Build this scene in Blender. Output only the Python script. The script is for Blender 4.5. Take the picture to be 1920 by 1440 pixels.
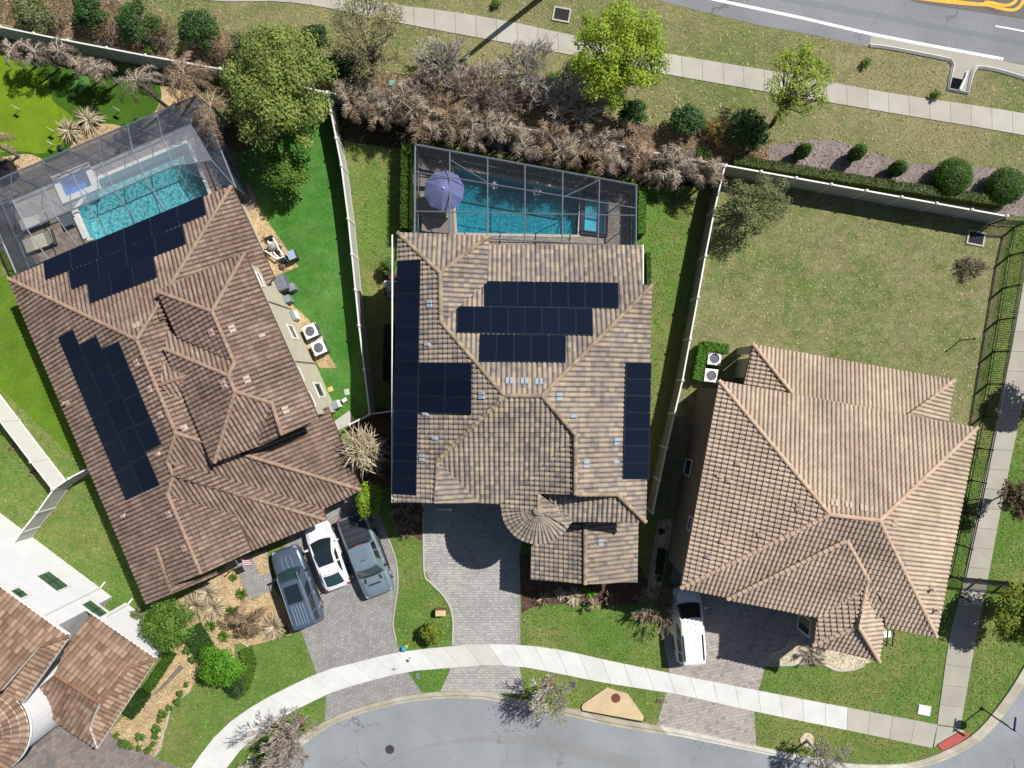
import bpy, math, random
from mathutils import Vector, Matrix
from mathutils.geometry import tessellate_polygon
for o in list(bpy.data.objects): bpy.data.objects.remove(o)
SC = bpy.context.scene
COL = SC.collection
rnd = random.Random(7)

# ------------------------------------------------------------------ camera
H, S = 47.5, 28.0                 # drone height (m); ground pixels per metre in the 1920 px photograph
cd = bpy.data.cameras.new('camera'); cam = bpy.data.objects.new('camera', cd); COL.objects.link(cam)
cam.location = (0, 0, H); cam.rotation_euler = (0, 0, 0)
cd.sensor_fit = 'HORIZONTAL'; cd.angle = 2*math.atan(960/S/H); cd.clip_start = 0.5; cd.clip_end = 3000
SC.camera = cam
# ------------------------------------------------------------------ light
SUN_EL, SUN_AZ = math.radians(51), math.radians(38.5)     # azimuth measured from +X towards +Y
w = bpy.data.worlds.new('World'); SC.world = w; w.use_nodes = True
nt = w.node_tree; bg = nt.nodes['Background']; sky = nt.nodes.new('ShaderNodeTexSky')
sky.sky_type = 'NISHITA'; sky.sun_disc = False; sky.sun_elevation = SUN_EL
sky.sun_rotation = math.pi/2 - SUN_AZ
nt.links.new(sky.outputs[0], bg.inputs[0]); bg.inputs[1].default_value = 0.05
sd = bpy.data.lights.new('sun', 'SUN'); sun = bpy.data.objects.new('sun', sd); COL.objects.link(sun)
sd.energy = 4.4; sd.angle = math.radians(0.5); sd.color = (1, 0.965, 0.915)
sv = Vector((math.cos(SUN_EL)*math.cos(SUN_AZ), math.cos(SUN_EL)*math.sin(SUN_AZ), math.sin(SUN_EL)))
sun.rotation_euler = sv.to_track_quat('Z', 'Y').to_euler(); sun.location = sv*120
SC.view_settings.view_transform = 'Standard'; SC.view_settings.look = 'None'
SC.view_settings.exposure = 0.54; SC.view_settings.gamma = 1.0

# ------------------------------------------------------------------ helpers
def P(px, py, h=0.0):             # point at height h seen at a pixel of the photograph
    k = (H-h)/H/S
    return Vector(((px-960)*k, (720-py)*k, h))
def sc(px, h=0.0): return px/S*(H-h)/H            # pixel length -> metres at height h
def foot(px, py, h):              # ground point under something seen at height h
    p = P(px, py, h); return Vector((p.x, p.y, 0))
OFF = {}
def base_off(parent):
    while parent is not None and parent.name not in OFF: parent = parent.parent
    return OFF[parent.name] if parent is not None else Vector((0, 0, 0))
def tag(o, label=None, cat=None, group=None, kind=None):
    if label: o['label'] = label
    if cat: o['category'] = cat
    if group: o['group'] = group
    if kind: o['kind'] = kind
    return o
def thing(name, label, cat, loc=(0, 0, 0), group=None):
    o = bpy.data.objects.new(name, None); COL.objects.link(o); o.location = loc
    o.empty_display_size = 0.3
    OFF[o.name] = Vector(loc); return tag(o, label, cat, group)
def copy_tree(o, parent=None):
    c = o.copy(); COL.objects.link(c); c.parent = parent
    for ch in [x for x in o.children]: copy_tree(ch, c)
    return c
def tess(pts):                    # triangles (index triples) of a plan polygon, holes allowed
    loops = [pts] if not isinstance(pts[0], list) else pts
    return tessellate_polygon([[Vector((p[0], p[1], 0)) for p in l] for l in loops])

class MB:
    def __init__(s): s.v = []; s.f = []; s.t = []; s.g = []
    def add(s, vs, fs, t=0.5, g=0.0):
        i = len(s.v); s.v += [tuple(p) for p in vs]
        for f in fs: s.f.append(tuple(k+i for k in f)); s.t.append(t); s.g.append(g)
    def face(s, pts, t=0.5, g=0.0): s.add(pts, [tuple(range(len(pts)))], t, g)
    def box(s, c, sz, rz=0.0, t=0.5, ax=None):      # centre, full sizes
        x, y, z = sz[0]/2, sz[1]/2, sz[2]/2
        vs = [Vector((a*x, b*y, d*z)) for d in (-1, 1) for a, b in ((-1, -1), (1, -1), (1, 1), (-1, 1))]
        R = Matrix.Rotation(rz, 3, 'Z') if ax is None else ax
        c = Vector(c)
        s.add([R @ q + c for q in vs], [(3, 2, 1, 0), (4, 5, 6, 7), (0, 1, 5, 4), (1, 2, 6, 5), (2, 3, 7, 6), (3, 0, 4, 7)], t)
    def bbox(s, c, sz, rz=0.0, b=0.03, t=0.5):      # box with chamfered top edges
        x, y, z = sz[0]/2, sz[1]/2, sz[2]
        R = Matrix.Rotation(rz, 3, 'Z'); c = Vector(c)
        rings = []
        for (k, zz) in ((0, 0), (0, z-b), (b*.3, z-b*.3), (b, z)):
            rings.append([R @ Vector((a*(x-k), d*(y-k), zz)) + c for a, d in ((-1, -1), (1, -1), (1, 1), (-1, 1))])
        s.rings(rings, True, t)
    def rings(s, rings, caps=True, t=0.5, closed=True):
        n = len(rings[0]); vs = [p for r in rings for p in r]; fs = []
        for j in range(len(rings)-1):
            for i in range(n if closed else n-1):
                k = (i+1) % n
                fs.append((j*n+i, j*n+k, (j+1)*n+k, (j+1)*n+i))
        if caps:
            fs.append(tuple(range(n-1, -1, -1))); m = (len(rings)-1)*n
            fs.append(tuple(range(m, m+n)))
        s.add(vs, fs, t)
    def prism(s, pts, z0, z1, t=0.5, bottom=True):   # plan polygon (may have holes) extruded
        loops = [pts] if not isinstance(pts[0], list) else pts
        flat = [p for l in loops for p in l]
        tr = tess(pts)
        A = [Vector((p[0], p[1], z1 if not callable(z1) else z1(p[0], p[1]))) for p in flat]
        B = [Vector((p[0], p[1], z0 if not callable(z0) else z0(p[0], p[1]))) for p in flat]
        fs = []; n = len(flat)
        for f in tr:
            a, b, c = f
            up = (flat[b][0]-flat[a][0])*(flat[c][1]-flat[a][1])-(flat[b][1]-flat[a][1])*(flat[c][0]-flat[a][0]) > 0
            f = (a, b, c) if up else (a, c, b)
            fs.append(f)
            if bottom: fs.append(tuple(k+n for k in reversed(f)))
        i0 = 0
        for l in loops:
            m = len(l)
            for i in range(m):
                k = (i+1) % m; fs.append((i0+i, i0+k, n+i0+k, n+i0+i))
            i0 += m
        s.add(A+B, fs, t)
    def sheet(s, pts, z, t=0.5):
        loops = [pts] if not isinstance(pts[0], list) else pts
        flat = [p for l in loops for p in l]
        fs = []
        for a, b, c in tess(pts):
            up = (flat[b][0]-flat[a][0])*(flat[c][1]-flat[a][1])-(flat[b][1]-flat[a][1])*(flat[c][0]-flat[a][0]) > 0
            fs.append((a, b, c) if up else (a, c, b))
        s.add([(p[0], p[1], z) for p in flat], fs, t)
    def tube(s, pts, rad, n=6, t=0.5, caps=True):
        pts = [Vector(p) for p in pts]
        if not hasattr(rad, '__len__'): rad = [rad]*len(pts)
        rings = []
        for i, p in enumerate(pts):
            d = (pts[min(i+1, len(pts)-1)]-pts[max(i-1, 0)])
            if d.length < 1e-9: d = Vector((0, 0, 1))
            d.normalize()
            a = d.cross(Vector((0, 0, 1)) if abs(d.z) < .9 else Vector((1, 0, 0))).normalized(); b = d.cross(a)
            rings.append([p+(a*math.cos(2*math.pi*k/n)+b*math.sin(2*math.pi*k/n))*rad[i] for k in range(n)])
        s.rings(rings, caps, t)
    def lathe(s, c, prof, n=16, t=0.5):              # profile [(r, z)...] from bottom to top
        c = Vector(c)
        s.rings([[c+Vector((r*math.cos(2*math.pi*k/n), r*math.sin(2*math.pi*k/n), z)) for k in range(n)] for r, z in prof], True, t)
    def build(s, name, mat, parent=None, smooth=False, at=None):
        off = base_off(parent) if parent is not None else Vector(at or (0, 0, 0))
        me = bpy.data.meshes.new(name)
        me.from_pydata([(x-off.x, y-off.y, z-off.z) for x, y, z in s.v], [], s.f)
        a = me.attributes.new('tint', 'FLOAT', 'FACE'); a.data.foreach_set('value', s.t)
        if any(s.g):
            a = me.attributes.new('grime_shade', 'FLOAT', 'FACE'); a.data.foreach_set('value', s.g)
        if smooth: me.shade_smooth()
        me.materials.append(mat); me.update()
        o = bpy.data.objects.new(name, me); COL.objects.link(o)
        if parent is not None: o.parent = parent
        else:
            o.location = off; OFF[o.name] = off
        return o

# ------------------------------------------------------------------ materials
def srgb(r, g, b, k=1.0):
    f = lambda c: ((c/255+0.055)/1.055)**2.4 if c > 10 else c/255/12.92
    return (f(r)*k, f(g)*k, f(b)*k, 1)
class NM:
    def __init__(s, name):
        s.m = bpy.data.materials.new(name); s.m.use_nodes = True; s.nt = s.m.node_tree
        s.b = s.nt.nodes['Principled BSDF']; s.b.inputs['Roughness'].default_value = 0.85
        s.b.inputs['Specular IOR Level'].default_value = 0.25
        s.geo = None
    def n(s, t, **kw):
        x = s.nt.nodes.new('ShaderNode'+t)
        for k, v in kw.items(): setattr(x, k, v)
        return x
    def l(s, a, b): s.nt.links.new(a, b)
    def pos(s, obj=False):
        if obj:
            return s.n('TexCoord').outputs['Object']
        if not s.geo: s.geo = s.n('NewGeometry')
        return s.geo.outputs['Position']
    def noise(s, scale, detail=3, rough=0.55, vec=None, obj=False, stretch=None, rot=0):
        x = s.n('TexNoise'); x.inputs['Scale'].default_value = scale; x.inputs['Detail'].default_value = detail
        x.inputs['Roughness'].default_value = rough
        v = vec or s.pos(obj)
        if stretch:
            m = s.n('Mapping'); m.inputs['Scale'].default_value = stretch; m.inputs['Rotation'].default_value = (0, 0, rot)
            s.l(v, m.inputs[0]); v = m.outputs[0]
        s.l(v, x.inputs['Vector']); return x.outputs['Fac']
    def ramp(s, fac, stops):
        r = s.n('ValToRGB'); e = r.color_ramp.elements
        while len(e) < len(stops): e.new(0.5)
        for i, (p, c) in enumerate(stops): e[i].position = p; e[i].color = c if len(c) == 4 else (*c, 1)
        s.l(fac, r.inputs[0]); return r.outputs[0]
    def mix(s, fac, a, b, mode='MIX'):
        x = s.n('Mix', data_type='RGBA', blend_type=mode)
        for i, v in ((0, fac), (6, a), (7, b)):
            if hasattr(v, 'links'): s.l(v, x.inputs[i])
            elif i == 0: x.inputs[0].default_value = v
            else: x.inputs[i].default_value = v
        return x.outputs[2]
    def math(s, op, a, b=0.0):
        x = s.n('Math', operation=op)
        for i, v in ((0, a), (1, b)):
            if hasattr(v, 'links'): s.l(v, x.inputs[i])
            else: x.inputs[i].default_value = v
        return x.outputs[0]
    def attr(s, name='tint'):
        return s.n('Attribute', attribute_name=name).outputs['Fac']
    def bump(s, fac, dist=0.02, strength=0.6):
        b = s.n('Bump'); b.inputs['Distance'].default_value = dist; b.inputs['Strength'].default_value = strength
        s.l(fac, b.inputs['Height']); s.l(b.outputs[0], s.b.inputs['Normal'])
    def col(s, c):
        if hasattr(c, 'links'): s.l(c, s.b.inputs['Base Color'])
        else: s.b.inputs['Base Color'].default_value = c
        return s
MATS = {}
def plain(name, c, rough=0.6, metal=0.0, spec=0.4, var=0.12, scale=4.0):
    if name in MATS: return MATS[name]
    m = NM(name); c = tuple(c) if len(c) == 4 else (*c, 1)
    lo = tuple(x*(1-var) for x in c[:3])+(1,); hi = tuple(min(1, x*(1+var)) for x in c[:3])+(1,)
    m.col(m.ramp(m.noise(scale, 4, obj=True), [(0.3, lo), (0.7, hi)]))
    m.b.inputs['Roughness'].default_value = rough; m.b.inputs['Metallic'].default_value = metal
    m.b.inputs['Specular IOR Level'].default_value = spec
    MATS[name] = m.m; return m.m
def grass_mat(name, g1, g2, dry, dry_amt=0.4, patch=0.12, fleck=None):
    m = NM(name)
    fine = m.noise(9, 5, 0.75); mid = m.noise(1.6, 4, 0.65); big = m.noise(patch, 4, 0.62)
    c = m.ramp(fine, [(0.33, g1), (0.52, g2), (0.72, tuple(x*1.5 for x in g2[:3])+(1,))])
    f = m.math('ADD', m.math('MULTIPLY', big, 0.62), m.math('MULTIPLY', mid, 0.40))
    f = m.math('ADD', f, m.math('MULTIPLY', m.noise(5.5, 5, .75), 0.20))
    a = 0.70-dry_amt*0.26
    d = m.ramp(f, [(a-0.06, (0, 0, 0)), (a+0.10, (1, 1, 1))])
    dcol = m.ramp(m.noise(7, 4, 0.75), [(0.32, tuple(x*0.62 for x in dry[:3])+(1,)), (0.68, tuple(x*1.25 for x in dry[:3])+(1,))])
    d = m.math('MULTIPLY', d, min(1.0, 0.35+dry_amt))
    c = m.mix(d, c, dcol)
    c = m.mix(0.45, c, m.ramp(m.noise(0.7, 5, .6), [(0.3, (.55, .55, .55)), (.7, (1.25, 1.25, 1.2))]), 'MULTIPLY')
    if fleck:
        v = m.n('TexVoronoi'); v.inputs['Scale'].default_value = 3.2; m.l(m.pos(), v.inputs['Vector'])
        k = m.ramp(v.outputs['Distance'], [(0.06, (1, 1, 1)), (0.12, (0, 0, 0))])
        c = m.mix(m.math('MULTIPLY', k, 0.6), c, fleck)
    m.col(c); m.bump(m.noise(22, 4, 0.8), 0.05, 0.8)
    m.b.inputs['Specular IOR Level'].default_value = 0.1
    return m.m
def chip_mat(name, cols, scale=9.0, bump=0.04, obj=False):        # mulch, gravel, litter
    m = NM(name); v = m.n('TexVoronoi'); v.inputs['Scale'].default_value = scale; m.l(m.pos(obj), v.inputs['Vector'])
    sep = m.n('SeparateColor'); m.l(v.outputs['Color'], sep.inputs[0])
    n = len(cols)
    c = m.ramp(sep.outputs[0], [((i+.2)/n, q) for i, q in enumerate(cols)])
    c = m.mix(0.55, c, m.ramp(m.noise(1.1, 4), [(.3, (.5, .5, .5)), (.7, (1.3, 1.3, 1.3))]), 'MULTIPLY')
    m.col(c); m.bump(v.outputs['Distance'], bump, 0.8); return m.m
def paver_mat(name, cols, bw=0.30, bh=0.20, rot=0.0, mortar=(0.08, 0.08, 0.08, 1)):
    m = NM(name); mp = m.n('Mapping'); mp.inputs['Rotation'].default_value = (0, 0, rot); m.l(m.pos(), mp.inputs[0])
    b = m.n('TexBrick'); m.l(mp.outputs[0], b.inputs[0])
    b.inputs['Scale'].default_value = 1; b.inputs['Brick Width'].default_value = bw; b.inputs['Row Height'].default_value = bh
    b.inputs['Mortar Size'].default_value = 0.012; b.inputs['Color1'].default_value = (0, 0, 0, 1); b.inputs['Color2'].default_value = (1, 1, 1, 1)
    b.inputs['Mortar'].default_value = (0.5, .5, .5, 1); b.inputs['Bias'].default_value = 0
    n = len(cols)
    c = m.ramp(b.outputs['Color'], [((i+.3)/n, q) for i, q in enumerate(cols)])
    c = m.mix(m.math('MULTIPLY', b.outputs['Fac'], 0.75), c, mortar)
    c = m.mix(0.5, c, m.ramp(m.noise(0.5, 5, .6), [(.3, (.72, .72, .72)), (.7, (1.2, 1.18, 1.14))]), 'MULTIPLY')
    c = m.mix(0.35, c, m.ramp(m.noise(6, 4, .7), [(.3, (.6, .6, .6)), (.7, (1.3, 1.3, 1.3))]), 'MULTIPLY')
    m.col(c); m.bump(m.math('SUBTRACT', 1.0, b.outputs['Fac']), 0.008, .5); return m.m
def tint_mat(name, stops, rough=0.8, noise_amt=0.4, nscale=3.0, spec=0.25, grime_shade=None, grime_shade_amt=0.6, translucent=0.0, obj=False):
    m = NM(name); c = m.ramp(m.attr(), stops)
    c = m.mix(noise_amt, c, m.ramp(m.noise(nscale, 4, .65, obj=obj), [(.3, (.55, .54, .52)), (.7, (1.3, 1.3, 1.3))]), 'MULTIPLY')
    if grime_shade:
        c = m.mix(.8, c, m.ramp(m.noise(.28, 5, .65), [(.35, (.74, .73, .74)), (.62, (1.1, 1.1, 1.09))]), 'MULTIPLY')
        gf = m.math('MULTIPLY', m.attr('grime_shade'), m.ramp(m.noise(0.9, 4, .6), [(.3, (.45, .45, .45)), (.65, (1, 1, 1))]))
        c = m.mix(m.math('MULTIPLY', gf, grime_shade_amt), c, grime_shade)  # pan dirt and groove shade, both put into the tile colour
    m.col(c); m.b.inputs['Roughness'].default_value = rough; m.b.inputs['Specular IOR Level'].default_value = spec
    if translucent:
        tr = m.n('BsdfTranslucent'); m.l(c, tr.inputs[0]); mx = m.n('MixShader'); mx.inputs[0].default_value = translucent
        out = m.nt.nodes['Material Output']
        m.l(m.b.outputs[0], mx.inputs[1]); m.l(tr.outputs[0], mx.inputs[2]); m.l(mx.outputs[0], out.inputs[0])
    return m.m
def leaf_mat(name, c, hue=0.0):
    c = c[:3]; dk = tuple(x*0.45 for x in c)+(1,); lt = (min(1, c[0]*1.55+.01), min(1, c[1]*1.35), c[2]*1.1, 1)
    return tint_mat(name, [(0, dk), (0.5, (*c, 1)), (1, lt)], rough=0.55, noise_amt=.35, nscale=1.2, spec=.35, translucent=.38)
def glass_mat(name, c, rough=0.05):
    m = NM(name); m.col((*c, 1)); m.b.inputs['Roughness'].default_value = rough; m.b.inputs['Specular IOR Level'].default_value = 0.9
    return m.m
def screen_mat(name, c, cover):
    m = NM(name); m.col((*c[:3], 1)); m.b.inputs["Roughness"].default_value = .6
    tr = m.n('BsdfTransparent'); mx = m.n('MixShader'); mx.inputs[0].default_value = cover
    m.l(tr.outputs[0], mx.inputs[1]); m.l(m.b.outputs[0], mx.inputs[2]); m.l(mx.outputs[0], m.nt.nodes['Material Output'].inputs[0])
    return m.m
def water_mat(name, tint, cover):
    m = NM(name); m.b.inputs['Roughness'].default_value = 0.06; m.col((*[x*.25 for x in tint], 1)); m.b.inputs['Specular IOR Level'].default_value = .5
    nz = m.noise(5, 3, .5); b = m.n('Bump'); b.inputs['Distance'].default_value = .05; b.inputs['Strength'].default_value = .35
    m.l(nz, b.inputs['Height']); m.l(b.outputs[0], m.b.inputs['Normal'])
    tr = m.n('BsdfTransparent'); tr.inputs[0].default_value = (*tint, 1)
    mx = m.n('MixShader'); mx.inputs[0].default_value = cover
    m.l(tr.outputs[0], mx.inputs[1]); m.l(m.b.outputs[0], mx.inputs[2]); m.l(mx.outputs[0], m.nt.nodes['Material Output'].inputs[0])
    return m.m
def caustic_mat(name, cols, scale=5.0):  # bright water caustics painted into the pool floor colour
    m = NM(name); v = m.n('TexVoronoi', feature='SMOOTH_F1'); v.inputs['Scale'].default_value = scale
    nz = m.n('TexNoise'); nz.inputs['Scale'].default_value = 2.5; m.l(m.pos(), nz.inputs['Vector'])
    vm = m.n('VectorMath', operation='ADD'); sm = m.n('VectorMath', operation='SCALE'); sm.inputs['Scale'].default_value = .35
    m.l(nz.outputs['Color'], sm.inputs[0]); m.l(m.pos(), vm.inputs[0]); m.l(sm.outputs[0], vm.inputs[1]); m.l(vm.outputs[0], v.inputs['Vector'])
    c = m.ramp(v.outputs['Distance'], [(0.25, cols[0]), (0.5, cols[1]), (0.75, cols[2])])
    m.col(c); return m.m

BLK = plain('black metal', (.018, .018, .02), .45, .2)
WHITE = plain('white vinyl', (.62, .61, .58), .5, var=.06)
TAUPEV = plain('taupe vinyl fence', (.27, .255, .215), .6, var=.10, scale=1.5)
VINYL = plain('weathered vinyl fence', (.40, .39, .365), .6, var=.10, scale=1.5)
CONC = tint_mat('concrete', [(0, srgb(168, 163, 150, .62)), (.5, srgb(205, 200, 186, .62)), (1, srgb(226, 226, 222, .72))], .9, .22, .8)
ALU = plain('grey aluminium', srgb(140, 148, 160, .7), .4, .3)
DARKAL = plain('dark grey aluminium', srgb(88, 96, 108, .6), .45, .3)
PIPE = plain('white plastic', (.72, .72, .7), .5)
STEEL = plain('galvanised steel', srgb(170, 180, 190, .6), .45, .3)
GREYPL = plain('grey plastic', srgb(105, 110, 118, .6), .6)
RUB = plain('rubber', (.015, .015, .016), .85)
# ================================================================== THE SETTING
def G(pts, h=0.0): return [(P(x, y, h).x, P(x, y, h).y) for x, y in pts]
def struct(name, mb, mat): return tag(mb.build(name, mat), kind='structure')
COVER = []                        # surfaces in order, so grass tufts know what lies on top
def sheet(name, pts, z, mat):
    COVER.append((name, mat.name, G(pts)))
    mb = MB(); mb.sheet(G(pts), z); return struct(name, mb, mat)
def smooth_line(pts, n=6):        # Catmull-Rom through pixel points
    out = []
    for i in range(len(pts)-1):
        p0, p1, p2, p3 = pts[max(i-1, 0)], pts[i], pts[i+1], pts[min(i+2, len(pts)-1)]
        for k in range(n):
            t = k/n
            out.append(tuple(0.5*((2*p1[a])+(-p0[a]+p2[a])*t+(2*p0[a]-5*p1[a]+4*p2[a]-p3[a])*t*t+(-p0[a]+3*p1[a]-3*p2[a]+p3[a])*t**3) for a in (0, 1)))
    return out+[tuple(pts[-1])]
def along(pts, s):                # point at arc fraction s
    L = [math.dist(pts[i], pts[i+1]) for i in range(len(pts)-1)]; T = sum(L)*s
    for i, l in enumerate(L):
        if T <= l or i == len(L)-1:
            k = T/l if l else 0; return (pts[i][0]+(pts[i+1][0]-pts[i][0])*k, pts[i][1]+(pts[i+1][1]-pts[i][1])*k)
        T -= l

M_GRASS = grass_mat('front lawn grass', (.050, .112, .016, 1), (.100, .185, .034, 1), (.26, .22, .09, 1), .34, .11, (.30, .33, .12, 1))
M_VERGE = grass_mat('dry verge grass', (.070, .10, .026, 1), (.13, .165, .05, 1), (.28, .23, .13, 1), .50, .08)
M_LOT = grass_mat('sparse back lot grass', (.062, .095, .024, 1), (.115, .16, .044, 1), (.285, .24, .135, 1), .46, .10)
M_YARD = grass_mat('pool yard grass', (.055, .12, .016, 1), (.105, .19, .034, 1), (.25, .20, .09, 1), .42, .13)
M_TURF = grass_mat('bright artificial turf', (.022, .098, .012, 1), (.047, .165, .022, 1), (.11, .225, .055, 1), .45, .25)
M_PUTT = grass_mat('putting green turf', (.125, .205, .010, 1), (.14, .22, .012, 1), (.15, .225, .014, 1), .3, .3)
M_FRINGE = grass_mat('fringe turf', (.032, .085, .008, 1), (.050, .115, .012, 1), (.065, .13, .014, 1), .3, .3)
M_SIDE = grass_mat('side yard turf', (.068, .135, .010, 1), (.098, .175, .014, 1), (.125, .20, .02, 1), .3, .25)
M_LITTER = chip_mat('leaf litter mulch', [srgb(88, 72, 58, .6), srgb(132, 106, 84, .66), srgb(178, 146, 116, .66), srgb(108, 90, 70, .66), srgb(154, 128, 100, .66), srgb(96, 94, 60, .6)], 11, .06)
M_GREYMULCH = chip_mat('grey bark mulch', [srgb(120, 108, 104, .7), srgb(160, 144, 138, .7), srgb(176, 162, 156, .7), srgb(136, 120, 116, .7)], 16, .04)
M_GRAVEL = chip_mat('golden gravel', [srgb(222, 190, 136, .62), srgb(232, 206, 160, .66), srgb(204, 168, 116, .6), srgb(241, 221, 182, .66), srgb(178, 146, 108, .6)], 17, .04)
M_PALEGRAVEL = chip_mat('pale gravel', [srgb(226, 210, 178, .7), srgb(240, 228, 202, .72), srgb(206, 186, 150, .66), srgb(250, 240, 220, .72), srgb(180, 160, 128, .6)], 14, .04)
M_DARKMULCH = chip_mat('dark brown mulch', [srgb(92, 66, 54, .6), srgb(120, 86, 68, .6), srgb(74, 54, 44, .6), srgb(140, 108, 88, .6)], 15, .05)
M_PAVE2 = paver_mat('pale grey pavers', [srgb(182, 180, 177, .68), srgb(192, 189, 184, .68), srgb(199, 196, 190, .68), srgb(186, 181, 173, .68), srgb(174, 174, 174, .68)], .24, .17, .0, srgb(130, 128, 124, .5))
M_PAVE1 = paver_mat('slate grey pavers', [srgb(167, 165, 163, .66), srgb(176, 174, 172, .66), srgb(171, 169, 167, .66), srgb(159, 157, 155, .66)], .30, .20, -.6, srgb(128, 122, 120, .55))
M_PAVE3 = paver_mat('tan and grey pavers', [srgb(190, 181, 172, .68), srgb(180, 173, 166, .68), srgb(197, 188, 178, .68), srgb(158, 156, 156, .66), srgb(191, 181, 171, .68)], .30, .22, -.18, srgb(150, 140, 132, .55))
M_PAVE4 = paver_mat('mottled brown pavers', [srgb(150, 136, 130, .6), srgb(168, 152, 142, .6), srgb(132, 126, 126, .6), srgb(158, 148, 144, .6)], .40, .28, -.62, srgb(140, 128, 120, .55))
M_DECK = paver_mat('pool deck pavers', [srgb(168, 158, 148, .6), srgb(186, 176, 164, .6), srgb(152, 146, 140, .6), srgb(176, 164, 150, .6)], .34, .22, -.18, srgb(120, 112, 104, .5))
M_DECK1 = paver_mat('brown pool deck pavers', [srgb(160, 146, 136, .62), srgb(178, 162, 150, .62), srgb(142, 130, 124, .6), srgb(170, 152, 138, .6)], .5, .34, .42, srgb(120, 108, 100, .5))
def asphalt(name, c, c2):
    m = NM(name); base = m.ramp(m.noise(.22, 5, .6), [(.35, c), (.65, c2)])
    m.col(m.mix(.55, base, m.ramp(m.noise(14, 5, .8), [(.3, (.62, .62, .62)), (.7, (1.35, 1.35, 1.35))]), 'MULTIPLY'))
    
    v = m.n('TexVoronoi', feature='DISTANCE_TO_EDGE'); v.inputs['Scale'].default_value = .22
    nz = m.n('TexNoise'); nz.inputs['Scale'].default_value = 1.1; nz.inputs['Detail'].default_value = 5; m.l(m.pos(), nz.inputs['Vector'])
    sm = m.n('VectorMath', operation='SCALE'); sm.inputs['Scale'].default_value = 1.6; m.l(nz.outputs['Color'], sm.inputs[0])
    va = m.n('VectorMath', operation='ADD'); m.l(m.pos(), va.inputs[0]); m.l(sm.outputs[0], va.inputs[1]); m.l(va.outputs[0], v.inputs['Vector'])
    ck = m.math('MULTIPLY', m.ramp(v.outputs['Distance'], [(.004, (1, 1, 1)), (.012, (0, 0, 0))]), m.ramp(m.noise(.12, 3), [(.46, (0, 0, 0)), (.56, (1, 1, 1))]))
    base2 = m.b.inputs['Base Color'].links[0].from_socket
    spot = m.ramp(m.noise(.8, 4, .6), [(.66, (0, 0, 0)), (.74, (1, 1, 1))])
    c2 = m.mix(m.math('MULTIPLY', spot, .18), base2, (.07, .07, .075, 1))
    m.col(m.mix(m.math('MULTIPLY', ck, .55), c2, (.05, .05, .055, 1)))
    m.bump(m.noise(30, 3, .8), .01, .5); return m.m
M_ROAD = asphalt('pale street asphalt', srgb(158, 163, 168, .56), srgb(174, 179, 184, .58))
M_ROAD2 = asphalt('main road asphalt', srgb(146, 148, 152, .6), srgb(160, 162, 166, .6))
M_TAR = asphalt('patched asphalt', srgb(128, 122, 118, .55), srgb(140, 134, 130, .55))
M_STREAK = asphalt('brown stained asphalt', srgb(158, 158, 158, .56), srgb(170, 172, 174, .57))
M_PAINT = plain('white road paint', (.66, .66, .66), .7, var=.1, scale=2)
M_YPAINT = plain('yellow road paint', srgb(250, 178, 30, .75), .7, var=.15, scale=3)
M_KERB = tint_mat('kerb concrete', [(0, srgb(170, 162, 140, .6)), (.5, srgb(206, 198, 176, .6)), (1, srgb(226, 222, 210, .65))], .9, .35, 1.5)
M_RAMP = plain('red tactile paving', srgb(196, 96, 90, .65), .8, var=.1)

# pools are real holes through the ground and the decks
POOL2 = G([(850, 315), (1088, 361), (1083, 441), (857, 437)], 0)
SPA2 = G([(1097, 368), (1134, 375), (1131, 437), (1095, 433)], 0)
POOL1 = G([(186, 336), (350, 268), (388, 354), (404, 398), (256, 470), (168, 446), (145, 392)], 0)
SPA1 = G([(113, 339), (164, 319), (177, 350), (127, 371)], 0)
HOLES = [POOL1, SPA1, POOL2, SPA2]
mb = MB(); mb.sheet([[(-160, -160), (160, -160), (160, 160), (-160, 160)]]+HOLES, 0)
struct('ground', mb, M_GRASS)

# -- lawns and beds
sheet('dry verge', [(-400, -400), (2400, -400), (2400, 420), (1905, 402), (1350, 312), (620, 176), (120, 80), (-400, -25)], .004, M_VERGE)
sheet('leaf litter bed', smooth_line([(-60, -40), (190, -20), (300, 100), (430, 60), (560, 110), (690, 128), (770, 140), (860, 132), (1000, 176), (1100, 205), (1200, 232), (1330, 246), (1440, 268), (1440, 322), (1200, 284), (1000, 246), (760, 200), (610, 172), (400, 126), (200, 84), (-60, 32)], 4), .008, M_LITTER)
sheet('mulch bed', smooth_line([(1442, 274), (1530, 262), (1582, 268), (1680, 300), (1703, 307), (1763, 309), (1880, 317), (1960, 330), (1960, 405), (1890, 402), (1660, 362), (1440, 316)], 5), .012, M_GREYMULCH)
sheet('back lot lawn', [(1352, 318), (1893, 414), (1780, 1090), (1290, 1105), (1230, 950)], .004, M_LOT)
COVER.append(('pool yard lawn', M_YARD.name, G([(632, 212), (1352, 318), (1225, 975), (700, 790)])))
mb = MB(); mb.sheet([G([(632, 212), (1352, 318), (1225, 975), (700, 790)]), POOL2, SPA2], .004); struct('pool yard lawn', mb, M_YARD)
sheet('side turf', smooth_line([(470, 250), (560, 215), (628, 210), (660, 480), (700, 776), (640, 800), (560, 610), (500, 470), (440, 330)], 4), .008, M_TURF)
sheet('side yard turf', [(-40, 510), (20, 520), (300, 1140), (165, 884), (-60, 670)], .008, M_SIDE)
sheet('artificial turf', [(-60, 60), (130, 110), (320, 155), (300, 200), (262, 232), (150, 286), (70, 320), (-60, 380)], .004, M_FRINGE)
sheet('putting green', smooth_line([(-60, 95), (20, 100), (72, 140), (90, 155), (100, 190), (138, 222), (130, 262), (112, 280), (70, 288), (40, 284), (-60, 290)], 4), .008, M_PUTT)
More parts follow.
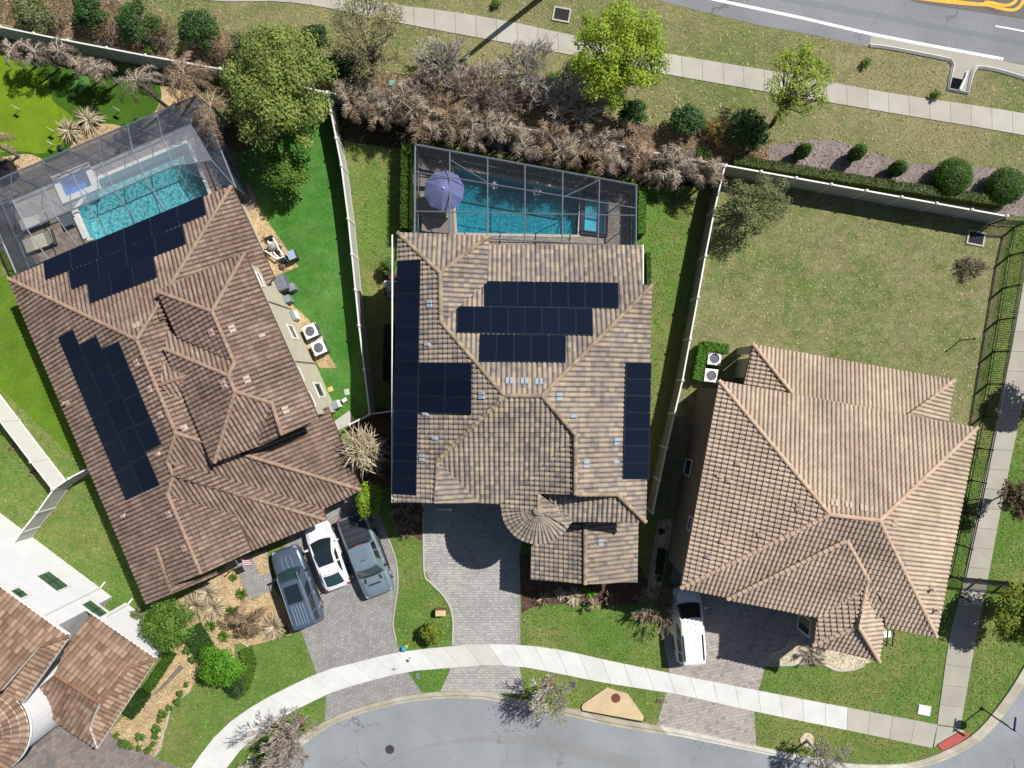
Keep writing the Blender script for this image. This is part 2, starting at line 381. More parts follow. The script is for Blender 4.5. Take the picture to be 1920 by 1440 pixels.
sheet('chipping patch', smooth_line([(134, 150), (142, 138), (158, 138), (168, 152), (160, 166), (142, 167), (134, 150)], 4), .012, grass_mat('dusty turf', (.05, .15, .03, 1), (.07, .18, .04, 1), (.09, .19, .05, 1), .3, .3))
M_GB = M_GRAVEL
sheet('gravel bed', smooth_line([(300, 158), (340, 152), (372, 172), (384, 210), (340, 230), (290, 222), (296, 200), (303, 180), (300, 158)], 4), .012, M_GB)
sheet('gravel bed', smooth_line([(150, 250), (190, 232), (235, 240), (240, 262), (170, 290), (130, 285), (150, 250)], 4), .012, M_GB)
sheet('gravel bed', smooth_line([(-40, 302), (20, 292), (60, 290), (85, 308), (40, 336), (-40, 350)], 4), .012, M_GB)
sheet('gravel bed', [(462, 372), (484, 388), (560, 500), (512, 520), (452, 388)], .012, M_GB)
sheet('gravel bed', [(545, 568), (580, 600), (600, 640), (632, 690), (600, 690), (530, 580)], .012, M_GB)
sheet('gravel bed', smooth_line([(330, 1125), (400, 1085), (440, 1048), (468, 1124), (514, 1104), (552, 1180), (520, 1196), (496, 1204), (470, 1210), (440, 1214), (470, 1250), (458, 1290), (440, 1300), (420, 1270), (380, 1225), (352, 1196), (335, 1160)], 3), .012, M_GB)
sheet('gravel bed', smooth_line([(352, 1188), (380, 1228), (372, 1262), (357, 1293), (322, 1325), (311, 1360), (290, 1419), (205, 1384), (233, 1343), (262, 1298), (313, 1225), (352, 1188)], 3), .012, M_GB)
sheet('bed groundcover', smooth_line([(440, 1208), (462, 1206), (474, 1240), (468, 1274), (452, 1302), (428, 1306), (412, 1290), (440, 1255)], 3), .016, M_GRASS)
sheet('gravel bed', smooth_line([(1433, 1246), (1442, 1226), (1470, 1214), (1480, 1200), (1500, 1202), (1560, 1205), (1640, 1228), (1622, 1246), (1600, 1254), (1570, 1256), (1545, 1246), (1520, 1242), (1480, 1246), (1433, 1246)], 3), .012, M_PALEGRAVEL)
sheet('mulch bed', smooth_line([(975, 1052), (985, 1040), (1200, 1060), (1198, 1128), (1150, 1134), (1060, 1132), (1000, 1138), (978, 1152)], 2), .012, M_DARKMULCH)
sheet('mulch bed', smooth_line([(735, 950), (796, 940), (796, 1014), (770, 1000), (742, 990)], 2), .012, M_DARKMULCH)
sheet('gravel bed', smooth_line([(1262, 976), (1240, 978), (1232, 1000), (1216, 1100), (1215, 1116), (1236, 1116), (1262, 976)], 3), .012, M_PALEGRAVEL)
sheet('mulch bed', [(704, 760), (745, 772), (750, 905), (690, 930), (652, 800)], .012, M_DARKMULCH)
sheet('mulch bed', [(716, 510), (760, 512), (760, 565), (722, 560)], .012, M_DARKMULCH)
sheet('palm shade soil', [(630, 192), (800, 222), (1353, 316), (1342, 350), (1200, 352), (1190, 336), (780, 262), (775, 282), (720, 276), (640, 264)], .012, chip_mat('dark palm shade soil', [srgb(70, 56, 46, .6), srgb(92, 76, 60, .6), srgb(56, 46, 38, .6), srgb(84, 80, 50, .6)], 13, .05))  # soil strip coloured dark for the shade under the palm row
# -- driveways
sheet('driveway', [(770, 900), (1000, 900), (974, 1040), (974, 1216), (848, 1216), (849, 1165), (843, 1137), (828, 1113), (808, 1093), (797, 1070), (794, 1010), (794, 955)], .016, M_PAVE2)
sheet('driveway apron', [(846, 1250), (973, 1246), (984, 1302), (900, 1300), (824, 1300)], .016, M_PAVE2)
sheet('driveway', [(560, 960), (668, 910), (712, 965), (728, 1010), (741, 1047), (746, 1093), (739, 1147), (737, 1173), (743, 1203), (750, 1225), (640, 1256), (596, 1268), (563, 1178), (520, 1060)], .016, M_PAVE1)
sheet('driveway apron', [(612, 1300), (762, 1256), (792, 1300), (740, 1312), (640, 1345), (608, 1362)], .016, M_PAVE1)
sheet('driveway', [(1270, 1030), (1560, 1090), (1535, 1215), (1500, 1204), (1480, 1200), (1468, 1214), (1444, 1224), (1437, 1240), (1421, 1300), (1255, 1262), (1243, 1193), (1262, 1110)], .016, M_PAVE3)
sheet('driveway apron', [(1250, 1296), (1414, 1333), (1418, 1404), (1229, 1366)], .016, M_PAVE3)
sheet('driveway', [(60, 1310), (150, 1340), (212, 1376), (300, 1425), (360, 1446), (300, 1560), (-300, 1560), (-300, 1400)], .016, M_PAVE4)
mb = MB(); mb.prism(G([(440, 1050), (500, 1030), (516, 1104), (468, 1124)]), 0, .07); struct('entry walk', mb, M_PAVE1)
mb = MB(); mb.sheet(G([(474, 1042), (497, 1034), (510, 1070), (487, 1080)]), .075); struct('gravel inset', mb, M_GRAVEL)
mb = MB(); mb.prism(G([(617, 797), (655, 770), (668, 790), (632, 808)]), 0, .05, .6); struct('concrete pad', mb, CONC)
mb = MB(); mb.prism(G([(447, 352), (468, 345), (486, 385), (462, 398)]), 0, .05, .5); struct('stone landing', mb, M_DECK1)
# bed edging kerbs
def edging(pts, w=.10, h=.08, t=.6):
    mb = MB(); q = [P(x, y) for x, y in smooth_line(pts, 5)]
    mb.tube([(p.x, p.y, .02) for p in q], w/2, 6, t); return struct('bed edging', mb, CONC)
edging([(454, 1205), (468, 1216), (474, 1245), (466, 1280)])
edging([(358, 1294), (322, 1326), (312, 1360), (291, 1417)])
edging([(1433, 1247), (1480, 1247), (1520, 1243), (1545, 1247), (1570, 1257), (1600, 1255), (1621, 1247)], .14)
edging([(1264, 975), (1240, 977), (1232, 1000), (1222, 1060), (1215, 1112)], .16, t=.2)
edging([(794, 960), (795, 1070), (808, 1093), (828, 1113), (843, 1137), (849, 1165), (848, 1208)], .14, t=.5)
edging([(974, 1060), (974, 1208)], .10, t=.2)
edging([(728, 1010), (741, 1047), (746, 1093), (739, 1147), (737, 1173), (743, 1203)], .12, t=.4)
# -- streets
KL = [(380, 1560), (440, 1490), (500, 1433), (567, 1377), (640, 1337), (740, 1308), (823, 1296), (893, 1295), (930, 1300), (985, 1312), (1047, 1323), (1130, 1342), (1220, 1357), (1280, 1368), (1413, 1397), (1563, 1427), (1633, 1433), (1680, 1432), (1713, 1427), (1763, 1410), (1827, 1373), (1880, 1310), (1920, 1247), (1985, 1130), (2060, 960)]
KR = [(398, 1575), (455, 1505), (512, 1448), (576, 1391), (640, 1351), (740, 1321), (823, 1310), (893, 1310), (930, 1315), (983, 1328), (1047, 1338), (1128, 1357), (1218, 1373), (1280, 1382), (1411, 1409), (1563, 1440), (1633, 1447), (1684, 1446), (1720, 1440), (1772, 1425), (1841, 1387), (1896, 1322), (1937, 1258), (2002, 1140), (2078, 966)]
KLs, KRs = smooth_line(KL, 4), smooth_line(KR, 4)
sheet('street', KRs+[(2600, 900), (2600, 2400), (-200, 2400), (300, 1700)], .012, M_ROAD)
mb = MB()
NS = 46
for i in range(NS):
    for k in range(2):
        s0, s1 = (i+k*.5)/NS, (i+k*.5+.5-(.006 if k else 0))/NS
        a, b = P(*along(KLs, s0)), P(*along(KRs, s0)); c, d = P(*along(KRs, s1)), P(*along(KLs, s1))
        white = 1.0 if 1220 < along(KLs, s0)[0] < 1680 else rnd.choice((.35, .5, .6))
        pr = lambda A, B: [Vector((A.x, A.y, 0)), Vector((A.x, A.y, .11)), Vector((A.x*.45+B.x*.55, A.y*.45+B.y*.55, .10)), Vector((A.x*.3+B.x*.7, A.y*.3+B.y*.7, .03)), Vector((B.x, B.y, .022)), Vector((B.x, B.y, 0))]
        mb.rings([pr(a, b), pr(d, c)], True, white)
struct('kerb', mb, M_KERB)
st = smooth_line([(700, 1450), (760, 1412), (850, 1394), (930, 1392), (1000, 1400), (1100, 1424), (1200, 1452)], 5)
st2 = smooth_line([(1200, 1425), (1100, 1396), (1010, 1378), (900, 1380), (800, 1396), (730, 1430), (690, 1450)], 5)
sheet('worn street strip', st+st2, .015, M_STREAK)
RO = [(-400, -420), (600, -140), (1100, -32), (1233, 0), (1280, 12), (1347, 29), (1430, 49), (1513, 63), (1626, 88), (1634, 66), (1880, 113), (1925, 123), (2000, 140), (2600, 280)]
sheet('road', RO+[(2600, -900), (-400, -1100)], .012, M_ROAD2)
sheet('road patch', [(-400, -520), (1250, -40), (1700, -2), (1720, 6), (1920, 36), (2600, 150), (2600, -300), (-400, -900)], .016, M_TAR)
def stripe(name, pts, w, z, mat):
    mb = MB(); q = [P(x, y) for x, y in pts]; L = []; R = []
    for i, p in enumerate(q):
        d = (q[min(i+1, len(q)-1)]-q[max(i-1, 0)]).normalized(); n = Vector((-d.y, d.x, 0))
        L.append(p+n*w/2); R.append(p-n*w/2)
    for i in range(len(q)-1): mb.face([(*R[i].xy, z), (*R[i+1].xy, z), (*L[i+1].xy, z), (*L[i].xy, z)])
    return struct(name, mb, mat)
sheet('road wear', [(1200, -66), (1500, -4), (1720, 38), (1930, 78), (1930, 88), (1720, 50), (1480, 5), (1200, -54)], .014, asphalt('worn asphalt track', srgb(136, 142, 144, .6), srgb(148, 152, 154, .6)))
stripe('road edge line', [(300, -250), (1150, -45), (1347, 1), (1500, 33), (1633, 64), (1720, 81), (1881, 111)], .20, .020, M_PAINT)
stripe('road lane dash', [(1866, 49), (1900, 55), (1930, 61)], .10, .020, M_PAINT)
stripe('yellow median line', smooth_line([(1600, -40), (1720, -12), (1780, 1), (1838, 8), (1851, 4), (1880, 10), (1896, 8), (1906, -2), (1908, -20)], 5), .20, .022, M_YPAINT)
stripe('yellow median line', smooth_line([(1640, -18), (1720, -3), (1795, 6), (1838, 9), (1852, 10), (1880, 17), (1898, 19), (1910, 14), (1918, 2), (1922, -20)], 5), .20, .026, M_YPAINT)
# -- footpaths, slab by slab
def footpath(A, B, n, name='sidewalk', tintf=lambda s: .5, joint=.02, z=.05):
    A, B = smooth_line(A, 5), smooth_line(B, 5); mb = MB()
    for i in range(n):
        s0, s1 = i/n, (i+1)/n
        a, b, c, d = P(*along(A, s0)), P(*along(B, s0)), P(*along(B, s1)), P(*along(A, s1))
        L = (d-a).length; k = joint/L
        a2, d2 = a.lerp(d, k), d.lerp(a, 0); b2, c2 = b.lerp(c, k), c
        mb.prism([(a2.x, a2.y), (b2.x, b2.y), (c2.x, c2.y), (d2.x, d2.y)], 0, z, min(1, max(0, tintf(s0)+rnd.uniform(-.08, .08))))
    COVER.append((name, 'x', [tuple(P(*q).xy) for q in A]+[tuple(P(*q).xy) for q in reversed(B)]))
    return struct(name, mb, CONC)
TA = [(330, 1490), (357, 1442), (413, 1370), (483, 1318), (593, 1263), (640, 1249), (740, 1224), (820, 1214), (890, 1208), (973, 1209), (1050, 1218), (1140, 1238), (1257, 1262), (1280, 1267), (1420, 1294), (1613, 1331), (1757, 1358)]
TB = [(385, 1510), (413, 1458), (455, 1402), (520, 1350), (613, 1302), (655, 1287), (760, 1260), (845, 1252), (907, 1247), (973, 1249), (1050, 1263), (1130, 1279), (1250, 1298), (1280, 1303), (1413, 1333), (1610, 1373), (1747, 1402)]
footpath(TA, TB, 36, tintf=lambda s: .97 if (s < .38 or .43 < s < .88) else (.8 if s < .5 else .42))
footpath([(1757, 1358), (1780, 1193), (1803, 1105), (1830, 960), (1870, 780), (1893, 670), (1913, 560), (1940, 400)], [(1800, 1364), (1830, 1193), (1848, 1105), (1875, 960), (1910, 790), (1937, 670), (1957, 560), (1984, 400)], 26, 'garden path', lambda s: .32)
mb = MB(); mb.prism(G([(1757, 1360), (1800, 1366), (1810, 1372), (1793, 1373), (1757, 1394), (1750, 1402)]), 0, .05, .42); struct('path corner', mb, CONC)
mb = MB(); mb.prism(G([(1757, 1396), (1794, 1374), (1821, 1374), (1798, 1392), (1767, 1407)]), 0, .055, .5); struct('tactile ramp', mb, M_RAMP)
footpath([(-300, -200), (300, -55), (527, -2), (640, -8), (767, 13), (807, 17), (940, 38), (1100, 72), (1280, 106), (1467, 137), (1657, 173), (1920, 213), (2400, 300)],
         [(-300, -155), (300, -12), (520, 3), (607, 14), (763, 46), (853, 63), (973, 85), (1057, 101), (1253, 140), (1423, 170), (1707, 218), (1920, 254), (2400, 342)], 70, 'sidewalk', lambda s: .5)
# roadside gutter with its inlet flume
mb = MB(); mb.prism(G([(1634, 67), (1880, 114), (1925, 124), (2000, 141), (2000, 172), (1920, 147), (1873, 133), (1832, 127), (1824, 138), (1813, 172), (1778, 166), (1786, 118), (1777, 110), (1662, 88), (1627, 87)]), 0, .018, .35); struct('gutter', mb, CONC)
mb = MB(); q = [P(x, y) for x, y in smooth_line([(1630, 86), (1665, 90), (1770, 110), (1782, 116), (1786, 124), (1784, 134)], 4)+[(1777, 168), (1813, 175)]+smooth_line([(1821, 142), (1826, 131), (1836, 126), (1873, 133), (1920, 147), (2000, 172)], 4)]
mb.tube([(p.x, p.y, .06) for p in q], .13, 4, .85); struct('flume kerb', mb, CONC)
# corner apron of the kerb inlet in the street
mb = MB(); mb.prism(G([(1090, 1324), (1093, 1318), (1137, 1288), (1177, 1300), (1207, 1343), (1203, 1350), (1092, 1330)]), 0, .15, .45); struct('inlet slab', mb, tint_mat('buff concrete', [(0, srgb(226, 200, 158, .62)), (1, srgb(236, 212, 172, .62))], .9, .3, 1.2))
mb = MB(); mb.prism(G([(1050, 1326), (1090, 1330), (1203, 1351), (1212, 1362), (1205, 1368), (1120, 1353), (1060, 1342)]), 0, .022, .3); struct('inlet gutter', mb, tint_mat('rust stained concrete', [(0, srgb(206, 176, 126, .62)), (1, srgb(226, 214, 186, .62))], .9, .6, .9))
mb = MB(); mb.box(P(1147, 1342, .08)+Vector((0, 0, 0)), (4.1, .12, .1), math.radians(-10.7)); struct('inlet mouth', mb, BLK)
# decks
CAGE1 = [(-39, 352), (372, 178), (439, 345), (30, 512)]
CAGE2 = [(778, 271), (1193, 347), (1192, 462), (777, 440)]
mb = MB(); mb.sheet([G([(-60, 360), (374, 178), (380, 196), (448, 365), (40, 532)], .5)[:2]+G([(380, 196), (448, 365), (40, 532)], 2.5)+G([(-60, 420)], .5)]+[POOL1, SPA1], .02); struct('pool deck', mb, M_DECK1)
mb = MB(); mb.sheet([G([(778, 271), (1193, 347), (1192, 490), (777, 470)], 2.5)]+[POOL2, SPA2], .02); struct('pool deck', mb, M_DECK)
for q in ([(440, 1050), (500, 1030), (516, 1104), (468, 1124)], [(617, 797), (655, 770), (668, 790), (632, 808)], [(447, 352), (468, 345), (486, 385), (462, 398)], [(1757, 1360), (1800, 1366), (1826, 1374), (1767, 1410), (1750, 1402)],
          [(1634, 67), (1880, 114), (2000, 141), (2000, 172), (1920, 147), (1873, 133), (1832, 127), (1824, 138), (1815, 176), (1775, 170), (1786, 118), (1777, 110), (1662, 92), (1627, 90)], [(1090, 1324), (1093, 1318), (1137, 1288), (1177, 1300), (1207, 1343), (1203, 1350), (1092, 1330)],
          KLs+list(reversed(KRs)), [(570, 612), (592, 604), (617, 658), (592, 670)], [(1040, 15), (1068, 15), (1068, 42), (1040, 42)], [(1812, 432), (1846, 432), (1846, 462), (1812, 462)]): COVER.append(('hard', 'x', G(q)))
COVER.append(('hard', 'x', G([(-60, 360), (374, 178)], .5)+G([(380, 196), (448, 365), (40, 532)], 2.5)+G([(-60, 420)], .5))); COVER.append(('hard', 'x', G([(778, 271), (1193, 347), (1192, 490), (777, 470)], 2.5)))
# -- grass tufts and fallen leaves: real blades on the lawns
import numpy as np
def inside(poly, X, Y):
    r = np.zeros(len(X), bool); n = len(poly); j = n-1
    for i in range(n):
        xi, yi = poly[i]; xj, yj = poly[j]
        c = ((yi > Y) != (yj > Y)) & (X < (xj-xi)*(Y-yi)/((yj-yi) or 1e-12)+xi); r ^= c; j = i
    return r
gr = np.random.default_rng(5); NT = 230000
TX, TY = gr.uniform(-36, 36, NT), gr.uniform(-27, 27, NT)
top = np.full(NT, -1)
for i, (nm, mt, poly) in enumerate(COVER): top[inside(poly, TX, TY)] = i
SPEC = {M_GRASS.name: ('green', .10, .16), M_VERGE.name: ('dry', .065, .5), M_LOT.name: ('dry', .06, .45), M_YARD.name: ('green', .10, .3), M_TURF.name: ('turf', .06, 0.0), M_SIDE.name: ('turf', .05, 0)}
TM = {'green': tint_mat('green grass blades', [(0, (.06, .125, .02, 1)), (.6, (.135, .23, .045, 1)), (.85, (.19, .25, .065, 1)), (1, (.34, .32, .15, 1))], .8, .3, .6),
      'dry': tint_mat('dry grass blades', [(0, (.075, .105, .03, 1)), (.45, (.165, .20, .065, 1)), (.75, (.31, .27, .145, 1)), (1, (.44, .37, .22, 1))], .8, .3, .6),
      'turf': tint_mat('turf blades', [(0, (.03, .125, .014, 1)), (1, (.095, .26, .04, 1))], .8, .3, .6)}
tb = {k: MB() for k in TM}
for i in range(NT):
    k = top[i]; mn = M_GRASS.name if k < 0 else COVER[k][1]
    if mn not in SPEC: continue
    kind, h, dry = SPEC[mn]
    if kind == 'turf' and i % 2: continue
    x, y = TX[i], TY[i]; hh = h*gr.uniform(.25, .75); a = gr.uniform(0, 6.283); w_ = gr.uniform(.015, .045); ln = gr.uniform(.03, .12)
    ca, sa = math.cos(a), math.sin(a); t = min(1, max(0, gr.normal(.3+dry*.45, .26)))
    tb[kind].add([(x-sa*w_, y+ca*w_, .004), (x+sa*w_, y-ca*w_, .004), (x+ca*ln+sa*w_*.6, y+sa*ln-ca*w_*.6, hh), (x+ca*ln-sa*w_*.6, y+sa*ln+ca*w_*.6, hh)], [(0, 1, 2, 3)], t)
for k in TM: tag(tb[k].build(('lawn_grass', 'dry_grass', 'turf_grass')[('green', 'dry', 'turf').index(k)], TM[k]), ('short green blades of grass on the front lawns and yards', 'dry mixed blades of grass on the verge and the bare lot', 'bright green turf blades beside the left house')[('green', 'dry', 'turf').index(k)], 'grass', kind='stuff')
mb = MB(); LR = G(smooth_line([(600, 110), (760, 70), (900, 100), (1100, 150), (1300, 180), (1440, 220), (1700, 300), (1900, 360), (1440, 310), (1200, 270), (1000, 235), (760, 190), (640, 160)], 3)); TL = G([(-20, -20), (420, -20), (440, 120), (-20, 50)])
for i in range(9000):
    x, y = gr.uniform(-35, 35), gr.uniform(9, 27)
    if not (inside(LR, np.array([x]), np.array([y]))[0] or inside(TL, np.array([x]), np.array([y]))[0]): continue
    a = gr.uniform(0, 6.283); s_ = gr.uniform(.04, .10); u = Vector((math.cos(a), math.sin(a), gr.uniform(-.5, .5)))*s_; v = Vector((-math.sin(a), math.cos(a), gr.uniform(-.5, .5)))*s_*.7; c = Vector((x, y, .05))
    mb.add([c-u, c+v, c+u, c-v], [(0, 1, 2, 3)], gr.random())
tag(mb.build('fallen_leaves', tint_mat('fallen brown leaves', [(0, (.10, .06, .035, 1)), (.5, (.25, .18, .115, 1)), (1, (.44, .35, .25, 1))], .8, .2)), 'fallen brown leaves strewn under the bare shrubs along the upper verge', 'leaf litter', kind='stuff')
# ================================================================== HOUSES
RIB, CRS = 0.27, 0.31
PROF = [(0, 0), (.07, .48), (.19, .84), (.40, 1), (.61, .84), (.73, .48), (.80, .03), (1, 0)]
class Plane:
    def __init__(s, down, anchor, h, pitch=.42, ref=None, thru=None):
        d = Vector((down[0], -down[1])).normalized()         # downhill, world
        s.d = d; s.n = -d; s.e = Vector((-d.y, d.x)); s.p = pitch
        if ref is not None: h = ref.hit(*anchor).z
        s.A = P(anchor[0], anchor[1], h)
        if thru is not None: s.p = (thru.z-s.A.z)/((thru.x-s.A.x)*s.n.x+(thru.y-s.A.y)*s.n.y)
    def z(s, x, y): return s.A.z+s.p*((x-s.A.x)*s.n.x+(y-s.A.y)*s.n.y)
    def hit(s, px, py):
        ux, uy = (px-960)/S/H, (720-py)/S/H
        nu = s.n.x*ux+s.n.y*uy; nA = s.n.x*s.A.x+s.n.y*s.A.y
        h = (s.A.z+s.p*(H*nu-nA))/(1+s.p*nu)
        return P(px, py, h)
    def normal(s): return Vector((-s.p*s.n.x, -s.p*s.n.y, 1)).normalized()
def clip(poly, a, b):             # Sutherland-Hodgman half plane left of a->b; poly of (x,y,z)
    out = []; n = len(poly)
    f = lambda p: (b[0]-a[0])*(p[1]-a[1])-(b[1]-a[1])*(p[0]-a[0])
    for i in range(n):
        p, q = poly[i], poly[(i+1) % n]; fp, fq = f(p), f(q)
        if fp >= 0: out.append(p)
        if (fp > 0 > fq) or (fp < 0 < fq):
            t = fp/(fp-fq); out.append(tuple(p[k]+(q[k]-p[k])*t for k in range(3)))
    return out
def tiles(mb, pl, px, amp=.07, step=.05, rib=RIB, crs=CRS, rng=rnd, run=None, lift=0.0):
    pts = [pl.hit(x, y) for x, y in px]
    loc = [(Vector((p.x-pl.A.x, p.y-pl.A.y)).dot(pl.e), Vector((p.x-pl.A.x, p.y-pl.A.y)).dot(pl.d)) for p in pts]
    tints = {}
    def tint(i, j):
        if (i, j) not in tints: tints[(i, j)] = rng.random()
        return tints[(i, j)]
    for tri in tess(loc):
        T = [loc[k] for k in tri]
        if (T[1][0]-T[0][0])*(T[2][1]-T[0][1])-(T[1][1]-T[0][1])*(T[2][0]-T[0][0]) < 0: T = [T[0], T[2], T[1]]
        i0, i1 = math.floor(min(p[0] for p in T)/rib), math.floor(max(p[0] for p in T)/rib)
        j0, j1 = math.floor(min(p[1] for p in T)/crs), math.floor(max(p[1] for p in T)/crs)
        E = [(T[k], T[(k+1) % 3]) for k in range(3)]
        def side(c, a, b): return (b[0]-a[0])*(c[1]-a[1])-(b[1]-a[1])*(c[0]-a[0])
        for i in range(i0, i1+1):
            for j in range(j0, j1+1):
                cs = [(i*rib, j*crs), ((i+1)*rib, j*crs), ((i+1)*rib, (j+1)*crs), (i*rib, (j+1)*crs)]
                sd = [[side(c, a, b) for c in cs] for a, b in E]
                if any(max(r) <= 0 for r in sd): continue
                inside = all(min(r) >= 0 for r in sd)
                jx = rng.uniform(-.006, .006); tt = tint(i, j)
                for k in range(len(PROF)-1):
                    (t0, h0), (t1, h1) = PROF[k], PROF[k+1]
                    def Q(t, h, v, kk=0):
                        a, b = (i+t)*rib, (j+v)*crs
                        return (a, b, -pl.p*b+h*amp*(.86+.14*v)+step*v+jx+lift)
                    quad = [Q(t0, h0, 0), Q(t1, h1, 0), Q(t1, h1, 1), Q(t0, h0, 1)]
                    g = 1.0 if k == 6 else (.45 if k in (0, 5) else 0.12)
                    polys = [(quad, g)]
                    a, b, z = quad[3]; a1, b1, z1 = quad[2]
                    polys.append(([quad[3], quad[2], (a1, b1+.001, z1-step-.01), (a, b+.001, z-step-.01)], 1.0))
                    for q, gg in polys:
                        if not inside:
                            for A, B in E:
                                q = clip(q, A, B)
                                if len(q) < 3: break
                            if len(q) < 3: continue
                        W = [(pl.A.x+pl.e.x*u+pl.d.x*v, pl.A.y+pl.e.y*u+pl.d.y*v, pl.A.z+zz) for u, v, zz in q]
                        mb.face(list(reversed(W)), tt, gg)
    return pts
def caps(mb, p, q, r=.13, seg=.33, lift=.045, rng=rnd):       # barrel ridge caps from p to q, laid overlapping
    p, q = Vector(p), Vector(q)
    if q.z > p.z: p, q = q, p
    L = (q-p).length; n = max(1, round(L/seg)); d = (q-p)/n
    dn = d.normalized(); s = dn.cross(Vector((0, 0, 1))).normalized(); u = s.cross(dn)
    if u.z < 0: u = -u
    for i in range(n):
        t = rng.random(); rings = []
        for f, rr, lf in ((0, r*.80, lift-.012), (1.06, r, lift+.014)):
            c = p+d*(i+f)+u*lf
            rings.append([c+s*math.cos(a)*rr+u*math.sin(a)*rr*.8 for a in [math.pi*k/6 for k in range(7)]])
        vs = rings[0]+rings[1]; fs = [(k, k+1, k+8, k+7) for k in range(6)]+[tuple(range(7, 14))]
        mb.add(vs, fs, t)
class House:
    def __init__(s, name, label, loc, roof_mat, cap_mat, wall_mat, fascia):
        s.root = thing(name, label, 'house', loc); s.rm = roof_mat; s.cm = cap_mat; s.wm = wall_mat; s.fm = fascia; s.pl = {}
        s.mb = MB(); s.deck = MB(); s.caplist = []
    def plane(s, key, down, anchor, h=None, poly=None, pitch=.42, ref=None, thru=None, **kw):
        p = Plane(down, anchor, h, pitch, s.pl[ref] if ref else None, s.pl[thru[1]].hit(*thru[0]) if thru else None); s.pl[key] = p
        if poly:
            pts = tiles(s.mb, p, poly, **kw)
            xy = [(q.x, q.y) for q in pts]
            s.deck.prism(xy, lambda x, y: p.z(x, y)-.20, lambda x, y: p.z(x, y)-.012)
        return p
    def ridge(s, a, b, key, key2=None, r=.13, **kw):
        p, q = s.pl[key].hit(*a), s.pl[key2 or key].hit(*b); s.caplist.append((p, q, r, kw))
    def finish_roof(s):
        rf = s.mb.build('roof', s.rm, s.root)
        for p, q, r, kw in s.caplist:
            mb = MB(); caps(mb, p, q, r, **kw); mb.build('ridge_cap', s.cm, rf, smooth=False)
        s.deck.build('eave', s.fm, rf); s.roof = rf
        return rf
    def walls(s, px, h, inset=.42, z1=None, mat=None, name='wall'):
        q = [P(x, y, h).xy for x, y in px]; n = len(q)
        ar = sum(q[i].x*q[(i+1) % n].y-q[(i+1) % n].x*q[i].y for i in range(n))
        if ar < 0: q = q[::-1]
        out = []
        for i in range(n):
            a, b, c = q[i-1], q[i], q[(i+1) % n]
            d1, d2 = (b-a).normalized(), (c-b).normalized()
            n1, n2 = Vector((-d1.y, d1.x)), Vector((-d2.y, d2.x))
            m = n1+n2; out.append(b+m*(2*inset/max(.6, m.length_squared)))
        mb = MB(); mb.prism([(p.x, p.y) for p in out], 0.0, (z1 or h)-.21)
        return mb.build(name, mat or s.wm, s.root), out
    def solar(s, key, quad, nx, ny, lift=.16, gap=.012):
        p = s.pl[key]; N = p.normal()
        c = [p.hit(*q)+N*lift for q in quad]
        # the surface is lifted, so pull the outline back towards the lens axis by the same parallax
        c = [v*((H-v.z)/(H-v.z+N.z*lift)) if False else v for v in c]
        def B(u, v): return (c[0]*(1-u)+c[1]*u)*(1-v)+(c[3]*(1-u)+c[2]*u)*v
        lu, lv = (c[1]-c[0]).length/nx, (c[3]-c[0]).length/ny
        for i in range(nx):
            for j in range(ny):
                u0, u1 = (i+gap/lu)/nx, (i+1-gap/lu)/nx; v0, v1 = (j+gap/lv)/ny, (j+1-gap/lv)/ny
                q = [B(u0, v0), B(u1, v0), B(u1, v1), B(u0, v1)]
                fr = MB(); fr.rings([[k-N*.05 for k in q], q, ], True)
                if (q[1]-q[0]).cross(q[3]-q[0]).z < 0: q = [q[0], q[3], q[2], q[1]]
                f = fr.build('solar_panel', M_PVFRAME, s.root)
                ins = [k+((q[0]+q[2])/2-k).normalized()*.03+N*.004 for k in q]
                gl = MB(); gl.face(ins, rnd.random()); gl.build('cell_sheet', M_PV, f)
    def vent(s, key, px, kind='box', mat=None, rz=None):
        p = s.pl[key]; c = p.hit(*px); N = p.normal()
        ax = Matrix((Vector((p.e.x, p.e.y, 0)), Vector((p.d.x, p.d.y, -p.p)).normalized(), N)).transposed()
        mb = MB()
        if kind == 'box':
            for k in (-.12, .12):
                mb.rings([[c+ax @ Vector((k+a*w, b*l, z)) for a, b in ((-1, -1), (1, -1), (1, 1), (-1, 1))] for w, l, z in ((.10, .19, .02), (.10, .19, .12), (.07, .15, .15))])
        elif kind == 'pipe':
            mb.box(c+N*.08, (.30, .34, .10), ax=ax)
            mb.tube([c+N*.05, c+N*.05+Vector((0, 0, .38))], .06, 8); mb.lathe(c+N*.05+Vector((0, 0, .38)), [(.09, 0), (.09, .04), (.02, .07)], 8)
        else:
            mb.rings([[c+ax @ Vector((a*w, b*l+y, z)) for a, b in ((-1, -1), (1, -1), (1, 1), (-1, 1))] for w, l, y, z in ((.10, .21, 0, .02), (.10, .18, .04, .14), (.06, .10, .07, .17))])
        mb.build('roof_vent', mat or M_VENT, s.root)
    def window(s, wl, quad, pane=None, grid=(2, 2), fr=.09, frame=None):   # wl: (point, outward normal) of the wall plane; quad: four pixels
        p0, n = wl; n = n.normalized(); cam0 = Vector((0, 0, H)); q = []
        for x, y in quad:
            d = P(x, y, 0)-cam0; t = (p0-cam0).dot(n)/d.dot(n); q.append(cam0+d*t)
        xs = n.cross(Vector((0, 0, 1))).normalized()
        us = [(k-p0).dot(xs) for k in q]; zs = [k.z for k in q]
        u0, u1, z0, z1 = min(us), max(us), max(.15, min(zs)), max(zs)
        u0, u1 = sorted((sum(sorted(us)[:2])/2, sum(sorted(us)[2:])/2)); z0, z1 = sorted((max(.15, sum(sorted(zs)[:2])/2), sum(sorted(zs)[2:])/2))
        def W(u, z, o): return Vector((p0.x, p0.y, 0))+xs*u+Vector((0, 0, z))+n*o
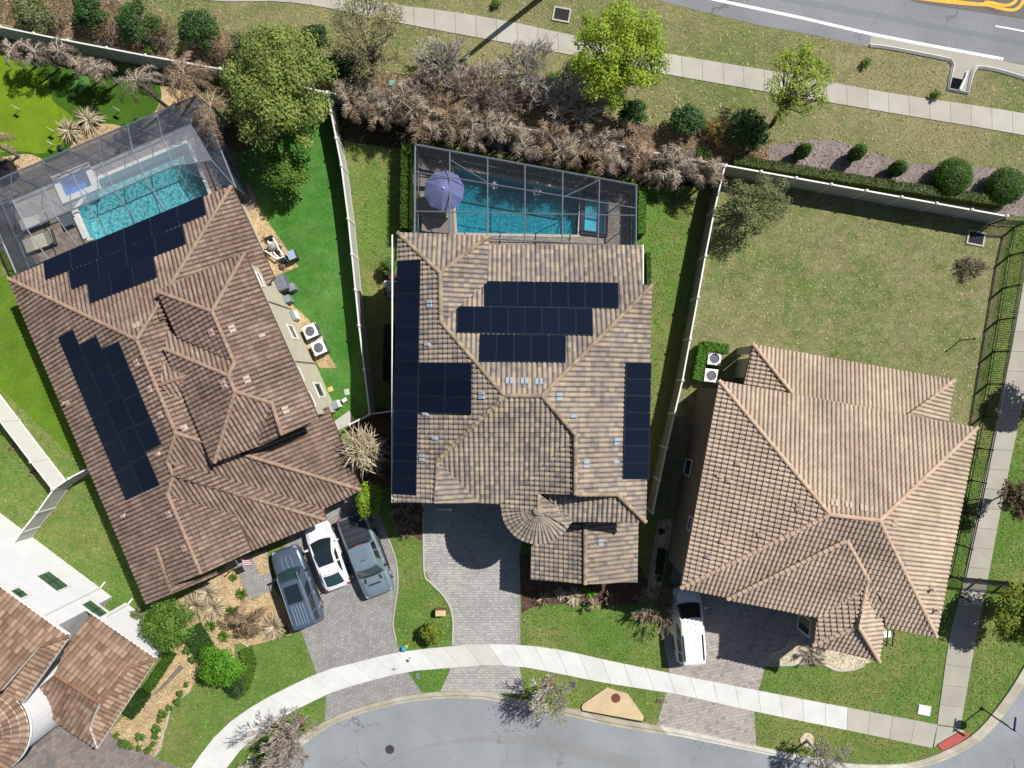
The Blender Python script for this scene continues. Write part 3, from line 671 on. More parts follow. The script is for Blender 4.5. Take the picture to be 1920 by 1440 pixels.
        def slab(mb, a, b, c, d, o0, o1): mb.rings([[W(a, c, o), W(b, c, o), W(b, d, o), W(a, d, o)] for o in (o0, o1)])
        mb = MB()
        slab(mb, u0-fr, u0, z0-fr, z1+fr, -.02, .05); slab(mb, u1, u1+fr, z0-fr, z1+fr, -.02, .05)
        slab(mb, u0, u1, z1, z1+fr, -.02, .05); slab(mb, u0, u1, z0-fr, z0, -.02, .07)
        w_ = mb.build('window', frame or WHITE, s.root)
        mb = MB(); slab(mb, u0, u1, z0, z1, -.01, .012); mb.build('pane', pane or M_GLASS, w_)
        mb = MB()
        for i in range(1, grid[0]): u = u0+(u1-u0)*i/grid[0]; slab(mb, u-.025, u+.025, z0, z1, .013, .03)
        for i in range(1, grid[1]): z = z0+(z1-z0)*i/grid[1]; slab(mb, u0, u1, z-.025, z+.025, .0135, .028)
        if mb.v: mb.build('muntin', BLK, w_)
        return w_
M_PV = NM('dark solar cells'); M_PV.col(M_PV.ramp(M_PV.attr(), [(0, (.004, .0068, .016, 1)), (1, (.0055, .009, .020, 1))])); M_PV.b.inputs['Roughness'].default_value = .18; M_PV.b.inputs['Specular IOR Level'].default_value = .2; M_PV = M_PV.m
M_PVFRAME = plain('solar panel frame', (.028, .035, .05), .4, .4)
M_VENT = plain('pale blue vent', srgb(172, 184, 196, .62), .5)
M_VENT1 = plain('pinkish vent', srgb(200, 174, 158, .66), .6)
M_GLASS = glass_mat('dark window glass', (.02, .028, .035), .04)
M_STUCCO = tint_mat('cream stucco', [(0, srgb(214, 206, 182, .66)), (1, srgb(222, 214, 192, .66))], .9, .2, 1.2)
M_STUCCOG = tint_mat('taupe stucco', [(0, srgb(146, 138, 124, .58)), (1, srgb(154, 145, 130, .58))], .9, .2, 1.2)
M_STUCCOW = tint_mat('white stucco', [(0, (.64, .64, .655, 1)), (1, (.67, .67, .685, 1))], .9, .12, 1.0)
DIRT_SHADE = srgb(48, 38, 32, .7)  # groove tone, dirt and painted shade together
M_ROOF2 = tint_mat('tan blend roof tile', [(0, srgb(142, 134, 130, .70)), (.2, srgb(160, 149, 141, .70)), (.45, srgb(174, 160, 146, .70)), (.75, srgb(184, 168, 150, .70)), (1, srgb(196, 177, 151, .70))], .85, .25, 2.5, grime_shade=DIRT_SHADE, grime_shade_amt=.62)
M_ROOF1 = tint_mat('brown roof tile', [(0, srgb(153, 130, 114, .67)), (.5, srgb(169, 144, 128, .67)), (1, srgb(182, 157, 140, .67))], .85, .5, 1.6, grime_shade=srgb(52, 44, 42, .6), grime_shade_amt=.95)
M_ROOF3 = tint_mat('pinkish tan roof tile', [(0, srgb(206, 183, 160, .70)), (.5, srgb(213, 191, 168, .70)), (1, srgb(218, 197, 176, .70))], .85, .2, 2.2, grime_shade=DIRT_SHADE, grime_shade_amt=.7)
M_ROOF4 = tint_mat('brown blend roof tile', [(0, srgb(146, 118, 98, .64)), (.5, srgb(174, 144, 122, .64)), (1, srgb(198, 168, 144, .64))], .85, .3, 2.0, grime_shade=DIRT_SHADE, grime_shade_amt=.5)
M_CAP2 = tint_mat('tan ridge tile', [(0, srgb(150, 132, 112, .62)), (1, srgb(196, 174, 142, .62))], .85, .35, 3)
M_CAP1 = tint_mat('brown ridge tile', [(0, srgb(168, 140, 120, .64)), (1, srgb(188, 158, 136, .64))], .85, .3, 2)
M_CAP3 = tint_mat('peach ridge tile', [(0, srgb(206, 176, 150, .68)), (1, srgb(222, 194, 168, .68))], .85, .3, 2)
M_CAP4 = tint_mat('brown ridge tile row', [(0, srgb(140, 108, 86, .6)), (1, srgb(170, 132, 106, .6))], .85, .3, 2)
M_FASCIA2 = plain('brown fascia', srgb(150, 128, 104, .6), .8)
M_FASCIA1 = plain('dark brown fascia', srgb(110, 84, 68, .6), .8)
M_FASCIA3 = plain('tan fascia', srgb(170, 140, 112, .6), .8)
M_FASCIAW = plain('white fascia', (.66, .65, .63), .7)

# ---------------------------------------------------------------- middle house
h2 = House('two_storey_house', 'two storey house with mixed tan and grey tiles and a small rounded turret roof', P(970, 720), M_ROOF2, M_CAP2, M_STUCCOG, M_FASCIA2)
W_, E_, N_, S_ = (-1, .02), (1, .02), (.04, -1), (0, 1)
k2 = dict(rib=.285, crs=.285, amp=.08)
h2.plane('N', (0, -1), (1222, 535), 6.0, [(1204, 460), (1204, 534), (1222, 535), (1017, 742), (945, 742), (827, 604), (911, 530), (913, 459)], **k2)
h2.plane('W', (-1, .012), (738, 942), 6.0, [(746, 436), (825, 512), (826, 604), (947, 742), (821, 863), (815, 943), (737, 942)], thru=((946, 742), 'N'), **k2)
h2.plane('WN', (0, -1), (746, 436), 6.0, [(746, 436), (917, 442), (825, 513)], **k2)
h2.plane('WE', (1, 0), (917, 442), 6.0, [(917, 442), (913, 531), (827, 604), (825, 512)], **k2)
h2.plane('S', (0, 1), (900, 943), 6.0, [(947, 742), (1015, 741), (1079, 815), (938, 945), (898, 943), (821, 863)], thru=((980, 742), 'N'), **k2)
h2.plane('SE', (1, 0), (821, 863), None, [(821, 863), (900, 943), (814, 943)], ref='W', **k2)
h2.plane('E', (1, .012), (1222, 535), 6.0, [(1222, 535), (1211, 978), (1157, 927), (1079, 927), (1079, 815), (1016, 741)], thru=((1017, 742), 'N'), **k2)
h2.plane('SW', (-1, 0), (938, 945), 6.0, [(1079, 815), (1079, 927), (1010, 925), (1009, 957), (940, 957), (938, 945)], **k2)
h2.plane('TE', (1, 0), (1009, 925), None, [(1009, 924), (1077, 977), (1060, 985), (1009, 957)], ref='SW', **k2)
h2.plane('S2', (0, 1), (1210, 978), 6.0, [(1017, 926), (1079, 927), (1157, 927), (1211, 978), (1195, 980), (1075, 978)], **k2)
h2.plane('LW', (-1, 0), (995, 1086), 3.1, [(995, 1086), (1097, 1095), (1097, 972), (997, 972)], **k2)
h2.plane('LE', (1, 0), (1195, 1088), 3.1, [(1097, 1095), (1097, 972), (1197, 972), (1195, 1091)], **k2)
h2.plane('gutterless', (0, -1), (1222, 535), 6.0)
for a, b, k in (((825, 512), (746, 437), 'W'), ((825, 512), (916, 443), 'WN'), ((825, 512), (827, 604), 'W'), ((827, 604), (946, 742), 'W'), ((946, 742), (1016, 742), 'N'),
                ((1016, 742), (1222, 535), 'E'), ((946, 743), (821, 863), 'W'), ((821, 863), (815, 942), 'W'), ((1016, 742), (1079, 815), 'E'), ((1079, 815), (1079, 927), 'E'),
                ((1079, 927), (1157, 927), 'E'), ((1157, 927), (1210, 978), 'E'), ((1010, 925), (1009, 957), 'SW'), ((1097, 980), (1097, 1095), 'LE')): h2.ridge(a, b, k)
# turret: half cone of tapering tile ribs
ap = h2.pl['SW'].hit(1009, 957); R0 = 2.12; hz = 6.0; NR = 26
for i in range(NR):
    a0, a1 = math.radians(180+i*196/NR), math.radians(180+(i+1)*196/NR)
    t0 = rnd.random()
    for j in range(7):
        r0, r1 = R0*(j/7*.9+.1), R0*((j+1)/7*.9+.1); tt = rnd.random()
        for k in range(6):
            f0, f1 = k/6, (k+1)/6
            def Q(f, r, v):
                a = a0+(a1-a0)*f; w = r*(a1-a0); hgt = min(.09, .32*w)*math.sin(math.pi*f)**.7
                return (ap.x+r*math.cos(a), ap.y+r*math.sin(a), ap.z-(ap.z-hz)*r/R0+hgt+.045*v)
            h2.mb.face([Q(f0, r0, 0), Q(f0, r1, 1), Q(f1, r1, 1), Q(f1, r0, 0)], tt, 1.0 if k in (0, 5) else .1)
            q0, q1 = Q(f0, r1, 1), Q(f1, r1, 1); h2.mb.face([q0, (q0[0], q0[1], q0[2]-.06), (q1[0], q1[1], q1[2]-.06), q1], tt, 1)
cone = [(ap.x+R0*math.cos(math.radians(180+i*196/24)), ap.y+R0*math.sin(math.radians(180+i*196/24))) for i in range(25)]
h2.deck.rings([[Vector((x, y, hz-.16)) for x, y in cone], [Vector((x, y, hz-.02)) for x, y in cone]], True)
h2.deck.rings([[Vector((x, y, hz-.02)) for x, y in cone], [Vector((ap.x+(x-ap.x)*.05, ap.y+(y-ap.y)*.05, ap.z-.05)) for x, y in cone]], True)
h2.finish_roof()
mb = MB(); mb.rings([[Vector((ap.x+r*math.cos(a), ap.y+r*math.sin(a), ap.z+z)) for a in [math.radians(150+k*20) for k in range(13)]] for r, z in ((.32, -.02), (.28, .06), (.02, .16))]); mb.build('turret_cap', plain('tan mortar', srgb(176, 164, 146, .62), .9), h2.roof)
h2.walls([(905, 452), (1204, 460), (1204, 560), (905, 560)], 5.0, .45, 4.75, name='rear_wall')
h2.walls([(746, 437), (917, 442), (917, 540), (1222, 535), (1211, 975), (1075, 975), (1006, 975), (938, 945), (738, 942)], 6.0, .45, 5.75)
h2.walls([(995, 960), (1197, 960), (1195, 1090), (995, 1086)], 3.1, .45, 3.0)
mb = MB(); c = Vector((ap.x, ap.y)); mb.prism([(ap.x+1.65*math.cos(math.radians(a)), ap.y+1.65*math.sin(math.radians(a))) for a in range(180, 376, 15)], 0, 5.86); mb.build('turret_wall', M_STUCCOG, h2.root)
y_ = P(800, 942, 6).y+.45
mb = MB()
for i in range(4): mb.box((P(862, 942, 6).x, y_-.03, .3+i*.58), (4.9, .05, .55))
mb.build('garage_door', plain('grey garage door', srgb(120, 118, 116, .6), .6), h2.root)
h2.solar('W', [(747, 489), (791, 487), (783, 928), (737, 925)], 1, 14)
h2.solar('W', [(789, 679), (887, 680), (886, 777), (787, 773)], 2, 3)
h2.solar('N', [(908, 529), (1159, 532), (1160, 581), (908, 577)], 8, 1)
h2.solar('N', [(858, 576), (1111, 580), (1112, 631), (857, 626)], 8, 1)
h2.solar('N', [(900, 628), (1061, 630), (1061, 682), (898, 680)], 5, 1)
h2.solar('E', [(1171, 679), (1219, 680), (1214, 898), (1165, 898)], 1, 7)
for k, px, kd in (('N', (955, 715), 'box'), ('N', (983, 715), 'box'), ('N', (1010, 716), 'box'), ('W', (806, 570), 'box'), ('W', (904, 741), 'box'), ('W', (792, 858), 'box'), ('E', (1047, 744), 'box'),
                  ('E', (1155, 828), 'box'), ('E', (1098, 870), 'box'), ('LE', (1125, 1017), 'box'), ('W', (803, 646), 'hood'), ('W', (799, 776), 'hood'), ('W', (817, 821), 'hood'), ('E', (1073, 780), 'hood'), ('E', (1153, 866), 'hood')):
    h2.vent(k, px, kd)
for a, b in (((737, 440), (737, 942)), ((1204, 459), (1204, 533))):
    mb = MB()
    p, q = P(*a, 5.98 if a[0] < 1000 else 5.1), P(*b, 5.98 if a[0] < 1000 else 5.1)
    mb.tube([p+Vector((-.06 if a[0] < 1000 else .06, 0, -.05)), q+Vector((-.06 if a[0] < 1000 else .06, 0, -.05))], .05, 6)
    mb.build('rain_gutter', PIPE, h2.root)

# ---------------------------------------------------------------- left house, turned on its lot
h1 = House('rambling_house', 'plain brown tiled house with many hips and valleys and a cream side wall', P(330, 760), M_ROOF1, M_CAP1, M_STUCCO, M_FASCIA1)
w1, e1, n1, s1 = (-.92, .393), (.92, -.393), (-.393, -.92), (.393, .92)
k1 = dict(rib=.275, crs=.36, step=.05, amp=.09)
h1.plane('W', w1, (15, 523), 3.0, [(15, 523), (257, 637), (330, 812), (315, 867), (326, 891), (315, 927), (377, 1076), (324, 1098), (300, 1030), (292, 1022), (323, 1113), (275, 1132)], **k1)
h1.plane('Wg', e1, (292, 1022), None, [(292, 1022), (323, 1113), (409, 1077), (403, 1072), (324, 1098)], ref='W', **k1)
h1.plane('N', n1, (15, 523), 3.0, [(15, 523), (435, 348), (257, 637)], **k1)
h1.plane('NE', e1, (435, 348), 3.0, [(435, 348), (515, 520), (480, 560), (300, 600), (297, 575)], **k1)
h1.plane('E', e1, (257, 637), None, [(257, 637), (300, 566), (345, 630), (405, 850), (385, 830), (330, 812)], ref='W', **k1)
h1.plane('gN', n1, (301, 722), None, [(301, 722), (352, 702), (309, 662)], ref='W', **k1)
h1.plane('gS', s1, (301, 722), None, [(301, 722), (352, 702), (385, 810)], ref='W', **k1)
h1.plane('GE', e1, (677, 918), 3.0, [(460, 853), (560, 790), (614, 762), (678, 918)], **k1)
h1.plane('GS', s1, (677, 919), 3.0, [(331, 812), (385, 830), (420, 850), (460, 853), (678, 919), (606, 955), (330, 868), (320, 878), (315, 867)], thru=((328, 835), 'W'), **k1)
h1.plane('G2N', e1, (611, 975), 3.0, [(329, 866), (606, 952), (611, 975), (325, 892)], thru=((327, 880), 'W'), lift=.02, **k1)
h1.plane('G2S', s1, (611, 977), 3.0, [(325, 891), (611, 976), (470, 1034), (442, 965), (315, 927)], thru=((321, 908), 'W'), **k1)
h1.plane('G3', e1, (315, 928), None, [(315, 927), (442, 965), (472, 1033), (377, 1077)], ref='W', pitch=.36, **k1)
# upper storey
h1.plane('uN', n1, (459, 474), 6.0, [(296, 545), (459, 474), (398, 584)], **k1)
h1.plane('uE', e1, (459, 474), 6.0, [(459, 474), (598, 785), (529, 817), (510, 756), (441, 734), (428, 704), (440, 681), (398, 584)], **k1)
h1.plane('uW', w1, (296, 549), 6.0, [(296, 547), (398, 584), (436, 677), (334, 633)], thru=((398, 584), 'uE'), **k1)
h1.plane('uM', n1, (309, 652), 6.0, [(316, 618), (334, 633), (436, 677), (440, 683), (428, 705), (309, 654)], thru=((436, 690), 'uE'), **k1)
h1.plane('uV', w1, (309, 656), 6.0, [(309, 655), (428, 704), (441, 734), (403, 867), (397, 869)], thru=((428, 704), 'uE'), **k1)
h1.plane('uS', s1, (403, 867), 6.0, [(441, 734), (510, 756), (486, 822), (485, 837), (403, 867)], thru=((441, 734), 'uE'), **k1)
h1.plane('uT', w1, (510, 756), None, [(510, 756), (529, 817), (485, 838), (486, 822)], ref='uE', **k1)
for a, b, k in (((257, 637), (17, 523), 'W'), ((257, 637), (434, 350), 'N'), ((257, 637), (330, 812), 'W'), ((330, 812), (315, 867), 'W'), ((315, 867), (326, 891), 'W'), ((326, 891), (315, 927), 'W'),
                ((315, 927), (377, 1075), 'W'), ((292, 1022), (323, 1112), 'W'), ((460, 853), (676, 918), 'GE'), ((326, 891), (609, 974), 'G2S'), ((330, 812), (386, 829), 'GS'), ((301, 722), (352, 703), 'gS'),
                ((398, 584), (296, 547), 'uW'), ((398, 584), (459, 475), 'uE'), ((398, 584), (440, 681), 'uE'), ((440, 681), (428, 704), 'uE'), ((428, 704), (309, 654), 'uV'), ((428, 704), (441, 734), 'uE'),
                ((441, 734), (403, 866), 'uV'), ((441, 734), (510, 756), 'uE'), ((510, 756), (529, 816), 'uE')): h1.ridge(a, b, k)
h1.finish_roof()
h1.walls([(459, 474), (598, 785), (529, 817), (485, 838), (403, 867), (309, 656), (318, 630), (296, 547)], 6.0, .42, 5.7, name='upper_wall')
wl, wq = h1.walls([(15, 523), (435, 348), (470, 430), (585, 795), (620, 800), (678, 918), (608, 955), (611, 976), (470, 1034), (377, 1077), (323, 1113), (275, 1132)], 3.0, .45, 2.95)
mb = MB(); e0, e9 = P(459, 474, 6), P(598, 785, 6); dn = (e9-e0).normalized(); on = Vector((-dn.y, dn.x, 0)); on = on if on.x > 0 else -on
ws = e0-on*.32+dn*.35; we = e9-on*.32-dn*.35
mb.prism([(ws.x, ws.y), (we.x, we.y), (we-on*.1).xy[:], (ws-on*.1).xy[:]] if False else [(ws.x, ws.y), (we.x, we.y), (we.x-on.x*.3, we.y-on.y*.3), (ws.x-on.x*.3, ws.y-on.y*.3)], 0, 5.66); mb.build('side_wall', M_STUCCO, h1.root)
WL1 = (Vector((ws.x, ws.y, 0)), on)
h1.window(WL1, [(541, 613), (548, 612), (556, 632), (549, 634)], grid=(1, 1), fr=.14)
h1.window(WL1, [(590, 721), (600, 720), (607, 741), (598, 744)], grid=(1, 3), fr=.14)
h1.window(WL1, [(557, 690), (559, 689), (569, 713), (567, 714)], grid=(1, 2), fr=.12)
h1.window(WL1, [(578, 738), (581, 737), (590, 760), (587, 761)], grid=(1, 2), fr=.12)
h1.window(WL1, [(482, 515), (485, 513), (493, 535), (491, 536)], grid=(1, 2), fr=.12)
for px in ((547, 580), (589, 683)):
    b_ = P(*px); t_ = (b_-WL1[0]).dot(dn); c = WL1[0]+dn*t_+on*.05
    mb = MB(); mb.tube([(c.x, c.y, .05), (c.x, c.y, 4.6)], .045, 6); mb.build('downspout', plain('tan downspout', srgb(176, 164, 140, .6), .6), h1.root)
h1.solar('N', [(84, 493), (383, 369), (389, 405), (88, 527)], 6, 1)
h1.solar('N', [(131, 511), (345, 424), (351, 459), (137, 545)], 4, 1)
h1.solar('N', [(167, 533.5), (291, 483.5), (297, 522), (172, 571)], 3, 1)
h1.solar('W', [(113, 632), (140, 617), (272, 922), (240, 937)], 1, 6)
h1.solar('W', [(153, 646), (184, 629), (303, 908), (272, 922)], 1, 5)
h1.solar('W', [(194, 653), (226, 639), (306, 832), (277, 847)], 1, 4)
for k, px, kd in (('N', (257, 611), 'box'), ('uW', (398, 624), 'box'), ('uE', (435, 617), 'box'), ('uV', (421, 720), 'box'), ('uE', (463, 712), 'box'), ('uE', (535, 769), 'box'), ('W', (258, 681), 'box'), ('W', (282, 730), 'box'),
                  ('W', (302, 778), 'box'), ('W', (347, 1027), 'box'), ('W', (318, 964), 'box'), ('uE', (490, 630), 'hood'), ('W', (128, 755), 'pipe'), ('W', (298, 851), 'hood'), ('W', (233, 967), 'hood'), ('E', (346, 802), 'pipe')): h1.vent(k, px, kd, M_VENT1)
gs = (P(606, 955, 3)-P(470, 1034, 3)).normalized()
for i, (f, L) in enumerate(((.22, 4.4), (.72, 2.6))):
    a, b = P(470, 1034, 3)+Vector((0, 0, -3)), P(640, 958, 3)+Vector((0, 0, -3))
    c = a.lerp(b, f); nn = Vector((gs.y, -gs.x, 0)); c = c-nn*.40
    mb = MB()
    for k in range(4): mb.box((c.x, c.y, .3+k*.56), (L, .06, .53), math.atan2(gs.y, gs.x))
    mb.build('garage_door', plain('brown garage door', srgb(120, 96, 80, .6), .6), h1.root)

# ---------------------------------------------------------------- right house
h3 = House('hip_roofed_house', 'pinkish tan hip roofed house without solar panels on the bare corner lot', P(1540, 960), M_ROOF3, M_CAP3, M_STUCCOG, M_FASCIA3)
w3, e3, n3, s3 = (-.982, -.187), (.982, .187), (.187, -.982), (-.187, .982)
k3 = dict(rib=.265, crs=.315, amp=.085)
h3.plane('rN', n3, (1413, 645), 3.1, [(1412, 645), (1789, 712), (1703, 779), (1486, 738)], **k3)
h3.plane('rW', w3, (1413, 645), 3.1, [(1412, 645), (1487, 738), (1394, 722)], **k3)
h3.plane('rE', e3, (1788, 712), 3.1, [(1789, 712), (1777, 790), (1700, 777)], **k3)
h3.plane('N', n3, (1348, 713), 6.0, [(1348, 713), (1831, 801), (1648, 976), (1556, 965)], **k3)
h3.plane('W', w3, (1348, 713), 6.0, [(1348, 713), (1556, 965), (1276, 1103)], thru=((1556, 965), 'N'), **k3)
h3.plane('E', e3, (1831, 801), 6.0, [(1831, 801), (1755, 1194), (1648, 976)], thru=((1648, 976), 'N'), **k3)
h3.plane('S', s3, (1276, 1103), 6.0, [(1276, 1103), (1556, 965), (1648, 976), (1755, 1194), (1660, 1177), (1650, 1120), (1590, 1040), (1440, 1120), (1363, 1121)], thru=((1600, 970), 'N'), **k3)
h3.plane('S2', s3, (1363, 1124), 6.15, [(1363, 1124), (1587, 1013), (1630, 1088), (1660, 1150), (1640, 1165), (1520, 1156)], lift=.03, **k3)
h3.plane('fW', (-.99, .1), (1525, 1209), 6.0, [(1535, 1131), (1627, 1086), (1609, 1174), (1525, 1209)], **k3)
h3.plane('fE', (.99, .12), (1647, 1240), 6.0, [(1627, 1086), (1660, 1147), (1655, 1195), (1648, 1241), (1609, 1174)], thru=((1618, 1130), 'fW'), **k3)
h3.plane('fS', (-.21, .978), (1525, 1210), 6.0, [(1525, 1210), (1609, 1173), (1648, 1241)], thru=((1609, 1174), 'fW'), **k3)
for a, b, k in (((1486, 738), (1412, 646), 'rN'), ((1703, 779), (1788, 713), 'rN'), ((1556, 965), (1348, 714), 'N'), ((1556, 965), (1648, 976), 'N'), ((1648, 976), (1831, 802), 'N'), ((1648, 976), (1755, 1193), 'E'),
                ((1556, 965), (1277, 1102), 'W'), ((1587, 1013), (1364, 1123), 'S2'), ((1587, 1013), (1627, 1087), 'S2'), ((1627, 1087), (1609, 1174), 'fW'), ((1609, 1174), (1525, 1209), 'fW'), ((1609, 1174), (1648, 1240), 'fE')): h3.ridge(a, b, k)
h3.finish_roof()
h3.walls([(1348, 713), (1831, 801), (1755, 1194), (1655, 1176), (1530, 1155), (1276, 1103)], 6.0, .42, 5.75, name='main_wall')
h3.walls([(1535, 1110), (1655, 1130), (1648, 1240), (1525, 1209)], 6.0, .30, 5.75, name='bay_wall')
h3.walls([(1405, 690), (1777, 760), (1788, 714), (1480, 660), (1416, 648)][::-1] if False else [(1440, 655), (1788, 716), (1776, 790), (1425, 727)], 3.1, .4, 3.0, name='rear_wall')
A3 = P(1348, 713, 6); B3 = P(1276, 1103, 6); d3 = Vector((B3.x-A3.x, B3.y-A3.y, 0)).normalized(); o3 = Vector((d3.y, -d3.x, 0)); o3 = o3 if o3.x < 0 else -o3
WL3 = (Vector((A3.x, A3.y, 0))-o3*.42, o3)
h3.window(WL3, [(1287, 862), (1298, 864), (1293, 890), (1283, 888)], grid=(1, 2))
h3.window(WL3, [(1294, 970), (1299, 971), (1293, 993), (1290, 992)], grid=(1, 2))
# lanai post and return wall at the rear corner
for (x, y, w, l) in ((1409, 655, .42, .42), (1408, 690, .42, 1.25)):
    c = foot(x, y, 3.1)+Vector((.25, 0, 0)); mb = MB(); mb.box((c.x, c.y, 1.4), (w, l, 2.8), math.radians(-10.8)); mb.build('porch_post', M_STUCCO, h3.root)
Af = P(1535, 1131, 6); Bf = P(1525, 1209, 6); df = Vector((Bf.x-Af.x, Bf.y-Af.y, 0)).normalized(); of = Vector((df.y, -df.x, 0)); of = of if of.x < 0 else -of
WLf = (Vector((Af.x, Af.y, 0))-of*.30, of)
h3.window(WLf, [(1500, 1157), (1522, 1158), (1518, 1186), (1496, 1182)], grid=(1, 2))
for k, px, kd in (('N', (1563, 943), 'box'), ('N', (1590, 947), 'box'), ('N', (1618, 953), 'box'), ('W', (1498, 952), 'box'), ('E', (1675, 980), 'box'), ('W', (1385, 870), 'hood'), ('W', (1368, 902), 'hood'), ('W', (1350, 893), 'hood'), ('W', (1427, 1004), 'hood'),
                  ('W', (1356, 1016), 'hood'), ('W', (1331, 1045), 'hood'), ('E', (1697, 1055), 'hood'), ('E', (1743, 1104), 'pipe'), ('E', (1751, 1142), 'pipe')): h3.vent(k, px, kd, M_VENT1)
s3v = P(1363, 1124, 6); e3v = P(1520, 1156, 6); dd = (e3v-s3v).normalized(); nn = Vector((dd.y, -dd.x, 0)); nn = nn if nn.y < 0 else -nn
mb = MB(); c = s3v.lerp(e3v, .42)-nn*.40
for k in range(4): mb.box((c.x, c.y, .3+k*.58), (4.9, .06, .55), math.atan2(dd.y, dd.x))
mb.build('garage_door', plain('taupe garage door', srgb(146, 130, 112, .6), .6), h3.root)

# ---------------------------------------------------------------- white house, lower left
h4 = House('white_house', 'tall white house with a round tower, only partly in view at the lower left corner', P(60, 1260), M_ROOF4, M_CAP4, M_STUCCOW, M_FASCIAW)
dw = Vector((.80, .60)); n4 = (.60, -.80); e4 = (.80, .60)
k4 = dict(rib=.30, crs=.42)
h4.plane('U', n4, (129, 1191), 6.3, [(-260, 912), (129, 1191), (75, 1211), (4, 1294), (-200, 1420)], pitch=.36, **k4)
h4.plane('UE', e4, (129, 1191), 6.3, [(131, 1193), (43, 1319), (5, 1293), (75, 1211)], pitch=.36, **k4)
h4.plane('L', n4, (172, 1151), 3.4, [(172, 1151), (293, 1234), (242, 1251), (187, 1318), (103, 1264), (128, 1205)], pitch=.36, **k4)
h4.plane('LE', e4, (293, 1234), 3.4, [(294, 1235), (182, 1404), (169, 1364), (189, 1318), (242, 1251)], pitch=.36, **k4)
h4.plane('LS', (-.60, .80), (187, 1318), None, [(103, 1264), (187, 1318), (168, 1365), (182, 1404), (100, 1350), (60, 1300)], ref='L', pitch=.36, **k4)
h4.ridge((129, 1192), (75, 1211), 'U'); h4.ridge((103, 1264), (187, 1318), 'L'); h4.ridge((293, 1235), (242, 1251), 'L'); h4.ridge((242, 1251), (188, 1318), 'L'); h4.ridge((168, 1365), (182, 1403), 'LE')
tc = P(-28, 1368, 6.0); TR = 2.65
for i in range(40):
    a0, a1 = 2*math.pi*i/40, 2*math.pi*(i+1)/40
    for j in range(7):
        r0, r1 = TR*(j/7), TR*(j+1)/7; tt = rnd.random()
        for k in range(4):
            def Q(f, r, v):
                a = a0+(a1-a0)*f; return (tc.x+r*math.cos(a), tc.y+r*math.sin(a), 7.3-1.2*r/TR+min(.08, .3*r*(a1-a0))*math.sin(math.pi*f)**.7+.04*v)
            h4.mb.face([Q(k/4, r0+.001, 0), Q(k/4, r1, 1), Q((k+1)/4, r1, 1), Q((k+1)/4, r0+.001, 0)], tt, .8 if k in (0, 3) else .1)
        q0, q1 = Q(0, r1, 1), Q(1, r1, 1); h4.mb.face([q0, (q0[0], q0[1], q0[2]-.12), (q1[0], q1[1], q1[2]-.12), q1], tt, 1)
h4.deck.lathe((tc.x, tc.y, 6.0), [(TR-.25, -.2), (TR+.04, -.12), (TR+.02, .0), (.3, 1.0)], 40)
h4.finish_roof()
A4 = P(129, 1191, 6.3); U4 = Vector((-.80, .60, 0)); nrm4 = Vector((.60, .80, 0)); R4 = Vector((.80, -.60, 0))
a = A4-nrm4*.35-R4*1.05; W4 = [a, a+U4*16, a+U4*16-nrm4*9, a+Vector((0, 0, 0))-nrm4*4.6]
mb = MB(); mb.prism([(p.x, p.y) for p in W4], 0, 6.05); mb.build('upper_wall', M_STUCCOW, h4.root)
B4 = P(293, 1234, 3.4); C4 = P(182, 1404, 3.4); b = B4-nrm4*.33-R4*.45
ee = (C4-B4); ee.z = 0
mb = MB(); wq = [b, b+U4*4.0, b+U4*4.0-nrm4*4.6, b-nrm4*(ee.length-1.3)]
mb.prism([(p.x, p.y) for p in wq], 0, 2.95); mb.build('lower_wall', M_STUCCOW, h4.root)
mb = MB(); mb.lathe((tc.x, tc.y, 0), [(TR-.28, 0), (TR-.28, 6.0)], 40); mb.build('tower_wall', M_STUCCOW, h4.root)
M_GREENREFL = glass_mat('green reflection glass', (.045, .105, .06), .08)  # dark green reflection put into the pane colour
WL4 = (Vector((a.x, a.y, 0)), nrm4)
h4.window(WL4, [(68, 1081), (92, 1073), (130, 1098), (107, 1109)], M_GREENREFL, (2, 2), .12)
h4.window(WL4, [(13, 1112), (35, 1103), (54, 1115), (35, 1124)], M_GREENREFL, (2, 2), .12)
WL4b = (Vector((b.x, b.y, 0)), nrm4)
h4.window(WL4, [(150, 1137), (168, 1127), (208, 1151), (194, 1161)], M_GREENREFL, (2, 2), .12)
for px, wp, dh in (((187, 1105), a, 5.9), ((237, 1138), b, 2.75)):
    t_ = (P(*px)-Vector((wp.x, wp.y, 0))).dot(U4); c = Vector((wp.x, wp.y, 0))+U4*t_+nrm4*.08
    mb = MB(); mb.tube([c+nrm4*.45+Vector((0, 0, .05)), c+Vector((0, 0, .12)), c+Vector((0, 0, dh))], .06, 6); mb.build('downspout', WHITE, h4.root)
th = math.radians(20)
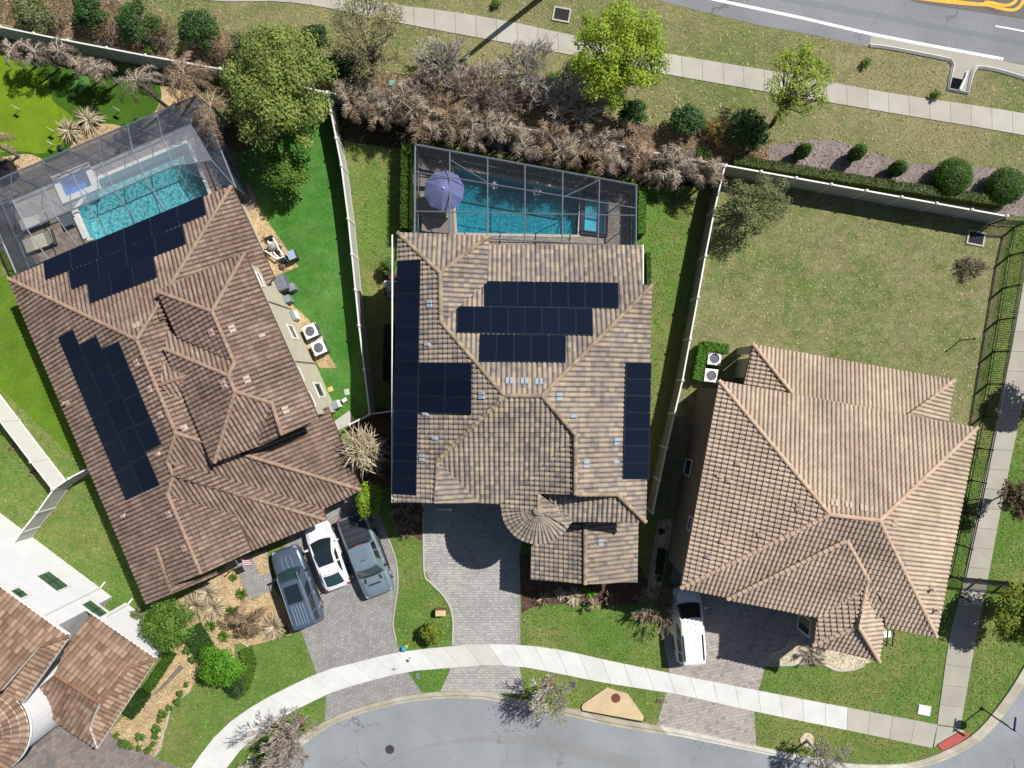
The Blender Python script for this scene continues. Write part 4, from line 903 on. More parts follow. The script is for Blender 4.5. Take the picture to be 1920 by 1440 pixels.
# ================================================================== POOLS
def inset_poly(q, d):
    q = [Vector(p) for p in q]; n = len(q)
    ar = sum(q[i].x*q[(i+1) % n].y-q[(i+1) % n].x*q[i].y for i in range(n)); sg = 1 if ar > 0 else -1
    out = []
    for i in range(n):
        a, b, c = q[i-1], q[i], q[(i+1) % n]; d1, d2 = (b-a).normalized(), (c-b).normalized()
        n1, n2 = Vector((-d1.y, d1.x))*sg, Vector((-d2.y, d2.x))*sg; m = n1+n2
        out.append(b+m*(d*2/max(.6, m.length_squared)))
    return [(p.x, p.y) for p in out]
def pool(name, label, poly, depth, floor, water, coping, lift=.03, cw=.16):
    cx = sum(p[0] for p in poly)/len(poly); cy = sum(p[1] for p in poly)/len(poly)
    r = thing(name, label, name.replace('_', ' '), (cx, cy, 0))
    q = poly if sum(poly[i][0]*poly[(i+1) % len(poly)][1]-poly[(i+1) % len(poly)][0]*poly[i][1] for i in range(len(poly))) > 0 else poly[::-1]
    mb = MB(); mb.sheet(q, -depth)
    for i in range(len(q)):
        a, b = q[i], q[(i+1) % len(q)]; mb.face([(*a, .0), (*b, .0), (*b, -depth), (*a, -depth)])
    mb.build('basin', floor, r)
    mb = MB(); mb.sheet(inset_poly(q, .012), lift-.13); mb.build('water', water, r)
    mb = MB(); mb.prism([inset_poly(q, -cw), inset_poly(q, .02)], -.06, lift+.03); mb.build('coping', coping, r)
    return r
FL1 = caustic_mat('aqua caustic plaster', [(.92, .95, .93, 1), (.42, .60, .62, 1), (.16, .36, .40, 1)], 7.5)
FL2 = caustic_mat('blue caustic plaster', [(.55, .76, .76, 1), (.20, .46, .50, 1), (.12, .36, .42, 1)], 8.5)
FLS = plain('spa tile', (.35, .55, .72), .4)
WT1 = water_mat('pool water', (.40, .73, .77), .10)
WT2 = water_mat('deep pool water', (.19, .56, .64), .10)
WTS = water_mat('spa water', (.22, .62, .95), .10)
COPE = plain('cream coping', srgb(206, 198, 184, .62), .8)
COPW = plain('white coping', (.60, .60, .58), .7)
DTILE = plain('dark pool tile', srgb(40, 58, 78, .5), .3)
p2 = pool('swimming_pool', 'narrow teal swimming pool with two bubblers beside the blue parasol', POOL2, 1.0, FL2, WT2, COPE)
mb = MB()
for k in range(4):
    q = G([(1079-k*9, 430-k*9+10), (1080, 394), (1080, 437), (1079-k*9-8, 437)], 0); mb.prism(q, -1.0, -.85+.14*(3-k))
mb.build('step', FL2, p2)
pool('spa', 'small square light blue spa with dark tile rim at the end of the teal pool', SPA2, .5, plain('light spa plaster', (.5, .72, .78), .5), water_mat('light spa water', (.34, .66, .73), .1), DTILE, .16, .26)
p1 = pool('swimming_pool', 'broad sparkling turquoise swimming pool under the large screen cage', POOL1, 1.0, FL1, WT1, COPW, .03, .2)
pool('spa', 'square bright blue spa with white coping above the turquoise pool', SPA1, .6, FLS, WTS, COPW, .24, .36)
mb = MB(); mb.prism(G([(134, 396), (144, 392), (166, 446), (157, 450)], 0), 0, .12); mb.build('step', COPW, p1)
M_FOAM = plain('white foam', (.75, .85, .86), .5)
for i, (x, y, lb) in enumerate(((926, 345, 'white bubbling jet in the teal pool nearer the blue parasol'), (1005, 358, 'white bubbling jet in the teal pool nearer the small spa'))):
    r = thing('fountain_jet', lb, 'fountain jet', P(x, y, -.1), 'bubbling jets in the teal pool'); mb = MB(); c = P(x, y, -.1)
    mb.tube([c+Vector((0, 0, 0)), c+Vector((0, 0, .16))], .05, 8)
    for k in range(90):
        a, d = rnd.uniform(0, 6.28), abs(rnd.gauss(0, .15)); s = rnd.uniform(.02, .06); q = c+Vector((math.cos(a)*d*1.3, math.sin(a)*d, .01+max(0, .14-d*.6)))
        mb.rings([[q+Vector((s*math.cos(b)*kk, s*math.sin(b)*kk, zz*s)) for b in (0, 1.57, 3.14, 4.71)] for kk, zz in ((1, 0), (.7, .5))])
    mb.build('foam', M_FOAM, r)

# ================================================================== SCREEN CAGES
SCR = screen_mat('insect screen', srgb(74, 84, 100, .75), .42)
SCRL = screen_mat('sun haze screen', srgb(190, 200, 212, .75), .26)  # paler mesh colour stands in for sun glare on the top strip
def cage(name, label, verts, beams, panels, at):
    r = thing(name, label, 'screen enclosure', at)
    V = {k: (P(*v) if len(v) == 3 else P(*v)) for k, v in verts.items()}
    for a, b, w in beams:
        mb = MB(); p, q = (V[a] if isinstance(a, str) else P(*a)), (V[b] if isinstance(b, str) else P(*b)); mb.tube([p, q], w*.62, 4); mb.build('beam', ALU, r)
    for pts, mt in panels:
        mb = MB(); mb.face([(V[k] if isinstance(k, str) else P(*k)) for k in pts]); mb.build('screen', mt, r)
    return r, V
hc = 2.6
def down(p): q = P(p[0], p[1], p[2]); k = (H-0)/H; return (960+q.x*S, 720-q.y*S, 0.02)     # pixel of the foot of a post
c2v = {'a': (778, 271, hc), 'b': (1193, 347, hc), 'c': (1192, 462, hc), 'd': (777, 440, hc)}
top2 = [(843, 283), (914, 296), (984, 309), (1055, 322), (1124, 334)]; bot2 = [(843, 443), (914, 461), (984, 461), (1054, 461), (1121, 461)]
beams = [('a', 'b', .10), ('b', 'c', .10), ('c', 'd', .08), ('a', 'd', .10), ((779, 322, hc), (1192, 390, hc), .06), ((777, 396, hc), (1192, 404, hc), .06), ((843, 299, hc), (912, 341, hc), .05), ((1125, 337, hc), (1056, 370, hc), .05)]
for t, b in zip(top2, bot2): beams += [((*t, hc), (*b, hc), .07), ((*t, hc), down((*t, hc)), .07)]
for p in ((778, 271, hc), (1193, 347, hc), (777, 322, hc), (777, 396, hc), (1192, 404, hc)): beams.append((p, down(p), .07))
lowr = lambda p, z: (960+P(*p).x*S*H/(H-z), 720-P(*p).y*S*H/(H-z), z)
for z in (.9,): beams += [(lowr((778, 271, hc), z), lowr((1193, 347, hc), z), .05), (lowr((1193, 347, hc), z), lowr((1192, 462, hc), z), .05), (lowr((778, 271, hc), z), lowr((777, 440, hc), z), .05)]
f = lambda k: down(c2v[k])
cage('pool_cage', 'flat grey aluminium screen cage over the teal pool behind the middle house', c2v, beams,
     [(['a', 'd', 'c', 'b'], screen_mat('clear insect screen', srgb(80, 90, 104, .7), .10)), (['a', 'b', f('b'), f('a')], SCR), (['b', 'c', f('c'), f('b')], SCR), (['d', 'a', f('a'), f('d')], SCR)], P(985, 380))
Z = lambda x, y, h: (x/4.364, 180+y/4.364, h)
o, m_, r_ = 2.5, 3.5, 3.6
c1v = {'NW': (-39, 352, o), 'NE': (372, 178, o), 'SE': (442, 352, o), 'SW': (30, 512, o), 'A': Z(100, 850, m_), 'A2': (-39, 398, m_), 'B': (357, 233, m_), 'C': Z(220, 1090, r_), 'D': Z(1420, 575, r_), 'E': Z(1730, 525, 3.4), 'W2': Z(40, 1222, o), 'HW': (78, 496, 3.05), 'HE': (433, 351, 3.05)}
bt = [Z(*p, o) for p in ((-60, 705), (90, 650), (335, 550), (568, 450), (805, 340), (1045, 240), (1285, 140))]
bi = [Z(*p, m_) for p in ((-60, 900), (100, 850), (350, 745), (590, 640), (830, 545), (1080, 430), (1325, 330))]
br = [None, Z(220, 1090, r_), Z(460, 990, r_), Z(705, 880, r_), Z(945, 780, r_), Z(1195, 680, r_), Z(1420, 575, r_)]
bs = [None, Z(395, 1335, 3.05), Z(630, 1225, 3.05), Z(875, 1130, 3.05), Z(1120, 1030, 3.05), Z(1345, 940, 3.05), Z(1595, 828, 3.05)]
beams = [('NW', 'NE', .10), ('NE', 'SE', .10), ('NW', 'SW', .10), ('A2', 'A', .06), ('A', 'B', .07), ('A', 'C', .07), ('C', 'D', .08), ('D', 'E', .07), ('C', 'W2', .06), ('B', 'E', .06), ('B', 'NE', .06), ('E', 'SE', .06), ('D', bs[6], .06), ('HW', 'HE', .08), (Z(1440, 580, 3.5), Z(1815, 740, 2.9), .05)]
for t, i_, r__, s_ in zip(bt, bi, br, bs):
    beams += [(t, i_, .06), (t, down(t), .06)]
    if r__: beams += [(i_, r__, .06), (r__, s_, .06)]
for i in range(1, 6): beams.append(((bt[i][0], bt[i][1], o), (bi[i+1][0], bi[i+1][1], m_), .04))
for k in ('NW', 'NE', 'SE', 'SW'): beams.append((k, down(c1v[k]), .07))
beams += [(lowr(c1v['NW'], .9), lowr(c1v['NE'], .9), .05), (lowr(c1v['NE'], .9), lowr(c1v['SE'], .9), .05), (lowr(c1v['NW'], .9), lowr(c1v['SW'], .9), .05)]
f = lambda k: down(c1v[k])
cage('pool_cage', 'hipped aluminium screen cage with a roof strip painted pale with sun haze behind the left house', c1v, beams,
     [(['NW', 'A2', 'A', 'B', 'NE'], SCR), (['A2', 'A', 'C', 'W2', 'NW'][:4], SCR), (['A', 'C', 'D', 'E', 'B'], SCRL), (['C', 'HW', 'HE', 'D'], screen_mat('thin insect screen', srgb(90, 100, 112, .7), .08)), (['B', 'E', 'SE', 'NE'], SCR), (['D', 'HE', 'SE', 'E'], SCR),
      (['NW', 'NE', f('NE'), f('NW')], SCR), (['NE', 'SE', f('SE'), f('NE')], SCR), (['NW', 'SW', f('SW'), f('NW')], SCR), (['C', 'HW', 'SW', 'W2'], SCR)], P(210, 360))

# ================================================================== FENCES
def vinyl_fence(label, top, h=1.83, step=2.35, mat=VINYL, cat='fence'):
    pts = [P(x, y, h) for x, y in top]; r = thing('vinyl_fence', label, cat, (pts[0].x, pts[0].y, 0))
    for i in range(len(pts)-1):
        a, b = pts[i], pts[i+1]; L = (b-a).length; n = max(1, round(L/step)); d = (b-a)/n; rz = math.atan2(d.y, d.x)
        for k in range(n):
            p, q = a+d*k, a+d*(k+1); c = (p+q)/2
            mb = MB(); w = d.length-.13
            mb.box((c.x, c.y, h/2-.03), (w, .045, h-.22), rz); mb.box((c.x, c.y, .10), (w, .09, .12), rz)
            mb.build('panel', mat, r); mb = MB(); mb.box((c.x, c.y, h-.05), (w, .09, .10), rz); mb.build('rail', WHITE, r)
            for pp in ([p, q] if (k == n-1 and i == len(pts)-2) else [p]):
                mb = MB(); mb.box((pp.x, pp.y, h/2+.02), (.13, .13, h+.04), rz)
                mb.rings([[Vector((pp.x+s*x, pp.y+s*y, z)) for x, y in ((-1, -1), (1, -1), (1, 1), (-1, 1))] for s, z in ((.085, h+.04), (.085, h+.07), (.02, h+.12))])
                mb.build('post', WHITE, r)
    return r
vinyl_fence('white fence behind the putting green running under the dark bushes', [(-60, 36), (0, 50), (127, 76), (273, 104), (413, 129), (613, 173)])
vinyl_fence('long white fence between the bright turf and the middle house', [(614, 175), (620, 208), (640, 310), (653, 410), (673, 610), (693, 776)])
vinyl_fence('white fence half buried in withered palms behind the middle pool', [(616, 173), (1354, 309)])
vinyl_fence('white fence between the middle house and the bare back lot', [(1359, 312), (1340, 393), (1323, 480), (1280, 713), (1250, 840), (1224, 962)], mat=TAUPEV)
vinyl_fence('white fence along the clipped hedge at the back of the bare lot', [(1361, 310), (1888, 405)])
vinyl_fence('short low white fence joining the long side fence to the middle house', [(655, 796), (693, 777), (740, 770)], 1.5)
vinyl_fence('wide white fence beside the green strip at the far left edge', [(-97, 663), (0, 790), (58, 866), (98, 917)], mat=WHITE)
vinyl_fence('white fence with gate bars in front of the white house', [(100, 917), (69, 961), (39, 998), (13, 1035)])
vinyl_fence('short white fence closing the gap beside the brown tiled eave', [(101, 916), (129, 897), (176, 872)])
def metal_fence(label, base, h=1.6):
    pts = [P(x, y) for x, y in base]; r = thing('metal_fence', label, 'fence', pts[0])
    for i in range(len(pts)-1):
        a, b = pts[i], pts[i+1]; L = (b-a).length; n = max(1, round(L/2.0)); d = (b-a)/n; rz = math.atan2(d.y, d.x)
        for k in range(n):
            p, q = a+d*k, a+d*(k+1); c = (p+q)/2; mb = MB()
            for z in (.15, h-.2, h-.02): mb.box((c.x, c.y, z), (d.length-.06, .045, .05), rz)
            m = int(d.length/.12)
            for j in range(1, m): s = p+d*(j/m); mb.box((s.x, s.y, h/2), (.028, .028, h-.12), rz)
            mb.build('panel', BLK, r)
            for pp in ([p, q] if (k == n-1 and i == len(pts)-2) else [p]):
                mb = MB(); mb.box((pp.x, pp.y, h/2+.03), (.09, .09, h+.06), rz); mb.build('post', BLK, r)
    return r
metal_fence('black metal picket fence along the garden path beside the bare lot', [(1855, 421), (1905, 424), (1892, 480), (1843, 780), (1807, 960), (1781, 1079)])
metal_fence('black metal picket fence crossing the garden path beside the yellow green tree', [(1784, 1080), (1888, 1090), (2010, 1104)])

# ================================================================== POOLSIDE FURNITURE
r = thing('parasol', 'faded violet blue scalloped parasol beside the teal pool', 'parasol', foot(832, 355, 2.4))
c = P(832, 355, 2.4); mb = MB(); n = 10; RR = 1.32
for i in range(n):
    a0, a1 = 2*math.pi*i/n+.2, 2*math.pi*(i+1)/n+.2
    for j in range(5):
        def Q(a, f):
            rr = RR*f; am = (a-a0)/(a1-a0); sag = -.05*math.sin(math.pi*am)*f; sc_ = 1-.06*math.sin(math.pi*am)*f**4
            return (c.x+rr*sc_*math.cos(a), c.y+rr*sc_*math.sin(a), 2.75-.62*f**1.25+sag)
        for k in range(4):
            b0, b1 = a0+(a1-a0)*k/4, a0+(a1-a0)*(k+1)/4
            mb.face([Q(b0, j/5+.001), Q(b0, (j+1)/5), Q(b1, (j+1)/5), Q(b1, j/5+.001)], (i % 2)*.3+.35)
mb.build('canopy', tint_mat('violet blue canvas', [(0, srgb(118, 124, 178, .55)), (1, srgb(136, 142, 194, .55))], .85, .2, 2), r)
mb = MB(); mb.tube([(c.x, c.y, 0.02), (c.x, c.y, 2.74)], .03, 8); mb.build('pole', ALU, r)
mb = MB(); mb.lathe((c.x, c.y, .02), [(.32, 0), (.32, .06), (.1, .12), (.04, .3)], 14); mb.build('base', plain('grey stone', (.25, .25, .25), .8), r)
mb = MB(); mb.lathe((c.x, c.y, 2.73), [(.05, 0), (.06, .05), (.01, .11)], 8); mb.build('finial', PIPE, r)
M_WICK = plain('dark brown wicker', srgb(96, 82, 74, .5), .8, var=.3, scale=20); M_CUSH = plain('taupe cushion', srgb(150, 138, 128, .6), .9); M_CREAM = plain('cream cushion', srgb(214, 208, 190, .62), .9)
def lounge(label, px, rz, L=1.9, Wd=.72, mat=None, grp=None, back=True):
    c = P(*px); r = thing('sun_lounger', label, 'sun lounger', (c.x, c.y, .02), grp); R = Matrix.Rotation(rz, 3, 'Z')
    T = lambda x, y, z: c+R @ Vector((x, y, z+.02))
    mb = MB(); mb.box(T(0, 0, .26), (L, Wd, .08), rz); mb.build('frame', M_WICK, r)
    for x in (-.42, .42):
        for y in (-.42, .42): mb = MB(); mb.box(T(x*L, y*Wd, .11), (.06, .06, .22), rz); mb.build('leg', M_WICK, r)
    mb = MB(); mb.bbox(T(-L*.14, 0, .30), (L*.7, Wd*.92, .10), rz, .03); mb.build('cushion', mat or M_CUSH, r)
    mb = MB(); mb.rings([[T(L*.21, y, .31) , T(L*.48, y, .66), T(L*.50, y, .60), T(L*.25, y, .30)] for y in (-Wd*.46, Wd*.46)]); mb.build('backrest', mat or M_CUSH, r)
lounge('taupe sun lounger in the shaded pool corner above the blue parasol', (812, 316), 2.9)
lounge('taupe sun lounger at the left cage wall beside the blue parasol', (800, 344), 3.05)
lounge('taupe sun lounger under the eave below the blue parasol', (818, 424), 3.05, 1.8, 1.1)
lounge('cream sun lounger in sun at the left end of the turquoise pool', (80, 455), .35, 2.1, 1.0, M_CREAM)
lounge('cream sun lounger under the screen nearer the blue spa', (70, 418), .30, 1.9, .8, M_CREAM)
c = P(133, 415); r = thing('side_table', 'small grey side table at the end of the turquoise pool', 'table', (c.x, c.y, .02)); mb = MB(); mb.bbox((c.x, c.y, .42), (.8, .8, .05), .4, .01); mb.build('table_top', GREYPL, r)
for a in (-.3, .3):
    for b in (-.3, .3): mb = MB(); mb.box((c.x+a, c.y+b, .22), (.05, .05, .40)); mb.build('leg', GREYPL, r)
# ================================================================== PLANTS
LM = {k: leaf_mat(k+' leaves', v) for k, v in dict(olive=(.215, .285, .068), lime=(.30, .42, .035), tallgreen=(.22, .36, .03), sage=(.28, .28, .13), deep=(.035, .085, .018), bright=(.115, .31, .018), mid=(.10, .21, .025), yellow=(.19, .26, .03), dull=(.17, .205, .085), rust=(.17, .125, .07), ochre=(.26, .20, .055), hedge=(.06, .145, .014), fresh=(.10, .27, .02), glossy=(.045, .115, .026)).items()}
M_BARK = plain('brown bark', (.10, .075, .055), .9, var=.3); M_GBARK = plain('grey bark', (.17, .155, .14), .9, var=.25); M_TWIG = tint_mat('grey twigs', [(0, (.30, .275, .245, 1)), (1, (.58, .54, .49, 1))], .9, .3); M_BTWIG = tint_mat('brown twigs', [(0, (.22, .18, .155, 1)), (1, (.46, .38, .325, 1))], .9, .3); M_TTWIG = tint_mat('tan twigs', [(0, (.20, .15, .10, 1)), (1, (.42, .33, .22, 1))], .9, .3)
M_DEAD = tint_mat('withered brown fronds', [(0, (.036, .027, .018, 1)), (.45, (.118, .090, .060, 1)), (1, (.47, .395, .30, 1))], .8, .3, 4, obj=True, translucent=.15)
M_DEAD2 = tint_mat('withered reddish fronds', [(0, (.06, .042, .025, 1)), (.5, (.185, .128, .076, 1)), (1, (.46, .34, .235, 1))], .8, .3, 4, obj=True, translucent=.15)
M_SILVER = tint_mat('silvery straw fronds', [(0, (.20, .16, .10, 1)), (.5, (.42, .34, .22, 1)), (1, (.62, .54, .40, 1))], .8, .25, 4, obj=True, translucent=.1)
M_GREYF = tint_mat('greyish dead fronds', [(0, (.042, .033, .024, 1)), (.45, (.138, .108, .078, 1)), (1, (.52, .44, .345, 1))], .8, .3, 4, obj=True, translucent=.12)
def rv(rng): 
    z = rng.uniform(-1, 1); a = rng.uniform(0, 6.2832); r = math.sqrt(1-z*z); return Vector((r*math.cos(a), r*math.sin(a), z))
def leaves(mb, c, R, n, ls, rng, shell=.55, up=.5, tlo=0, thi=1, bottom=-.5, thin=1.7):
    for _ in range(n):
        d = rv(rng)
        if d.z < bottom: d.z = -d.z
        rr = shell+(1-shell)*rng.random()
        if rng.random() < .12: rr *= rng.uniform(1.0, 1.35)
        p = c+Vector((d.x*R[0]*rr, d.y*R[1]*rr, d.z*R[2]*rr))
        nrm = (d+Vector((0, 0, up))+rv(rng)*.75).normalized()
        a = nrm.cross(rv(rng)).normalized(); b = nrm.cross(a); s = ls*rng.uniform(.6, 1.3)
        t = min(1, max(0, tlo+(thi-tlo)*rng.random()))
        mb.add([p-a*s*.5, p+b*s*.5/thin, p+a*s*.5, p-b*s*.5/thin], [(0, 1, 2, 3)], t)
def limb(mb, p, q, r0, r1, rng, n=3, sides=5, wob=.08):
    L = (q-p).length; pts = [p.lerp(q, i/n)+rv(rng)*(wob*L if 0 < i < n else 0) for i in range(n+1)]
    mb.tube(pts, [r0+(r1-r0)*i/n for i in range(n+1)], sides, rng.random())
def tree(name, label, cat, cpx, rpx, hc, n, ls, leaf, lobes=20, lobe=.34, bpx=None, group=None, seed=1, bark=None, vs=.75, shell=.45, trunk=.14, sparse=0.0, rpy=None):
    rng = random.Random(seed); c = P(cpx[0], cpx[1], hc); b = P(*bpx) if bpx else foot(cpx[0], cpx[1], hc)
    R = sc(rpx, hc); Ry = sc(rpy, hc) if rpy else R; root = thing(name, label, cat, b, group)
    Rz = min(R*vs, hc*.85)
    cr = MB(); wd = MB(); fk = b.lerp(c, .35); fk.z = max(.25, (hc-Rz)*.6)
    limb(wd, b, fk, trunk, trunk*.7, rng, 4, 8, .03)
    W = []
    for i in range(lobes):
        a = i*2.39996+rng.uniform(-.3, .3); f = math.sqrt((i+.5)/lobes); 
        p = c+Vector((math.cos(a)*R*f*(1-lobe*.75), math.sin(a)*Ry*f*(1-lobe*.75), Rz*(rng.uniform(.25, .75)-.75*f*f)))
        lr = lobe*rng.uniform(.7, 1.25); W.append((p, lr))
    tot = sum(l*l for p, l in W)
    for p, lr in W:
        limb(wd, fk, p, trunk*.5, trunk*.10, rng, 4, 5, .07)
        for k in range(3): limb(wd, fk.lerp(p, .6+.1*k), p+rv(rng)*R*lr*.9, trunk*.18, .008, rng, 3, 4, .09)
        t0 = rng.uniform(0, .35)
        leaves(cr, p, (R*lr, Ry*lr, R*lr*.72), int(n*lr*lr/tot), ls, rng, shell, .5, t0, t0+.65)
    cr.build('crown', leaf, root); wd.build('trunk', bark or M_GBARK, root)
    return root
def shrub(name, label, cat, cpx, rpx, h, n, ls, leaf, lobes=10, group=None, seed=1, rpy=None, bark=None):
    return tree(name, label, cat, cpx, rpx, h*.55, n, ls, leaf, lobes+5, .36, None, group, seed, bark or M_BARK, vs=.8, trunk=.05, rpy=rpy)
def twigs(mb, p, d, L, r, depth, rng, spread=.55, kids=(3, 4), minr=.006, sides=4, up=.1):
    q = p+d*L*.5+rv(rng)*L*.06; e = q+(d+rv(rng)*.15).normalized()*L*.5
    mb.tube([p, q, e], [r, r*.8, max(minr, r*.55)], sides if depth > 1 else 3, rng.random(), caps=False)
    if depth <= 0: return
    for k in range(rng.randint(*kids)):
        f = rng.uniform(.35, 1.0); s = p.lerp(e, f)
        nd = (d+rv(rng)*spread+Vector((0, 0, up))).normalized()
        twigs(mb, s, nd, L*rng.uniform(.55, .8), max(minr, r*.5), depth-1, rng, spread, kids, minr, sides, up)
def bare(name, label, cat, bpx, rpx, h, mat, seed=1, depth=4, stems=7, tilt=.75, leaf=None, nl=0, ls=.12, group=None, kids=(3, 4), lean=(0, 0), trunk=0.0, minr=.008, r0=.035, spread=.55):
    rng = random.Random(seed); b = P(*bpx); R = sc(rpx, h*.6); root = thing(name, label, cat, b, group); mb = MB()
    o = b+Vector((0, 0, trunk))
    if trunk: mb.tube([b, o+Vector((lean[0]*trunk, lean[1]*trunk, 0))], [r0*2.2, r0*1.5], 7); o = o+Vector((lean[0]*trunk, lean[1]*trunk, 0))
    for i in range(stems):
        a = i*2.4+rng.uniform(-.3, .3); t = tilt*math.sqrt((i+.6)/stems)
        d = Vector((math.cos(a)*t+lean[0], math.sin(a)*t+lean[1], 1-.55*t)).normalized()
        twigs(mb, o, d, max(R/.95, (h-trunk)*.5)*rng.uniform(.42, .55), r0, depth, rng, spread, kids, minr)
    mb.build('branches', mat, root)
    if leaf:
        lb = MB(); leaves(lb, b+Vector((lean[0]*h*.5, lean[1]*h*.5, h*.62)), (R, R, h*.32), nl, ls, rng, .15, .4); lb.build('foliage', leaf, root)
    return root
def frond(mb, p, az, el, L, rng, droop=1.2, lw=.34, nl=22, leafw=.05, ragged=.25, curl=.0):
    pts = []; q = Vector(p); e = el; a = az; ns = 8
    for i in range(ns+1):
        pts.append(q.copy()); d = Vector((math.cos(a)*math.cos(e), math.sin(a)*math.cos(e), math.sin(e))); q = q+d*L/ns; e -= droop/ns*(1+i*.12); a += curl/ns
    mb.tube(pts, [.022*(1-i/ns)+.006 for i in range(ns+1)], 3, rng.uniform(.6, 1), caps=False)
    tb = rng.uniform(.0, .6)
    for i in range(nl):
        f = .10+.90*(i+.5)/nl; x = f*ns; k = min(ns-1, int(x)); o = pts[k].lerp(pts[k+1], x-k); t = (pts[k+1]-pts[k]).normalized()
        s = t.cross(Vector((0, 0, 1))); s = s.normalized() if s.length > .05 else Vector((1, 0, 0)); u = s.cross(t)
        for sg in (-1, 1):
            ll = lw*(math.sin(math.pi*min(1, f*.85+.12))**.6)*rng.uniform(.7, 1.15)
            d = (s*sg*.85+t*.6+u*rng.uniform(-.5, .25)+rv(rng)*ragged).normalized(); m = o+d*ll*.55; z = o+d*ll+Vector((0, 0, -.22*ll))
            wv = t*leafw*.5; tt = min(1, max(0, tb+rng.uniform(-.1, .5)))
            mb.add([o-wv*.6, m-wv, z, m+wv, o+wv*.6], [(0, 1, 3, 4), (1, 2, 3)], tt)
def palm(name, label, cpx, hc, L, mat, nf=14, seed=1, group=None, el=(-.1, 1.1), droop=1.5, lw=.34, bpx=None, nl=22, leafw=.05, trunk=.09, skirt=0, cat='palm', curl=0, ragged=.25):
    rng = random.Random(seed); c = P(cpx[0], cpx[1], hc); b = P(*bpx) if bpx else foot(cpx[0], cpx[1], hc)
    root = thing(name, label, cat, b, group); mb = MB()
    n = 7; pts = [b.lerp(c, i/n)+Vector((0, 0, -.0)) for i in range(n+1)]; mb.tube(pts, [trunk*(1.25 if i == 0 else 1-.03*i) for i in range(n+1)], 8); mb.build('trunk', M_GBARK, root)
    mb = MB()
    for i in range(nf):
        frond(mb, c+rv(rng)*.05, i*2.39996+rng.uniform(-.35, .35), rng.uniform(*el), L*rng.uniform(.75, 1.15), rng, droop*rng.uniform(.75, 1.25), lw, nl, leafw, ragged, curl=rng.uniform(-curl, curl))
    mb.build('crown', mat, root); return root
def spiky(name, label, cpx, h, R, mat, n=110, seed=1, cat='plant', group=None, w=.07, elr=(.05, 1.35), droop=.9, z0=0):
    rng = random.Random(seed); b = P(*cpx) if not z0 else foot(cpx[0], cpx[1], z0+.4); root = thing(name, label, cat, b, group); mb = MB()
    if z0:
        for k in range(3): mb.tube([b+Vector((.1*k-.1, .1*(k%2), 0)), b+Vector((.5*k-.5, .4*(k%2)-.2, z0))], [.08, .05], 6, .2)
        mb.build('trunk', M_GBARK, root); mb = MB()
        b = b+Vector((0, 0, z0))
    for i in range(n):
        a = rng.uniform(0, 6.283); e = rng.uniform(*elr); L = R*rng.uniform(.6, 1.1)*(1.0 if e < .9 else .8); q = b+(Vector((rng.gauss(0, .35), rng.gauss(0, .35), h*.5*rng.random())) if z0 else Vector((0, 0, h*.25*rng.random()))); pts = []
        for k in range(5): pts.append(q.copy()); d = Vector((math.cos(a)*math.cos(e), math.sin(a)*math.cos(e), math.sin(e))); q = q+d*L/4; e -= droop/4*rng.uniform(.6, 1.4)
        s = Vector((-math.sin(a), math.cos(a), 0)); t = rng.random()
        ws = [w*.6, w, w*.85, w*.55, .004]
        vs = [p-s*x/2 for p, x in zip(pts, ws)]+[p+s*x/2 for p, x in zip(pts, ws)]
        mb.add(vs, [(k, k+1, k+6, k+5) for k in range(4)], t)
    mb.build('blades', mat, root); return root

# ---- trees of the upper verge
tree('broad_tree', 'large olive green tree with a loose crown overhanging the side turf', 'tree', (518, 160), 118, 4.6, 17000, .19, LM['olive'], 46, .23, seed=3, vs=.62, trunk=.2, rpy=132)
tree('broad_tree', 'bright yellow green tree beside the upper sidewalk', 'tree', (1161, 92), 100, 4.4, 13000, .17, LM['lime'], 42, .23, (1163, 190), seed=5, vs=.65, trunk=.18, rpy=106)
tree('sparse_tree', 'grey green sparse tree hiding the end of the upper sidewalk', 'tree', (688, 58), 90, 4.0, 6200, .12, LM['sage'], 30, .24, (700, 140), seed=8, vs=.7, trunk=.13)
tree('sparse_tree', 'thin lime green tree leaning over the upper sidewalk', 'tree', (1500, 150), 74, 4.6, 4200, .13, LM['lime'], 30, .22, (1445, 236), seed=9, vs=.7, trunk=.15, bark=M_BARK)
tree('sparse_tree', 'dull green feathery tree in the corner of the bare lot', 'tree', (1420, 380), 78, 2.6, 4800, .13, LM['dull'], 30, .24, seed=12, vs=.7, trunk=.10, rpy=60)
tree('leafy_tree', 'deep green rounded tree beside the turf under the olive tree', 'tree', (533, 322), 44, 2.2, 3800, .17, LM['mid'], 14, .40, seed=15, vs=.8, trunk=.08)
G1 = 'dark bushes behind the upper fence'
for i, (x, y, r, lb) in enumerate(((165, 22, 36, 'dark green bush second from the upper left corner'), (256, 42, 46, 'dark glossy bush at the top between two patches of brown mulch'), (371, 54, 44, 'dark glossy bush just left of the large olive tree'), (590, 70, 30, 'small very dark bush right of the large olive tree'),
                                  (645, 132, 40, 'very dark bush below the grey green sparse tree'), (60, 26, 48, 'dull green bush in the upper left corner'), (1189, 210, 30, 'dark bush at the foot of the yellow green tree'), (1291, 226, 36, 'dark glossy bush right of the withered palm row'), (1406, 246, 44, 'dark glossy bush at the foot of the thin lime tree'), (458, 85, 30, 'grey green bush above the large olive tree'))):
    shrub('dark_bush', lb, 'bush', (x, y), r, 2.6, 3000 if r > 33 else 2000, .17, LM['dull' if i in (5, 9) else ('deep' if i in (3, 4) else 'glossy')], 10, G1, 20+i)
shrub('ochre_bush', 'ochre yellow bush between two dark glossy bushes', 'bush', (1348, 246), 32, 1.2, 1800, .12, LM['ochre'], 8, seed=41)
